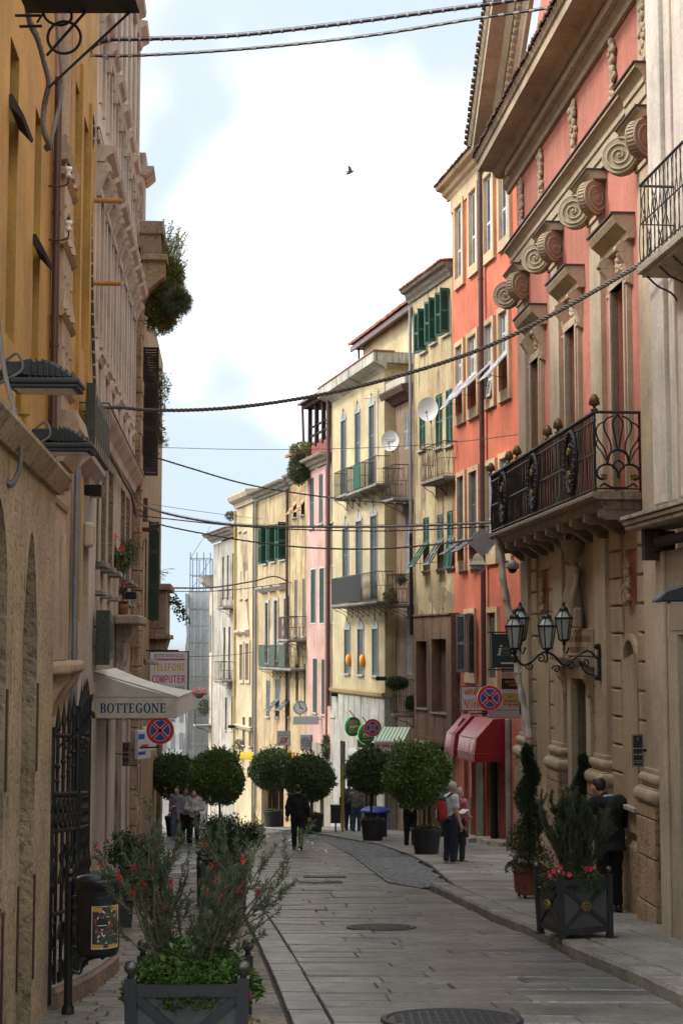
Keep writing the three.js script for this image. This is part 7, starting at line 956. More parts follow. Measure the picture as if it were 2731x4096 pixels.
{ const p = ground(1342, 3330, 0.1), o = thing('wall_bin', 'small black square bin hung on the yellow pole', 'bin', p), m = M('bin black', 0); mesh('box', [rbx(-0.17, 0.17, 0.32, 0.9, -0.12, 0.12, 0.02), rbx(-0.19, 0.19, 0.88, 0.94, -0.14, 0.14, 0.02)], m, o); mesh('leg', [cyl(0.0, 0, 0.34, 0, 0.03)], m, o); const q = thing('yellow_pole', 'thin yellow and grey pole beside the black bin', 'pole', p.clone().add(V(0.24, 0, -0.1))); mesh('pole', cyl(0, 0, 2.2, 0, 0.045), M('yellow paint', [0.42, 0.30, 0.03], { map: T.paint }), q); mesh('top', cyl(0, 2.2, 3.0, 0, 0.04), mt.zinc, q); }
{
const d = 95, a = atDepth(762, 2210, d), b = atDepth(842, 2210, d), o = thing('scaffold_tower', 'tall scaffold tower wrapped in grey netting at the end of the street', 'scaffold', V(a.x, -10, -d)), w = b.x - a.x, dp = 1.6, H = 17.6 - (10 - 10), top = a.y + 10;
const bl = M('scaffold blue', [0.09, 0.17, 0.28], { rough: 0.5 }), rs = M('scaffold steel', [0.24, 0.21, 0.19], { rough: 0.6 });
const st = [], le = []; for (const x of [0, w / 3, 2 * w / 3, w]) for (const z of [0, -dp]) st.push(rod(V(x, 0, z), V(x, top + (z ? -0.4 : 0), z), 0.03, 0.03, 6)); for (let y = 0.5; y < top; y += 1.05) for (const z of [0, -dp]) le.push(rod(V(-0.05, y, z), V(w + 0.05, y, z), 0.025, 0.025, 5)); for (let y = 0.5; y < top; y += 2.1) le.push(rod(V(0, y, 0), V(w, y + 2.0, 0), 0.02, 0.02, 5), rod(V(0, y, 0), V(0, y, -dp), 0.025, 0.025, 5), rod(V(w, y, 0), V(w, y, -dp), 0.025, 0.025, 5));
mesh('standards', st, bl, o).userData.kind = 'stuff'; mesh('ledgers', le, rs, o).userData.kind = 'stuff'; for (let y = 1.5; y < top - 2.5; y += 2.1) mesh('deck', bx(0.05, w - 0.05, y, y + 0.05, -dp, -0.05), M('deck board', [0.35, 0.33, 0.3]), o);
const lad = []; for (let y = 0.5; y < top - 1.5; y += 0.3) lad.push(rod(V(w * 0.62, y, -0.3), V(w * 0.85, y, -0.3), 0.015, 0.015, 4)); mesh('ladder', lad, rs, o);
const net = (x0, x1, y0, y1, z) => { const g = new THREE.PlaneGeometry(x1 - x0, y1 - y0, 10, 40).translate((x0 + x1) / 2, (y0 + y1) / 2, z), p = g.attributes.position; for (let i = 0; i < p.count; i++) p.setZ(i, z + 0.06 * Math.sin(p.getX(i) * 5 + p.getY(i) * 1.3) + 0.04 * Math.sin(p.getY(i) * 3.1)); g.computeVertexNormals(); return g; };
const nm = new THREE.MeshPhysicalMaterial({ color: rgb(0.34, 0.34, 0.335), roughness: 1, side: THREE.DoubleSide, transparent: true, opacity: 0.84 }); nm.name = 'scaffold netting'; mesh('netting', net(-0.08, w + 0.02, 0, top - 2.4, 0.12), nm, o); mesh('netting', net(-dp - 0.05, 0.05, 0, top - 2.6, 0).rotateY(Math.PI / 2).translate(-0.1, 0, 0), nm, o);
}
{ const o = thing('gull', 'small bird gliding against the cloud', 'bird', atDepth(1399, 690, 45), 0.3); o.rotation.z = 0.5; const mb = M('gull grey', [0.16, 0.14, 0.12], { rough: 0.9 }); mesh('body', new THREE.SphereGeometry(0.06, 12, 8).scale(2.6, 0.8, 0.9), mb, o); for (const s of [1, -1]) mesh('wing', plate([[-0.07, 0], [0.08, 0], [0.04, 0.2], [-0.06, 0.34], [-0.1, 0.33], [-0.06, 0.15]].map(([x, y]) => [x, y * s]), [], -0.004, 0.004).rotateX(Math.PI / 2 - s * 0.5), mb, o); mesh('tail', plate([[-0.14, -0.02], [-0.24, -0.05], [-0.24, 0.05], [-0.14, 0.02]], [], -0.004, 0.004).rotateX(Math.PI / 2), mb, o); }
// ---------- plants ----------
const leafMat = (k, rough = 0.5) => M(k, [1, 1, 1], { vc: true, side: true, rough, trans: 0.12 });
const LM = leafMat('leaf', 0.42), LMd = leafMat('needle leaf', 0.6), PM = M('petal', [1, 1, 1], { vc: true, side: true, rough: 0.7, trans: 0.25 });
class Leaves {
constructor() { this.p = []; this.n = []; this.c = []; this.u = []; }
add(p, dir, nor, len, wid, col, fold = 0.25) {      // one leaf: two folded triangles
const s = dir.clone().cross(nor).normalize(), q = s.clone().cross(dir).normalize(), m = p.clone().addScaledVector(dir, len * 0.45), t = p.clone().addScaledVector(dir, len).addScaledVector(q, -len * 0.12);
const l = m.clone().addScaledVector(s, wid / 2).addScaledVector(q, wid * fold), r = m.clone().addScaledVector(s, -wid / 2).addScaledVector(q, wid * fold);
for (const [a, b, c] of [[p, l, t], [p, t, r]]) { const nn = b.clone().sub(a).cross(c.clone().sub(a)).normalize(); for (const v of [a, b, c]) { this.p.push(v.x, v.y, v.z); this.n.push(nn.x, nn.y, nn.z); this.c.push(col[0], col[1], col[2]); this.u.push(0, 0); } }
}
build() { const g = new THREE.BufferGeometry(); for (const [k, a, s] of [['position', this.p, 3], ['normal', this.n, 3], ['uv', this.u, 2], ['color', this.c, 3]]) g.setAttribute(k, new THREE.Float32BufferAttribute(a, s)); return g; }
}
const sph = (r) => { const z = r() * 2 - 1, a = r() * 6.2832, s = Math.sqrt(1 - z * z); return V(s * Math.cos(a), z, s * Math.sin(a)); };
const tone = (r, b, v = 0.35) => { const k = 1 - v / 2 + v * r() * 1.3, y = r() * 0.25; return [b[0] * k * (1 + y), b[1] * k, b[2] * k * (1 - y)]; };
function crownGeo(R0, n, seed, base, len, o = {}) {        // clipped round crown, uneven shell with thin places
const r = rng(seed), L = new Leaves(), bumps = [...Array(26)].map(() => [sph(r), 0.06 + 0.12 * r(), r() > 0.5 ? 1 : -1.2]);
const rad = (d) => { let k = 1; for (const [b, a, s] of bumps) k += s * a * Math.exp(-(1 - d.dot(b)) * 16); return k; };
for (let i = 0; i < n; i++) { const d = sph(r), k = rad(d), t = r() < 0.8 ? 1 - 0.22 * r() * r() * 2 : 0.3 + 0.5 * r(); const p = d.clone().multiplyScalar(R0 * k * t); p.y *= o.sy ?? 0.92; const dir = d.clone().multiplyScalar(0.7).add(sph(r)).add(V(0, 0.35, 0)).normalize(), nor = d.clone().add(sph(r).multiplyScalar(0.7)).normalize(); L.add(p, dir, nor, len * (0.7 + 0.6 * r()), len * 0.45, tone(r, base, 0.7)); }
for (let i = 0; i < 130; i++) { const d = sph(r); if (d.y < -0.4) continue; const p = d.clone().multiplyScalar(R0 * rad(d) * 0.97); for (let k = 0; k < 7; k++) { const q = p.clone().addScaledVector(d, R0 * 0.022 * k).add(sph(r).multiplyScalar(0.015)); L.add(q, d.clone().add(sph(r).multiplyScalar(0.9)).normalize(), sph(r), len * 0.85, len * 0.4, tone(r, [base[0] * 1.3, base[1] * 1.3, base[2] * 1.1])); } }
return L.build();
}
const lush = [0.085, 0.155, 0.04], deep = [0.055, 0.098, 0.036];
const crowns = [crownGeo(1, 12500, 5, lush, 0.125), crownGeo(1, 11500, 6, deep, 0.125)];
const potM = M('planter grey plastic', [0.022, 0.022, 0.024], { rough: 0.6, map: T.paint }), soilM = M('soil', [0.035, 0.024, 0.016], { rough: 1, map: T.stone }), barkM = M('bark', [0.09, 0.065, 0.045], { map: T.stone, bump: T.bump, rough: 0.95 });
const potG = geo(lathe([[0.001, 0], [0.27, 0], [0.275, 0.02], [0.345, 0.56], [0.355, 0.56], [0.36, 0.57], [0.368, 0.66], [0.365, 0.675], [0.335, 0.675], [0.33, 0.6], [0.001, 0.6]], 32));
const trunkG = geo([tube([[0, 0.55, 0], [0.02, 0.9, 0.01], [-0.02, 1.25, -0.02], [0.01, 1.7, 0]], 0.034, 16, 8), ...[0, 1, 2, 3, 4].map((k) => rod(V(0, 1.3 + k * 0.05, 0), V(Math.cos(k * 1.3) * 0.4, 1.75 + 0.05 * k, Math.sin(k * 1.3) * 0.4), 0.02, 0.008, 6))]);
function beddingGeo(rad, n, seed, cols, hgt = 0.1) { const r = rng(seed), L = new Leaves(); for (let i = 0; i < n; i++) { const a = r() * 6.283, q = Math.sqrt(r()) * rad, p = V(Math.cos(a) * q, hgt * r() * (1 - (q / rad) ** 3) + 0.0, Math.sin(a) * q); L.add(p, sph(r).add(V(0, 0.7, 0)).normalize(), V(0, 1, 0).add(sph(r).multiplyScalar(0.6)).normalize(), 0.05, 0.028, tone(r, [0.05, 0.10, 0.025])); } const F2 = new Leaves(); for (let i = 0; i < 34; i++) { const a = r() * 6.283, q = Math.sqrt(r()) * rad, c = cols[r() * cols.length | 0], p = V(Math.cos(a) * q, hgt * (0.7 + 0.5 * r()), Math.sin(a) * q); for (let k = 0; k < 5; k++) { const an = k * 1.2566; F2.add(p, V(Math.cos(an), 0.15, Math.sin(an)).normalize(), V(0, 1, 0.3).normalize(), 0.026, 0.024, c); } } return [L.build(), F2.build()]; }
const pansy = beddingGeo(0.34, 520, 44, [[0.6, 0.42, 0.02], [0.55, 0.3, 0.02], [0.5, 0.5, 0.4], [0.2, 0.06, 0.22]]);
[[0, 878, 3110, 0.80, null, 45, 'ball tree behind the red-flowered shrub, larger of the two'], [1, 704, 3108, 0.78, null, 52, 'ball tree partly hidden by the left row corner'], [1, 1085, 3080, 0.80, [1092, 3314], 0, 'farthest ball tree, left of the man in black'], [1, 1236, 3115, 0.82, [1252, 3336], 0, 'ball tree right behind the man in black'], [1, 1478, 3085, 0.68, [1490, 3370], 0, 'smaller ball tree in front of the blue bin'], [0, 1672, 3106, 0.77, [1705, 3425], 0, 'large bright ball tree beside the backpacker']].forEach(([v, px, py, r, gp, d, l], i) => {
let p; if (gp) p = ground(gp[0], gp[1], 0.06); else { p = atDepth(px, py, d); p.y = gy(d); }
const dd = -p.z, c = atDepth(px, py, dd), tr = thing('ball_tree', l, 'tree', p, i * 1.1, 'clipped ball trees in planters'); const cr = mesh('crown', crowns[v], LM, tr, 'asis'); const loc = c.clone().sub(p).applyAxisAngle(V(0, 1, 0), -i * 1.1); cr.position.copy(loc); cr.scale.setScalar(r); cr.rotation.y = i * 2.3; const tk = mesh('trunk', trunkG, barkM, tr, 'asis'); tk.scale.y = Math.max(0.6, (loc.y + 0.05) / 1.7); tk.scale.x = tk.scale.z = 1; tk.position.set(loc.x * 0.3, 0, loc.z * 0.3);
const pot = thing('round_planter', 'dark bucket planter of the ' + l, 'planter', p, i, 'round dark planters'); mesh('bucket', potG, potM, pot, 'asis'); mesh('soil', new THREE.CylinderGeometry(0.33, 0.33, 0.02, 24).translate(0, 0.61, 0), soilM, pot);
const bd = thing('bedding_flowers', 'pansies under the ' + l, 'flowers', p.clone().add(V(0, 0.62, 0)), i * 2, 'pansies in the round planters'); mesh('foliage', pansy[0], LM, bd, 'asis'); mesh('blooms', pansy[1], PM, bd, 'asis').userData.kind = 'stuff';
});
function boxPlanter(label) {
const o = thing('box_planter', label, 'planter', V(0, 0, 0), 0, 'square planters with crossed bars'), m = M('planter paint', [0.035, 0.036, 0.039], { rough: 0.45, map: T.paint }), pm = M('planter panel', [0.085, 0.085, 0.087], { rough: 0.55, map: T.paint }), w = 0.3, h = 0.6;
for (const x of [-1, 1]) for (const z of [-1, 1]) { mesh('post', [bar(V(x * (w - 0.015), 0, z * (w - 0.015)), V(x * w, h + 0.1, z * w), 0.062, 0.062), rbx(x * w - 0.055, x * w + 0.055, 0, 0.02, z * w - 0.055, z * w + 0.055, 0.006)], m, o); mesh('ball_finial', [lathe([[0.001, 0], [0.02, 0], [0.014, 0.018], [0.032, 0.035], [0.036, 0.055], [0.03, 0.078], [0.001, 0.09]], 14).translate(x * w, h + 0.1, z * w)], M('finial metal', [0.10, 0.09, 0.075], { rough: 0.3, metal: 0.6 }), o); }
for (let k = 0; k < 4; k++) {
const T4 = (g) => g.rotateY(k * Math.PI / 2); mesh('panel', T4(bx(-w + 0.02, w - 0.02, 0.1, h + 0.03, w - 0.018, w - 0.008)), pm, o);
mesh('frame_rail', T4(bx(-w + 0.028, w - 0.028, h + 0.0, h + 0.06, w - 0.022, w + 0.018)), m, o); mesh('frame_rail', T4(bx(-w + 0.03, w - 0.03, 0.08, 0.14, w - 0.03, w + 0.01)), m, o);
for (const s of [1, -1]) mesh('cross_bar', T4(bar(V(-s * (w - 0.03), 0.14, w + (s > 0 ? 0 : 0.003)), V(s * (w - 0.03), h, w + (s > 0 ? 0 : 0.003)), 0.045, 0.02)), m, o);
const rs = [new THREE.CylinderGeometry(0.06, 0.065, 0.02, 18).rotateX(Math.PI / 2).translate(0, 0.37, w + 0.02), ball(0, 0.37, w + 0.034, 0.016, 8)]; for (let q = 0; q < 8; q++) { const a = q * 0.785; rs.push(ball(Math.cos(a) * 0.04, 0.37 + Math.sin(a) * 0.04, w + 0.028, 0.016, 6)); } mesh('rosette', rs.map((g) => T4(g)), M('dull gilt', [0.30, 0.21, 0.08], { metal: 0.6, rough: 0.45 }), o);
}
mesh('soil', bx(-w + 0.02, w - 0.02, h - 0.08, h - 0.04, -w + 0.02, w - 0.02), soilM, o); mesh('floor', bx(-w + 0.02, w - 0.02, 0.1, 0.12, -w + 0.02, w - 0.02), m, o); return o;
}
const pA = V((779 - 1365.5) / FOC * 8.62, gy(8.62) - 0.0, -8.62); pA.y = atDepth(780, 3903, 8.55).y - 0.66;
const bp1 = boxPlanter('square planter in the foreground with a red-flowered shrub'); bp1.position.copy(pA); bp1.rotation.y = 0.02;
const pB = V(2.60, gy(17.35) + UPR + 0.0, -17.35); const bp2 = copyOf(bp1, 'square planter half on the right kerb with a gilt rosette', pB, 0.30); bp2.rotation.z = 0.03; pB.copy(bp2.position);
const pC = ground(885, 3632); const bp3 = copyOf(bp1, 'square planter behind the foreground shrub, holding a conifer', pC, 0.2);
function grevillea(seed, n, H, spread, o = {}) {
const r = rng(seed), L = new Leaves(), wood = [], fl = new Leaves(), tips = [];
const grow = (p, dir, len, rad, lvl) => { const pts = [p.clone()], q = p.clone(), d = dir.clone(), steps = 7; for (let i = 0; i < steps; i++) { d.add(V((r() - 0.5) * 0.25, (o.lift ?? 0.08), (r() - 0.5) * 0.25)).normalize(); q.addScaledVector(d, len / steps); pts.push(q.clone()); const dens = o.dens ?? 15; if (i > 0 || lvl) for (let k = 0; k < dens; k++) { const t = r(), a = r() * 6.283, b = pts[pts.length - 2].clone().lerp(q, t), side = sph(r), nd = d.clone().multiplyScalar(0.75).add(side.multiplyScalar(0.75)).normalize(); L.add(b, nd, sph(r), (o.nl ?? 0.034) * (0.7 + 0.6 * r()), o.nw ?? 0.005, tone(r, o.col || [0.055, 0.085, 0.04], 0.6), 0.1); } if (lvl < 2 && i > 0 && r() < 0.62) grow(q, d.clone().add(sph(r).multiplyScalar(0.75)).normalize(), len * (0.3 + 0.25 * r()), rad * 0.6, lvl + 1); } wood.push(new THREE.TubeGeometry(new THREE.CatmullRomCurve3(pts), 8, rad, 4)); tips.push([q.clone(), d.clone()]); };
for (let i = 0; i < n; i++) { const a = r() * 6.283, k = Math.sqrt(r()); grow(V(Math.cos(a) * 0.1 * k, 0, Math.sin(a) * 0.1 * k), V(Math.cos(a) * spread * k, 1, Math.sin(a) * spread * k).normalize(), H * (0.55 + 0.45 * r()), 0.0055, 0); }
for (let i = 0; i < (o.flowers ?? 30); i++) { const [p, d] = tips[r() * tips.length | 0], c = p.clone().addScaledVector(d, -0.03 * r()); for (let k = 0; k < 16; k++) fl.add(c.clone().add(sph(r).multiplyScalar(0.008)), sph(r).add(V(0, -0.2, 0)).normalize(), sph(r), 0.026, 0.007, tone(r, o.fcol || [0.62, 0.035, 0.03], 0.4), 0.2); }
return [L.build(), geo(wood), fl.build()];
}
function mound(seed, n, rx, rz, h, base, len, w) { const r = rng(seed), L = new Leaves(); for (let i = 0; i < n; i++) { const a = r() * 6.283, q = Math.sqrt(r()), rr = 1 + 0.25 * (fbm(a / 6.283, 0.3, 8, 3, 2, seed) - 0.5), p = V(Math.cos(a) * q * rx * rr, h * (1 - q * q) * (0.75 + 0.35 * r()) - (q > 0.9 ? r() * 0.08 : 0) - 0.02 * r(), Math.sin(a) * q * rz * rr); L.add(p, V(Math.cos(a) * q, 0.55, Math.sin(a) * q).add(sph(r).multiplyScalar(0.7)).normalize(), V(0, 1, 0).add(sph(r).multiplyScalar(0.8)).normalize(), len * (0.7 + 0.6 * r()), w, tone(r, base, 0.6)); } return L.build(); }
{
const g = grevillea(104, 26, 0.68, 0.85, { dens: 6, flowers: 44 }), o = thing('flowering_shrub', 'wispy needle-leaved shrub with red flowers in the foreground planter', 'shrub', pA.clone().add(V(-0.02, 0.6, 0))); mesh('foliage', g[0], LMd, o, 'asis'); mesh('stems', g[1], M('twig', [0.12, 0.085, 0.06]), o, 'asis'); mesh('blooms', g[2], PM, o, 'asis').userData.kind = 'stuff';
const c = thing('ground_cover', 'low leafy green plants filling the foreground planter', 'plant', pA.clone().add(V(0, 0.6, 0))); mesh('foliage', mound(55, 4200, 0.35, 0.33, 0.22, [0.065, 0.125, 0.028], 0.042, 0.036), LM, c, 'asis'); const pk = new Leaves(), r = rng(4); for (const [x, y, z] of [[0.33, 0.0, 0.28], [0.32, 0.07, 0.2]]) for (let k = 0; k < 9; k++) pk.add(V(x, y, z), sph(r), sph(r), 0.03, 0.026, [0.34, 0.02, 0.12]); mesh('bloom', pk.build(), PM, c, 'asis');
const g2 = grevillea(202, 26, 0.78, 0.5, { dens: 20, flowers: 26, col: [0.045, 0.072, 0.04], lift: 0.12 }), o2 = thing('flowering_shrub', 'dense needle-leaved shrub with small red flowers in the right kerb planter', 'shrub', pB.clone().add(V(0.02, 0.6, 0))); mesh('foliage', g2[0], LMd, o2, 'asis'); mesh('stems', g2[1], M('twig', 0), o2, 'asis'); mesh('blooms', g2[2], PM, o2, 'asis').userData.kind = 'stuff';
const c2 = thing('petunias', 'crimson petunias round the rim of the right kerb planter', 'flowers', pB.clone().add(V(0, 0.6, 0))); mesh('foliage', mound(56, 2200, 0.36, 0.34, 0.16, [0.05, 0.10, 0.03], 0.045, 0.03), LM, c2, 'asis');
const pf = new Leaves(), rr = rng(77); for (let i = 0; i < 26; i++) { const a = rr() * 6.283, q = 0.55 + 0.45 * rr(), p = V(Math.cos(a) * 0.33 * q, 0.16 * (1 - q * q) + 0.05, Math.sin(a) * 0.32 * q + 0.02), n = V(Math.cos(a) * 0.6, 0.4, Math.sin(a) * 0.6 + 0.5).normalize(), t1 = n.clone().cross(V(0, 1, 0)).normalize(), t2 = n.clone().cross(t1); for (let k = 0; k < 6; k++) { const an = k * 1.047; pf.add(p, t1.clone().multiplyScalar(Math.cos(an)).addScaledVector(t2, Math.sin(an)).addScaledVector(n, 0.25).normalize(), n, 0.034, 0.036, tone(rr, [0.55, 0.02, 0.07], 0.3), 0.0); } } mesh('blooms', pf.build(), PM, c2, 'asis').userData.kind = 'stuff';
}
function coniferGeo(seed, pts, n, len, base) { const r = rng(seed), L = new Leaves(); for (let i = 0; i < n; i++) { const [p, rad, out] = pts(r), d = sph(r), q = p.clone().addScaledVector(d, rad * (0.6 + 0.42 * r())); for (let k = 0; k < 3; k++) L.add(q, d.clone().add(sph(r).multiplyScalar(0.7)).add(V(0, 0.5, 0)).normalize(), sph(r), len * (0.7 + 0.6 * r()), len * 0.22, tone(r, base, 0.7), 0.1); } return L.build(); }
{
const o = thing('conifer_shrub', 'dark green bushy conifer in the planter behind the foreground shrub', 'shrub', pC.clone().add(V(0, 0.62, 0))); mesh('foliage', coniferGeo(31, (r) => { const t = r(); return t < 0.8 ? [V((r() - 0.5) * 0.45, 0.1 + r() * 0.5, (r() - 0.5) * 0.4), 0.16] : [V(0.3 + r() * 0.28, 0.28 + r() * 0.28, 0), 0.06]; }, 5200, 0.045, [0.026, 0.06, 0.016]), LMd, o, 'asis'); mesh('stem', rod(V(0, -0.1, 0), V(0, 0.4, 0), 0.02), barkM, o);
const sg = coniferGeo(32, (r) => { const t = r(), a = t * 6.283 * 2.6, rad = 0.34 * (1 - t) ** 0.8 + 0.05; return r() < 0.25 ? [V(0, 0.05 + t * 1.74, 0), 0.05 + 0.2 * (1 - t)] : [V(Math.cos(a) * rad * 0.4, 0.05 + t * 1.72, Math.sin(a) * rad * 0.4), 0.07 + 0.17 * (1 - t)]; }, 7600, 0.042, [0.022, 0.045, 0.018]);
[[2118, 3492, 23.0, 1.0, 1, 'spiral clipped cypress in the terracotta pot', 0.1], [2335, 3500, 22.3, 0.92, 2, 'second spiral clipped cypress behind the man in the dark suit', 2]].forEach(([px, py, d, s, pot, l, tn]) => {
const X = atDepth(px, py, d).x, y = gy(d) + UPR, p = V(X, y, -d), t = thing('spiral_topiary', l, 'shrub', p.clone().add(V(0, 0.42, 0)), tn, 'spiral topiaries'); const f = mesh('foliage', sg, LMd, t, 'asis'); f.scale.setScalar(s); mesh('stem', rod(V(0, -0.1, 0), V(0, 1.6 * s, 0), 0.02), barkM, t);
const po = thing('terracotta_pot', pot === 1 ? 'ribbed square terracotta pot on wheels by the theatre' : 'terracotta pot behind the man in the dark suit', 'plant pot', p, 0.25), tm = M('terracotta', [0.30, 0.115, 0.055], { rough: 0.85, map: T.stone }); mesh('pot', [plate([[-0.17, 0.06], [0.17, 0.06], [0.2, 0.44], [-0.2, 0.44]], [], -0.18, 0.18, 0.02), rbx(-0.215, 0.215, 0.4, 0.46, -0.21, 0.21, 0.02)], tm, po); const rb = []; for (let k = 0; k < 13; k++) rb.push(rbx(-0.183 - k * 0.0016, 0.183 + k * 0.0016, 0.08 + k * 0.024, 0.092 + k * 0.024, -0.188, 0.188, 0.004)); mesh('ribs', rb, tm, po).userData.kind = 'stuff'; for (const [x, z] of [[-0.13, 0.12], [0.13, 0.12], [-0.13, -0.12], [0.13, -0.12]]) mesh('castor', [new THREE.CylinderGeometry(0.03, 0.03, 0.025, 12).rotateZ(Math.PI / 2).translate(x, 0.03, z), bx(x - 0.015, x + 0.015, 0.03, 0.07, z - 0.015, z + 0.015)], mt.iron, po);
if (pot === 1) { const pt = thing('petunias', 'pale violet petunias spilling from the terracotta pot', 'flowers', p.clone().add(V(-0.1, 0.46, 0.08))); mesh('foliage', mound(57, 900, 0.26, 0.2, 0.14, [0.055, 0.11, 0.03], 0.04, 0.028), LM, pt, 'asis'); const r = rng(12), L = new Leaves(); for (let i = 0; i < 18; i++) { const a = r() * 6.283, q = 0.5 + 0.5 * r(), c = V(Math.cos(a) * 0.24 * q, 0.06 + 0.1 * r(), Math.sin(a) * 0.18 * q + 0.05); for (let k = 0; k < 6; k++) L.add(c, V(Math.cos(k * 1.047), Math.sin(k * 1.047), 0.3).normalize(), V(0, 0.3, 1).normalize(), 0.026, 0.026, k % 2 ? [0.35, 0.16, 0.33] : [0.55, 0.42, 0.5], 0); } mesh('blooms', L.build(), PM, pt, 'asis').userData.kind = 'stuff'; }
});
}
function broadShrub(seed, n, rx, h, base, len) { const r = rng(seed), L = new Leaves(), st = []; const cl = [...Array(9)].map(() => [V((r() - 0.5) * rx * 1.1, h * (0.15 + 0.85 * r()), (r() - 0.5) * rx), rx * (0.28 + 0.3 * r())]); cl.forEach(([c]) => st.push(tube([[0, -0.15, 0], [c.x * 0.3, c.y * 0.4, c.z * 0.3], [c.x, c.y, c.z]], 0.01, 8, 5))); for (let i = 0; i < n; i++) { const [c, q] = cl[r() * 9 | 0], d = sph(r), p = c.clone().addScaledVector(d, q * (0.55 + 0.5 * r())); L.add(p, d.clone().multiplyScalar(0.5).add(sph(r)).add(V(0, -0.45, 0)).normalize(), d.clone().add(V(0, 0.8, 0)).add(sph(r).multiplyScalar(0.5)).normalize(), len * (0.7 + 0.6 * r()), len * 0.5, tone(r, base, 0.6)); } return [L.build(), geo(st)]; }
[[497, 3708, 0, 0.24, 0.92, 'glossy fig shrub in a black pot beyond the litter bin', 3, 0.30, 1700], [588, 3590, 1, 0.22, 0.85, 'second fig shrub by the left row, behind the first', 8, 0.26, 1300], [425, 3640, 2, 0.16, 0.3, 'small low shrub at the foot of the left row piers', 9, 0.2, 500]].forEach(([px, py, k, rx, h, l, seed, ph, n]) => { const p = ground(px, py), o = thing('fig_shrub', l, 'shrub', p.clone().add(V(0, ph, 0)), k, 'potted shrubs along the left row'), g = broadShrub(seed, n, rx * 1.7, h, [0.03, 0.065, 0.026], 0.06); mesh('foliage', g[0], LM, o, 'asis'); mesh('stems', g[1], barkM, o, 'asis'); const q = thing('black_pot', 'black square pot holding the ' + l, 'plant pot', p, 0.2, 'black pots along the left row'); mesh('pot', [plate([[-0.085, 0], [0.085, 0], [0.11, ph], [-0.11, ph]], [], -0.1, 0.1, 0.01), rbx(-0.12, 0.12, ph - 0.03, ph + 0.01, -0.115, 0.115, 0.008)], potM, q); mesh('soil', bx(-0.1, 0.1, ph + 0.005, ph + 0.014, -0.09, 0.09), soilM, q); });
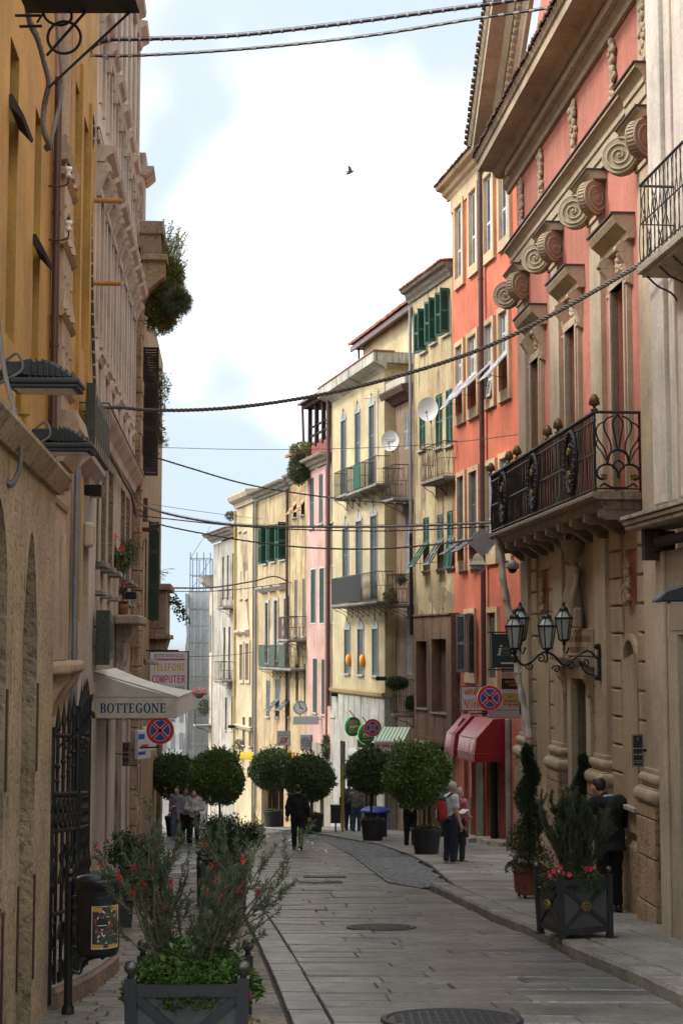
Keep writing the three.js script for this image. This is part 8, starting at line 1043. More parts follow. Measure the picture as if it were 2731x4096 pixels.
{
const W2 = (u, v, n) => Ru.toWorld(u, v, n);
const plant = (name, label, cat, c, build) => { const o = thing(name, label, cat, c, Ru.turn); build(o); return o; };
plant('hanging_bush', 'dark evergreen bush hanging under the broken balcony', 'bush', W2(0.9, 11.35, 0.42), (o) => { const cl = [[0.0, 0.1, 0.1, 0.42], [0.4, -0.15, 0.3, 0.4], [0.2, -0.5, 0.15, 0.42], [0.6, 0.15, 0.42, 0.34], [0.9, -0.5, 0.3, 0.36], [0.4, -0.85, 0.2, 0.3], [0.1, 0.4, 0.45, 0.3]]; mesh('foliage', coniferGeo(61, (r) => { const c = cl[r() * cl.length | 0]; return [V(c[0] + (r() - 0.5) * 0.3, c[1] + (r() - 0.5) * 0.3, c[2] + (r() - 0.5) * 0.2), c[3]]; }, 7600, 0.1, [0.125, 0.15, 0.042]), LMd, o, 'asis'); mesh('stems', [0, 1, 2, 3].map((k) => tube([[0, 0.6, -0.1], [0.2 * k, 0.2, 0.2], [0.25 * k, -0.6, 0.3]], 0.02, 10, 5)), barkM, o); });
plant('fern_tuft', 'pale fluffy fern ball hanging farthest out from the old house', 'fern', atDepth(712, 1205, 39.6), (o) => { const r = rng(71), L = new Leaves(); for (let i = 0; i < 3400; i++) { const d = sph(r), p = d.clone().multiplyScalar(0.3 * r() ** 0.6); L.add(p, d.clone().add(sph(r).multiplyScalar(0.4)).normalize(), sph(r), 0.16 * (0.5 + r()), 0.012, tone(r, [0.13, 0.16, 0.085], 0.5), 0.1); } for (let i = 0; i < 26; i++) { const d = sph(r); for (let k = 0; k < 16; k++) L.add(d.clone().multiplyScalar(0.2 + k * 0.018), d.clone().add(sph(r).multiplyScalar(0.8)).normalize(), sph(r), 0.05, 0.008, [0.14, 0.14, 0.08]); } mesh('fronds', L.build(), LMd, o, 'asis'); mesh('stem', tube([[-0.5, 0.35, 0], [-0.2, 0.15, 0], [0, 0, 0]], 0.012, 8, 5), barkM, o); });
plant('wild_flowers', 'tall yellow-flowered weeds growing on the broken balcony', 'weeds', W2(0.6, 11.95, 0.5), (o) => { const r = rng(81), L = new Leaves(), F2 = new Leaves(), st = []; for (let i = 0; i < 70; i++) { const u = i < 26 ? (r() - 0.4) * 0.5 : 0.2 + r() * 2.2, z = (r() - 0.3) * 0.5 + (i > 26 ? 0.2 : 0), h = 0.4 + 0.75 * r(), b = V(u, 0, z), t = V(u + (r() - 0.5) * 0.5, h, z + (r() - 0.1) * 0.5), md = b.clone().lerp(t, 0.5).add(V(0, 0.1, 0)); const c = new THREE.CatmullRomCurve3([b, md, t]); st.push(new THREE.TubeGeometry(c, 6, 0.006, 4)); for (let k = 0; k < 26; k++) { const p = c.getPoint(r()); L.add(p, sph(r).add(V(0, 0.3, 0)).normalize(), sph(r), 0.1 * (0.5 + r()), 0.018, tone(r, [0.15, 0.19, 0.04], 0.5), 0.1); } if (r() < 0.5) for (let k = 0; k < 8; k++) F2.add(t, V(Math.cos(k * 0.785), 0.3, Math.sin(k * 0.785)).normalize(), V(0, 1, 0), 0.045, 0.03, [0.6, 0.45, 0.02]); } mesh('foliage', L.build(), LMd, o, 'asis'); mesh('stems', st, M('weed stem', [0.16, 0.15, 0.06]), o); mesh('blooms', F2.build(), PM, o, 'asis').userData.kind = 'stuff'; });
plant('trailing_creeper', 'thin creeper trailing down beside the dark shutters', 'creeper', W2(3.2, 8.6, 0.45), (o) => { mesh('foliage', coniferGeo(91, (r) => { const t = r(); return [V((r() - 0.5) * 0.3, 0.8 - t * 2.0, (r() - 0.5) * 0.2 + 0.1 * Math.sin(t * 8)), 0.1 + 0.16 * (1 - t)]; }, 1100, 0.09, [0.05, 0.075, 0.025]), LMd, o, 'asis'); mesh('stems', tube([[0, 1, 0], [0.05, 0, 0.1], [0, -1.2, 0]], 0.012, 10, 4), barkM, o); });
plant('wall_bush', 'small green bush sprouting from the wall above the green shutters', 'bush', atDepth(590, 1765, 41.5), (o) => { mesh('foliage', coniferGeo(95, (r) => [V((r() - 0.3) * 0.5, (r() - 0.5) * 0.75, (r() - 0.5) * 0.3), 0.17], 1900, 0.075, [0.06, 0.085, 0.035]), LMd, o, 'asis'); mesh('stems', tube([[0, 0.1, -0.1], [0.1, -0.2, 0.1], [0.05, -0.9, 0.1]], 0.012, 8, 4), barkM, o); });
const tw = thing('leafy_branch', 'dark leafy fig branch reaching out from the stone oriel', 'branch', atDepth(690, 2420, 50)); { const r = rng(19), L = new Leaves(), st = []; const c = new THREE.CatmullRomCurve3([V(-0.3, 0.05, 0), V(0, 0.1, 0.05), V(0.25, -0.15, 0.05), V(0.42, -0.5, 0)]); st.push(new THREE.TubeGeometry(c, 14, 0.014, 5)); for (let i = 0; i < 120; i++) { const p = c.getPoint(0.2 + 0.8 * r()).add(sph(r).multiplyScalar(0.16)); L.add(p, sph(r), sph(r), 0.12, 0.085, tone(r, [0.03, 0.045, 0.02])); } for (let i = 0; i < 30; i++) { const p = V(0.0 + 0.2 * r(), 0.35 * r(), 0).add(sph(r).multiplyScalar(0.06)); L.add(p, sph(r), sph(r), 0.11, 0.08, tone(r, [0.03, 0.045, 0.02])); } mesh('leaves', L.build(), LM, tw, 'asis'); mesh('twigs', st, barkM, tw); }
const tw2 = thing('bare_sprig', 'fine bare sprig against the sky above the stone oriel', 'branch', atDepth(612, 2300, 48)); { const r = rng(23), L = new Leaves(), st = []; for (let i = 0; i < 6; i++) { const e = V(0.3 + r() * 0.4, (r() - 0.35) * 0.6, 0); st.push(tube([[0, 0, 0], [e.x * 0.5, e.y * 0.5 + 0.06, 0], [e.x, e.y, 0]], 0.006, 8, 4)); for (let k = 0; k < 9; k++) L.add(e.clone().multiplyScalar(0.4 + 0.6 * r()).add(sph(r).multiplyScalar(0.05)), sph(r), sph(r), 0.06, 0.02, [0.05, 0.06, 0.03]); } mesh('twigs', st, barkM, tw2); mesh('leaves', L.build(), LMd, tw2, 'asis'); }
}
{
const r = rng(15), gh = (F2, c, s, col) => { for (let k = 0; k < 60; k++) { const d = sph(r); F2.add(c.clone().addScaledVector(d, s * 0.7), d, sph(r), s * 0.5, s * 0.5, tone(r, col, 0.3), 0); } };
const geraniums = (label, anchor, heads, leafSpots, n, cols) => { const o = thing('geraniums', label, 'flowers', anchor), L = new Leaves(), F2 = new Leaves(), st = []; for (let i = 0; i < n; i++) { const s = leafSpots[r() * leafSpots.length | 0], q = V(s[0], s[1], s[2]).add(sph(r).multiplyScalar(s[3])); L.add(q, sph(r), V(0, 0.6, 0.8).add(sph(r).multiplyScalar(0.6)).normalize(), 0.11, 0.1, tone(r, [0.05, 0.095, 0.03], 0.7)); } heads.forEach(([x, y, z, s, k]) => { gh(F2, V(x, y, z), s, cols[k]); st.push(tube([[x * 0.5, y - 0.35, z * 0.5], [x * 0.9, y - 0.12, z], [x, y, z]], 0.008, 8, 4)); }); mesh('foliage', L.build(), LM, o, 'asis'); mesh('stems', st, M('weed stem', 0), o); mesh('blooms', F2.build(), PM, o, 'asis').userData.kind = 'stuff'; mesh('flower_pot', [lathe([[0.001, -0.25], [0.11, -0.25], [0.15, 0.0], [0.001, 0.0]], 14).translate(0, -0.15, 0), bx(-0.4, -0.1, -0.4, -0.37, -0.15, 0.15)], M('terracotta', 0), o); };
const at3 = (px, py, d = 33) => atDepth(px, py, d), A = at3(478, 2215), rel = (px, py, dz = 0) => { const v = at3(px, py).sub(A); return [v.x, v.y, dz]; };
geraniums('red geraniums in a pot projecting from the beige palace windows', A, [[...rel(454, 2138), 0.065, 0], [...rel(446, 2155), 0.055, 0], [...rel(464, 2152, 0.1), 0.05, 0], [...rel(431, 2184), 0.06, 0], [...rel(447, 2180), 0.055, 1], [...rel(488, 2196), 0.06, 0], [...rel(493, 2218), 0.075, 0], [...rel(465, 2210), 0.05, 1], [...rel(424, 2195), 0.045, 2], [...rel(421, 2140, -0.1), 0.05, 1]], [[...rel(450, 2235), 0.16], [...rel(470, 2255), 0.17], [...rel(475, 2275), 0.14], [...rel(440, 2215), 0.12], [...rel(490, 2240), 0.13]], 420, [[0.72, 0.03, 0.015], [0.5, 0.02, 0.015], [0.5, 0.12, 0.4]]);
const sp = thing('potted_herb', 'fine leaved green pot plant beside the red geraniums', 'plant', at3(515, 2215, 33.4)); mesh('foliage', coniferGeo(17, (q) => [V((q() - 0.5) * 0.2, (q() - 0.5) * 0.45, (q() - 0.5) * 0.2), 0.13], 900, 0.05, [0.075, 0.11, 0.045]), LM, sp, 'asis'); mesh('stems', rod(V(0, -0.35, 0), V(0, 0.2, 0), 0.01), barkM, sp);
const A2 = at3(492, 2390, 34.5), rel2 = (px, py) => { const v = at3(px, py, 34.5).sub(A2); return [v.x, v.y, 0]; };
geraniums('trailing geraniums hanging behind the middle black box lamp', A2, [[...rel2(478, 2308), 0.05, 0], [...rel2(492, 2345), 0.06, 0], [...rel2(505, 2330), 0.04, 2], [...rel2(490, 2400), 0.04, 0]], [[...rel2(480, 2360), 0.1], [...rel2(484, 2430), 0.09], [...rel2(484, 2470), 0.08], [...rel2(500, 2425), 0.06], [...rel2(486, 2500), 0.05]], 260, [[0.72, 0.03, 0.015], [0.5, 0.02, 0.015], [0.5, 0.12, 0.4]]);
}
[['roof_bush', 'green bush hanging over the eave of the narrow ochre house', 1195, 1880, 66, 0.5, 0.75, [0.06, 0.085, 0.03], 1900], ['roof_weeds', 'yellow flowering weeds on the pink house roof edge', 1215, 1800, 66, 0.75, 0.35, [0.16, 0.17, 0.05], 900], ['balcony_plants', 'dark green pot plants topping the lowest brown house balcony', 1590, 2735, 53, 0.42, 0.22, [0.03, 0.06, 0.028], 800], ['balcony_plants', 'leafy plants behind the lowest brown house balcony railing', 1640, 2815, 53.2, 0.16, 0.25, [0.05, 0.08, 0.04], 400], ['balcony_plants', 'straggling plants on the middle brown house balcony', 1560, 2395, 53, 0.25, 0.4, [0.09, 0.085, 0.05], 350], ['balcony_plants', 'pot plant leaves by the rusty middle balcony window', 1605, 2320, 53.4, 0.2, 0.2, [0.06, 0.08, 0.05], 200], ['roof_weeds', 'tuft of dry weeds on the grey white house roof', 925, 2065, 84, 0.35, 0.28, [0.10, 0.09, 0.06], 350], ['wall_creeper', 'small green creeper on the wall of the pink house', 1305, 2990, 63, 0.22, 0.6, [0.035, 0.06, 0.025], 500], ['balcony_plants', 'small plants on the last cream house balcony', 818, 2830, 88.5, 0.4, 0.5, [0.05, 0.08, 0.03], 500], ['balcony_plants', 'green plants behind the grey white house lower balcony', 958, 3000, 79, 0.4, 0.6, [0.03, 0.05, 0.025], 400]].forEach(([n, l, px, py, d, rx, ry, col, k], i) => { const o = thing(n, l, 'plants', atDepth(px, py, d)); mesh('foliage', coniferGeo(300 + i, (r) => { const q = sph(r); return [V(q.x * rx * 0.75, q.y * ry * 0.75, q.z * 0.25), 0.2 * Math.min(rx, ry)]; }, k, 0.11, col), LMd, o, 'asis'); mesh('stems', rod(V(0, -ry, 0), V(0, ry * 0.5, 0), 0.02), barkM, o); });
{ const o = thing('flower_basket', 'pink flowers in a hanging basket beside the scaffold', 'flowers', atDepth(797, 2770, 88)), r = rng(66), F2 = new Leaves(), L = new Leaves(); for (let i = 0; i < 160; i++) { const d = sph(r); if (d.y < -0.2) continue; F2.add(V(d.x * 0.35, d.y * 0.22, d.z * 0.3), d, sph(r), 0.1, 0.09, tone(r, [0.5, 0.05, 0.14], 0.4)); L.add(V(d.x * 0.3, d.y * 0.15 - 0.1, d.z * 0.3), d, sph(r), 0.12, 0.06, [0.05, 0.09, 0.03]); } mesh('blooms', F2.build(), PM, o, 'asis').userData.kind = 'stuff'; mesh('foliage', L.build(), LM, o, 'asis'); mesh('basket', new THREE.SphereGeometry(0.3, 12, 8, 0, 6.283, Math.PI / 2, Math.PI / 2).translate(0, -0.05, 0), mt.rust, o); }
// ---------- people ----------
function surfNet(f, mn, mx, h) {           // mesh of the zero surface of a distance field
const nx = Math.ceil((mx[0] - mn[0]) / h) + 1, ny = Math.ceil((mx[1] - mn[1]) / h) + 1, nz = Math.ceil((mx[2] - mn[2]) / h) + 1, v = new Float32Array(nx * ny * nz), id = (i, j, k) => (k * ny + j) * nx + i;
for (let k = 0; k < nz; k++) for (let j = 0; j < ny; j++) for (let i = 0; i < nx; i++) v[id(i, j, k)] = f(mn[0] + i * h, mn[1] + j * h, mn[2] + k * h);
const ix = new Int32Array(nx * ny * nz).fill(-1), P = [], I = [];
for (let k = 0; k < nz - 1; k++) for (let j = 0; j < ny - 1; j++) for (let i = 0; i < nx - 1; i++) {
let c = 0, x = 0, y = 0, z = 0, s = 0; for (let q = 0; q < 8; q++) if (v[id(i + (q & 1), j + (q >> 1 & 1), k + (q >> 2))] < 0) s++;
if (s === 0 || s === 8) continue;
for (let a = 0; a < 8; a++) for (const b of [a ^ 1, a ^ 2, a ^ 4]) if (b > a) { const va = v[id(i + (a & 1), j + (a >> 1 & 1), k + (a >> 2))], vb = v[id(i + (b & 1), j + (b >> 1 & 1), k + (b >> 2))]; if ((va < 0) !== (vb < 0)) { const t = va / (va - vb); x += (a & 1) + ((b & 1) - (a & 1)) * t; y += (a >> 1 & 1) + ((b >> 1 & 1) - (a >> 1 & 1)) * t; z += (a >> 2) + ((b >> 2) - (a >> 2)) * t; c++; } }
ix[id(i, j, k)] = P.length / 3; P.push(mn[0] + (i + x / c) * h, mn[1] + (j + y / c) * h, mn[2] + (k + z / c) * h);
}
const quad = (a, b, c, d, fl) => { if (a < 0 || b < 0 || c < 0 || d < 0) return; fl ? I.push(a, b, c, a, c, d) : I.push(a, c, b, a, d, c); };
for (let k = 1; k < nz - 1; k++) for (let j = 1; j < ny - 1; j++) for (let i = 1; i < nx - 1; i++) { const a = v[id(i, j, k)] < 0; if (a !== v[id(i + 1, j, k)] < 0) quad(ix[id(i, j - 1, k - 1)], ix[id(i, j, k - 1)], ix[id(i, j, k)], ix[id(i, j - 1, k)], a); if (a !== v[id(i, j + 1, k)] < 0) quad(ix[id(i - 1, j, k - 1)], ix[id(i - 1, j, k)], ix[id(i, j, k)], ix[id(i, j, k - 1)], a); if (a !== v[id(i, j, k + 1)] < 0) quad(ix[id(i - 1, j - 1, k)], ix[id(i, j - 1, k)], ix[id(i, j, k)], ix[id(i - 1, j, k)], a); }
const g = new THREE.BufferGeometry(); g.setAttribute('position', new THREE.Float32BufferAttribute(P, 3)); g.setIndex(I); g.computeVertexNormals(); return g;
}
const smin = (a, b, k) => { const h = clamp(0.5 + 0.5 * (b - a) / k); return b + (a - b) * h - k * h * (1 - h); };
function cap(a, b, r0, r1) { const dx = b[0] - a[0], dy = b[1] - a[1], dz = b[2] - a[2], l2 = dx * dx + dy * dy + dz * dz || 1e-9; return (x, y, z) => { const t = clamp(((x - a[0]) * dx + (y - a[1]) * dy + (z - a[2]) * dz) / l2); return Math.hypot(x - a[0] - dx * t, y - a[1] - dy * t, z - a[2] - dz * t) - (r0 + (r1 - r0) * t); }; }
const ell = (c, r) => (x, y, z) => { const k = Math.hypot((x - c[0]) / r[0], (y - c[1]) / r[1], (z - c[2]) / r[2]); return (k - 1) * Math.min(...r); };
const uni = (list, k) => (x, y, z) => { let d = 9; for (const f of list) d = smin(d, f(x, y, z), k); return d; };
const skinM = M('skin', [0.46, 0.25, 0.17], { rough: 0.6 });
function person(label, pos, turn, P, col) {
const o = thing('person', label, 'person', pos, turn), H = P.cell || 0.02, s = P.scale || 1, J = P.J, sk = col.skin || skinM; o.scale.setScalar(s);
const L = 'L', Rr = 'R', w = P.wide || 1;
const head = J.head, neck = J.neck, chest = J.chest, pel = J.pelvis;
const headF = [ell([head[0], head[1], head[2]], [0.076, 0.112, 0.095]), ell([head[0] + J.face[0] * 0.03, head[1] - 0.045, head[2] + J.face[2] * 0.03], [0.058, 0.075, 0.07]), ell([head[0] + J.face[0] * 0.098, head[1] - 0.02, head[2] + J.face[2] * 0.098], [0.017, 0.026, 0.02]), cap(neck, [head[0], head[1] - 0.06, head[2]], 0.056, 0.052)];
const ear = [J.face[2], 0, -J.face[0]]; for (const q of [1, -1]) headF.push(ell([head[0] + ear[0] * q * 0.078, head[1] - 0.015, head[2] + ear[2] * q * 0.078], [0.016, 0.03, 0.02]));
const torso = (e) => [cap(pel, chest, (0.125 + e) * w, (0.13 + e) * w), cap([J.shL[0] * 0.8, J.shL[1] - 0.02, J.shL[2]], [J.shR[0] * 0.8, J.shR[1] - 0.02, J.shR[2]], 0.07 + e, 0.07 + e), ell([chest[0], chest[1] - 0.04, chest[2]], [(0.175 + e) * w, 0.2 + e, 0.115 + e]), ell([pel[0], pel[1], pel[2]], [(0.165 + e) * w, 0.13 + e, 0.12 + e])];
const arm = (a, e, end = 1) => { const S1 = J['sh' + a], E = J['el' + a], W1 = J['wr' + a], l = [cap(S1, E, 0.058 + e, 0.045 + e)]; if (end > 0.5) l.push(cap(E, W1, 0.045 + e, 0.032 + e)); return l; };
const leg = (a, e) => [cap(J['hip' + a], J['kn' + a], 0.09 + e, 0.062 + e), cap(J['kn' + a], J['an' + a], 0.06 + e, 0.045 + e)];
const hand = (a) => { const W1 = J['wr' + a], E = J['el' + a], d = V(W1[0] - E[0], W1[1] - E[1], W1[2] - E[2]).normalize(), up = Math.abs(d.y) > 0.8 ? V(0, 0, 1) : V(0, 1, 0), sd = d.clone().cross(up).normalize(), nm = sd.clone().cross(d), q = V(...W1), out = []; const pt = (f, u, v) => { const r = q.clone().addScaledVector(d, f).addScaledVector(sd, u).addScaledVector(nm, v); return [r.x, r.y, r.z]; }; const F = [cap(pt(0.01, 0, 0), pt(0.075, 0, 0), 0.028, 0.03), cap(pt(0.07, -0.02, 0), pt(0.07, 0.022, 0), 0.02, 0.02)]; const fin = []; [[-0.03, 0.055], [-0.01, 0.068], [0.01, 0.063], [0.03, 0.05]].forEach(([u, l]) => fin.push(cap(pt(0.08, u, 0), pt(0.08 + l * 0.6, u, -0.012), 0.0105, 0.0095), cap(pt(0.08 + l * 0.6, u, -0.012), pt(0.08 + l, u, -0.035), 0.0095, 0.008))); const sgn = a === 'L' ? -1 : 1; fin.push(cap(pt(0.03, 0.03 * sgn, 0), pt(0.07, 0.055 * sgn, -0.012), 0.013, 0.011), cap(pt(0.07, 0.055 * sgn, -0.012), pt(0.095, 0.05 * sgn, -0.02), 0.011, 0.009)); return [F, fin, q]; };
const hl = hand('L'), hr = hand('R');
const bodyF = uni([...headF, ...torso(-0.012), ...arm('L', -0.004), ...arm('R', -0.004), ...leg('L', -0.006), ...leg('R', -0.006), ...hl[0], ...hr[0]], 0.035);
const xs = Object.values(J).filter((q) => q !== J.face), mn = [0, 1, 2].map((k) => Math.min(...xs.map((q) => q[k])) - 0.24), mx = [0, 1, 2].map((k) => Math.max(...xs.map((q) => q[k])) + 0.24);
const box = (c, e) => [c.map((v, k) => v - e), c.map((v, k) => v + e)];
const hands = [hl, hr].map(([F, fin, q]) => { const f = uni([...F, ...fin], 0.008), d = 0.15; return surfNet(f, [q.x - d, q.y - d, q.z - d], [q.x + d, q.y + d, q.z + d], P.hc || 0.006); });
mesh('body', [surfNet(bodyF, mn, mx, H), ...hands], sk, o);
const bend = (p) => p;
const hem = P.hem ?? (pel[1] - 0.06), sl = P.sleeve ?? 1; let tf = uni([...torso(0.016 + (P.bulk || 0)), ...arm('L', 0.017 + (P.bulk || 0) * 0.6, sl), ...arm('R', 0.017 + (P.bulk || 0) * 0.6, sl), ...(P.flare ? [cap(pel, [pel[0], hem - 0.05, pel[2] - 0.02], 0.16 * w, 0.19 * w)] : []), ...(P.hood ? [ell([neck[0], neck[1] + 0.01, neck[2] - 0.07], [0.11, 0.06, 0.07])] : [cap([neck[0], neck[1] - 0.03, neck[2]], [neck[0], neck[1] + 0.012, neck[2]], 0.062, 0.06)])], 0.045);
const wrap = (f, a, k) => (x, y, z) => Math.max(f(x, y, z) + 0.006 * Math.sin(y * 31 + x * 17 + a) * Math.sin(z * 23 + y * 9), k(x, y, z));
const wl = J.wrL, wr = J.wrR; const cuffCut = (x, y, z) => { let d = -9; if (sl < 1) return d; for (const q of ['L', 'R']) { const W1 = J['wr' + q], E = J['el' + q], dx = W1[0] - E[0], dy = W1[1] - E[1], dz = W1[2] - E[2], l = Math.hypot(dx, dy, dz), t = ((x - E[0]) * dx + (y - E[1]) * dy + (z - E[2]) * dz) / l; if (Math.hypot(x - W1[0], y - W1[1], z - W1[2]) < 0.1) d = Math.max(d, t - l + 0.0); } return d; };
const slCut = (x, y, z) => { let d = -9; if (sl >= 1) return d; for (const q of ['L', 'R']) { const S1 = J['sh' + q], E = J['el' + q], dx = E[0] - S1[0], dy = E[1] - S1[1], dz = E[2] - S1[2], l = Math.hypot(dx, dy, dz), t = ((x - S1[0]) * dx + (y - S1[1]) * dy + (z - S1[2]) * dz) / l; if (Math.hypot(x - E[0], y - E[1], z - E[2]) < 0.16 && Math.abs(x - pel[0]) > 0.14) d = Math.max(d, t - l * 0.72); } return d; };
mesh(P.topName || 'top', surfNet(wrap(tf, 0, (x, y, z) => Math.max(hem - y, cuffCut(x, y, z), slCut(x, y, z))), mn, mx, H), col.top, o);
const lf = uni([...leg('L', 0.018), ...leg('R', 0.018), ell([pel[0], pel[1] - 0.01, pel[2]], [(0.178) * w, 0.125, 0.132])], 0.035), low = Math.min(J.anL[1], J.anR[1]);
const hemCut = (x, y, z) => { let d = -9; for (const q of ['L', 'R']) { const A = J['an' + q], K = J['kn' + q], dx = A[0] - K[0], dy = A[1] - K[1], dz = A[2] - K[2], l = Math.hypot(dx, dy, dz), t = ((x - K[0]) * dx + (y - K[1]) * dy + (z - K[2]) * dz) / l; if (Math.hypot(x - A[0], y - A[1], z - A[2]) < 0.15) d = Math.max(d, t - l + 0.005); } return d; };
mesh('trousers', surfNet(wrap(lf, 2, (x, y, z) => Math.max(y - pel[1] - 0.11, hemCut(x, y, z))), mn, mx, H), col.legs, o);
for (const q of ['L', 'R']) { const A = J['an' + q], t = J['toe' + q], d = V(t[0] - A[0], t[1] - A[1], t[2] - A[2]), f = uni([cap([A[0], A[1] + 0.0, A[2]], [A[0] - d.x * 0.15, A[1] - 0.05, A[2] - d.z * 0.15], 0.05, 0.042), cap([A[0] - d.x * 0.2, A[1] - 0.055, A[2] - d.z * 0.2], [t[0], t[1], t[2]], 0.042, 0.036)], 0.03); mesh('shoe', surfNet(f, [Math.min(A[0], t[0]) - 0.12, Math.min(A[1], t[1]) - 0.12, Math.min(A[2], t[2]) - 0.12], [Math.max(A[0], t[0]) + 0.12, A[1] + 0.12, Math.max(A[2], t[2]) + 0.12], Math.min(H, 0.014)), col.shoe, o); }
if (col.hair) { const fx = J.face[0], fz = J.face[2]; const hf = uni([ell([head[0] - fx * 0.012, head[1] + 0.018, head[2] - fz * 0.012], [0.088, 0.108, 0.106]), ...(P.longHair ? [cap([head[0] - fx * 0.06, head[1], head[2] - fz * 0.06], [head[0] - fx * 0.09, head[1] - 0.32, head[2] - fz * 0.09], 0.085, 0.06), cap([head[0] + ear[0] * 0.075, head[1], head[2] + ear[2] * 0.075], [head[0] + ear[0] * 0.095 + fx * 0.03, head[1] - 0.3, head[2] + ear[2] * 0.095 + fz * 0.03], 0.03, 0.025), cap([head[0] - ear[0] * 0.075, head[1], head[2] - ear[2] * 0.075], [head[0] - ear[0] * 0.095 + fx * 0.03, head[1] - 0.3, head[2] - ear[2] * 0.095 + fz * 0.03], 0.03, 0.025)] : [])], 0.03);
const cut = (x, y, z) => { const f = (x - head[0]) * fx + (z - head[2]) * fz, u = y - head[1]; let c = f - 0.03 - u * 0.55; if (!P.longHair) c = Math.max(c, -0.075 - u); if (P.bald) c = Math.max(c, 0.055 - Math.hypot(x - head[0] + fx * 0.0, (u - 0.125) * 1.2, z - head[2] + fz * 0.0) ); return c; };
mesh('hair', surfNet((x, y, z) => Math.max(hf(x, y, z) + 0.004 * Math.sin(x * 140) * Math.sin(z * 120 + y * 60), cut(x, y, z)), [head[0] - 0.22, head[1] - 0.42, head[2] - 0.22], [head[0] + 0.22, head[1] + 0.18, head[2] + 0.22], 0.011), col.hair, o); }
mesh('eyes', [1, -1].map((q) => ball(head[0] + J.face[0] * 0.086 + ear[0] * q * 0.032, head[1] + 0.008, head[2] + J.face[2] * 0.086 + ear[2] * q * 0.032, 0.011, 8)), M('eye dark', [0.02, 0.015, 0.012], { rough: 0.2 }), o);
return o;
}
function stand(o = {}) {                  // a quiet standing pose, then changed
const J = { head: [0, 1.63, 0.02], face: [0, 0, 1], neck: [0, 1.46, -0.01], chest: [0, 1.28, -0.01], pelvis: [0, 0.98, 0], shL: [0.185, 1.42, -0.01], shR: [-0.185, 1.42, -0.01], elL: [0.235, 1.14, -0.03], elR: [-0.235, 1.14, -0.03], wrL: [0.235, 0.89, 0.04], wrR: [-0.235, 0.89, 0.04], hipL: [0.095, 0.92, 0], hipR: [-0.095, 0.92, 0], knL: [0.1, 0.5, 0.015], knR: [-0.1, 0.5, 0.015], anL: [0.105, 0.09, -0.02], anR: [-0.105, 0.09, -0.02], toeL: [0.13, 0.036, 0.14], toeR: [-0.13, 0.036, 0.14] };
return Object.assign(J, o);
}
const cloth = (k, c, r = 0.9) => M('cloth ' + k, c, { map: T.cloth, rough: r });
const black = cloth('black', [0.008, 0.008, 0.009]), hairDark = M('dark hair', [0.018, 0.013, 0.01], { rough: 0.55 }), hairGrey = M('grey hair', [0.34, 0.31, 0.28], { rough: 0.7 }), shoeBlack = M('black shoe', [0.014, 0.013, 0.013], { rough: 0.4 }), jeans = cloth('denim', [0.018, 0.03, 0.055]);
const onStreet = (px, py, up) => ground(px, py, up);
{
const p = onStreet(2440, 3650, UPR);
person('man in a black suit beside the theatre, balding dark hair, head bowed', p, -2.7, { cell: 0.015, scale: 1.02, wide: 1.12, bulk: 0.012, hem: 0.80, flare: true, bald: true, topName: 'jacket', J: stand({ head: [0.06, 1.60, 0.15], face: [0.25, 0, 0.968], neck: [0.02, 1.46, 0.05], chest: [0, 1.28, 0.03], shL: [0.2, 1.40, 0.03], shR: [-0.2, 1.40, 0.03], elL: [0.28, 1.13, 0.06], elR: [-0.27, 1.14, 0.06], wrL: [0.2, 0.98, 0.26], wrR: [-0.18, 0.99, 0.27] }) }, { top: cloth('suit black', [0.006, 0.006, 0.007]), legs: cloth('suit black', 0), shoe: shoeBlack, hair: hairDark });
const q = scene.children[scene.children.length - 1]; mesh('shirt_collar', tube([[0.08, 1.475, 0.0], [0.04, 1.485, -0.03], [-0.03, 1.485, -0.03], [-0.065, 1.47, 0.03]], 0.022, 16, 7), cloth('pale blue', [0.30, 0.40, 0.56]), q);
}
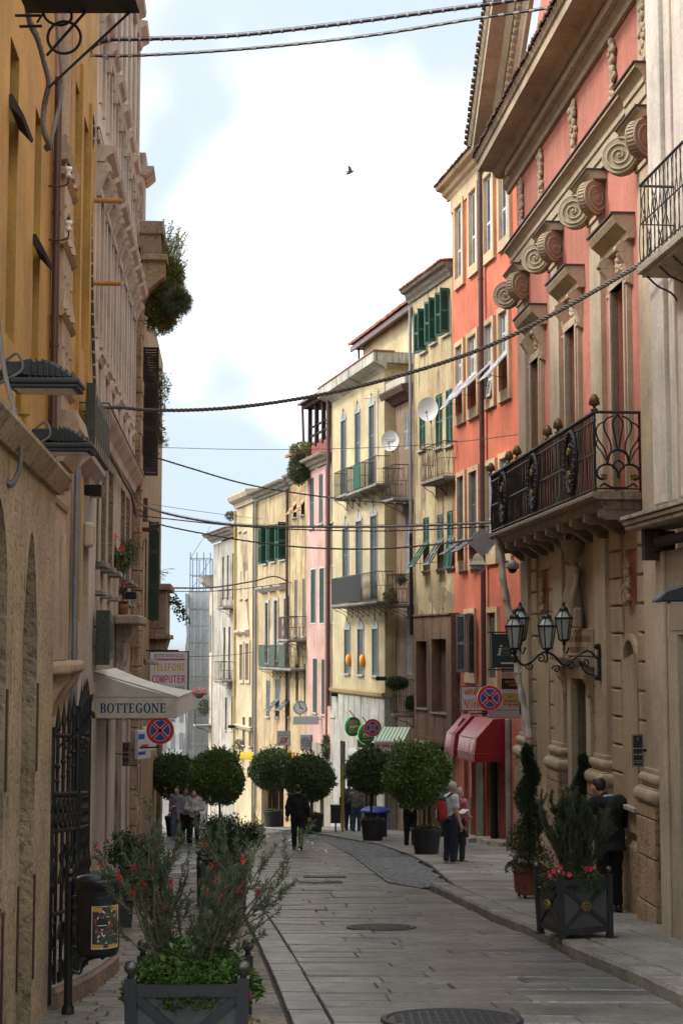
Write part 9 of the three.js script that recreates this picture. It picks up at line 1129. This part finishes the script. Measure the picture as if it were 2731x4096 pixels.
{
const p = onStreet(1800, 3462, UPR - 0.04), o = person('man with grey hair, white shirt and red backpack holding a sheet and cap', p, 2.2, { cell: 0.017, scale: 1.0, sleeve: 0.4, hem: 0.97, J: stand({ head: [0, 1.615, 0.09], face: [0, 0, 1], neck: [0, 1.46, 0.03], elL: [0.25, 1.14, 0.02], wrL: [0.16, 1.06, 0.26], wrR: [-0.27, 0.86, 0.06], elR: [-0.25, 1.12, -0.02], toeL: [0.16, 0.036, 0.14] }) }, { top: cloth('white', [0.62, 0.63, 0.66]), legs: jeans, shoe: M('trainer', [0.22, 0.17, 0.14], { rough: 0.7 }), hair: hairGrey });
const b = thing('backpack', 'red and black backpack worn by the man in the white shirt', 'backpack', p, 2.2), rd = cloth('backpack red', [0.42, 0.022, 0.018]), bk = cloth('backpack black', [0.03, 0.028, 0.03]);
mesh('bag', [surfNet(uni([ell([0, 1.2, -0.23], [0.135, 0.25, 0.1]), ell([0, 1.06, -0.25], [0.14, 0.14, 0.11])], 0.05), [-0.2, 0.86, -0.4], [0.2, 1.5, -0.08], 0.016)], rd, b); mesh('front_panel', surfNet(ell([0, 1.08, -0.31], [0.085, 0.13, 0.06]), [-0.14, 0.9, -0.4], [0.14, 1.26, -0.22], 0.014), bk, b); mesh('lid', surfNet(ell([0, 1.38, -0.22], [0.11, 0.07, 0.09]), [-0.16, 1.28, -0.34], [0.16, 1.48, -0.1], 0.014), bk, b);
mesh('strap', [1, -1].flatMap((s) => [tube([[s * 0.1, 1.42, -0.17], [s * 0.12, 1.50, -0.05], [s * 0.13, 1.44, 0.1], [s * 0.14, 1.28, 0.13], [s * 0.15, 1.08, 0.0], [s * 0.12, 1.0, -0.17]], 0.02, 24, 6)]), bk, b); mesh('reflective_strip', [bx(-0.02, 0.02, 1.0, 1.2, -0.375, -0.365)], M('pale strip', [0.4, 0.4, 0.4]), b); mesh('buckle', [bx(-0.05, 0.05, 1.18, 1.2, -0.372, -0.36)], mt.iron, b);
const sh = thing('paper_sheet', 'white folded sheet held by the backpacker', 'paper', p.clone().add(V(0, 0, 0)), 2.2); mesh('sheet', [plate([[-0.1, 0], [0.12, 0], [0.12, 0.2], [-0.1, 0.2]], [], -0.003, 0.003).rotateX(1.2).translate(0.08, 1.05, 0.34)], M('paper', [0.6, 0.58, 0.55], { side: true }), sh); mesh('clip', bx(0.05, 0.11, 1.06, 1.08, 0.5, 0.54), mt.iron, sh);
const cp = thing('cap', 'dark cap hanging from the hand of the backpacker', 'cap', p, 2.2); mesh('crown', new THREE.SphereGeometry(0.1, 16, 10, 0, 6.283, 0, 1.7).rotateX(1.3).translate(-0.29, 0.73, 0.1), cloth('cap grey', [0.06, 0.055, 0.055]), cp); mesh('peak', new THREE.SphereGeometry(0.09, 14, 8).scale(1, 0.12, 0.9).rotateX(1.0).translate(-0.29, 0.66, 0.18), cloth('cap grey', 0), cp);
mesh('glasses', [1, -1].map((s) => new THREE.TorusGeometry(0.024, 0.005, 5, 14).translate(s * 0.034, 1.625, 0.19)).concat([rod(V(0.07, 1.63, 0.1), V(0.06, 1.63, 0.18), 0.004), rod(V(-0.07, 1.63, 0.1), V(-0.06, 1.63, 0.18), 0.004), bx(-0.058, -0.012, 1.605, 1.645, 0.188, 0.192), bx(0.012, 0.058, 1.605, 1.645, 0.188, 0.192)]), mt.iron, o);
}
person('person in a pink shirt half hidden behind the backpacker', onStreet(1800, 3462, UPR - 0.04).multiplyScalar(1).add(V(0.24, -0.07, -0.8)), 2.4, { cell: 0.02, scale: 0.93, sleeve: 0.4, J: stand({ elR: [-0.25, 1.14, 0.02], wrR: [-0.12, 1.06, 0.26], elL: [0.25, 1.14, 0.02], wrL: [0.14, 1.06, 0.26] }) }, { top: cloth('pink', [0.50, 0.16, 0.20]), legs: cloth('dark trousers', [0.03, 0.03, 0.035]), shoe: shoeBlack, hair: hairGrey });
person('man in black walking away down the middle of the road', onStreet(1190, 3402, 0.0), Math.PI - 0.12, { cell: 0.018, scale: 1.0, hem: 0.86, bulk: 0.014, hood: true, topName: 'sweatshirt', sleeve: 1, J: stand({ head: [0, 1.62, 0.06], knL: [0.1, 0.5, 0.06], anL: [0.1, 0.09, 0.05], toeL: [0.12, 0.036, 0.21], knR: [-0.1, 0.5, 0.03], anR: [-0.12, 0.17, -0.22], toeR: [-0.13, 0.06, -0.13], elL: [0.26, 1.14, -0.06], wrL: [0.27, 0.9, -0.02], elR: [-0.26, 1.14, -0.02], wrR: [-0.28, 0.89, 0.1] }) }, { top: black, legs: black, shoe: M('brown sole shoe', [0.05, 0.03, 0.02], { rough: 0.6 }), hair: hairDark });
person('woman in a grey top and jeans by the blue bin', onStreet(1425, 3333, 0.05), 2.9, { cell: 0.02, scale: 0.95, longHair: true, J: stand({ elL: [0.25, 1.16, 0.05], wrL: [0.12, 1.0, 0.22] }) }, { top: cloth('grey knit', [0.16, 0.15, 0.13]), legs: cloth('blue jeans', [0.035, 0.07, 0.13]), shoe: shoeBlack, hair: M('fair hair', [0.22, 0.13, 0.06], { rough: 0.6 }) });
const cpl = person('man in dark grey with a shoulder bag beside the woman in grey', onStreet(1402, 3331, 0.05).add(V(-0.05, 0, -0.4)), 2.7, { cell: 0.02, J: stand() }, { top: cloth('dark grey', [0.05, 0.05, 0.055]), legs: jeans, shoe: shoeBlack, hair: hairDark });
{ const b = thing('shoulder_bag', 'black shoulder bag on the man in dark grey', 'bag', cpl.position.clone(), 2.7); mesh('bag', rbx(0.2, 0.32, 0.92, 1.2, -0.16, 0.16, 0.03), cloth('backpack black', 0), b); mesh('strap', tube([[0.24, 1.2, -0.1], [0.2, 1.45, -0.02], [0.24, 1.2, 0.1]], 0.014, 14, 5), cloth('backpack black', 0), b); }
person('person in a charcoal hoodie looking at a phone under the large ball tree', onStreet(1640, 3392, 0.05), 0.15, { cell: 0.02, scale: 0.98, hood: true, bulk: 0.01, J: stand({ head: [0, 1.6, 0.08], elL: [0.26, 1.16, 0.04], wrL: [0.06, 1.1, 0.24], elR: [-0.26, 1.16, 0.04], wrR: [-0.08, 1.1, 0.24] }) }, { top: cloth('charcoal', [0.03, 0.03, 0.033]), legs: black, shoe: shoeBlack, hair: hairDark });
{ const q = onStreet(1640, 3392, 0.05), b = thing('phone', 'phone held by the person under the large ball tree', 'phone', q.clone().add(V(0.02, 1.16, 0.36)), 0.15); mesh('case', rbx(-0.036, 0.036, -0.07, 0.07, -0.005, 0.005, 0.004), mt.iron, b); mesh('screen', bx(-0.032, 0.032, -0.062, 0.062, 0.005, 0.0065), M('phone glass', [0.2, 0.22, 0.25], { rough: 0.1 }), b); }
[[775, 3384, 0.0, 'girl in a white cardigan looking at her phone, right of the group', [0.52, 0.51, 0.52], true], [738, 3378, 0.35, 'long haired girl in a pale grey top in the middle of the group', [0.36, 0.34, 0.40], true], [700, 3365, -0.3, 'girl in a mauve top at the left of the group, by the corner pier', [0.22, 0.19, 0.26], true]].forEach(([px, py, t, l, c, hair], i) => person(l, onStreet(px, py, 0).add(V(0, 0, -0.25 * i)), t, { cell: 0.02, scale: 0.93, longHair: true, hem: 0.9, J: stand(i === 0 ? { head: [0, 1.61, 0.07], elL: [0.24, 1.14, 0.04], wrL: [0.06, 1.1, 0.22], elR: [-0.24, 1.14, 0.04], wrR: [-0.06, 1.1, 0.22] } : { elL: [0.23, 1.14, 0.04], wrL: [0.02, 1.12, 0.2], knR: [-0.09, 0.5, 0.1], anR: [-0.1, 0.09, 0.08], toeR: [-0.11, 0.036, 0.24] }) }, { top: cloth('girl top ' + i, c), legs: i === 2 ? cloth('pale jeans', [0.12, 0.16, 0.24]) : black, shoe: M('grey shoe', [0.2, 0.2, 0.22], { rough: 0.6 }), hair: hairDark }));
{ const p = onStreet(775, 3384, 0), b = thing('phone', 'phone in the hands of the girl in the white cardigan', 'phone', p.clone().add(V(0, 1.08, 0.33))); mesh('case', rbx(-0.036, 0.036, -0.07, 0.07, -0.005, 0.005, 0.004), mt.white, b); mesh('screen', bx(-0.032, 0.032, -0.062, 0.062, -0.0065, -0.005), M('phone glass', 0), b); }
scene.traverse((o) => { if (o.isMesh) { o.castShadow = true; o.receiveShadow = true; } });
renderer.render(scene, camera);
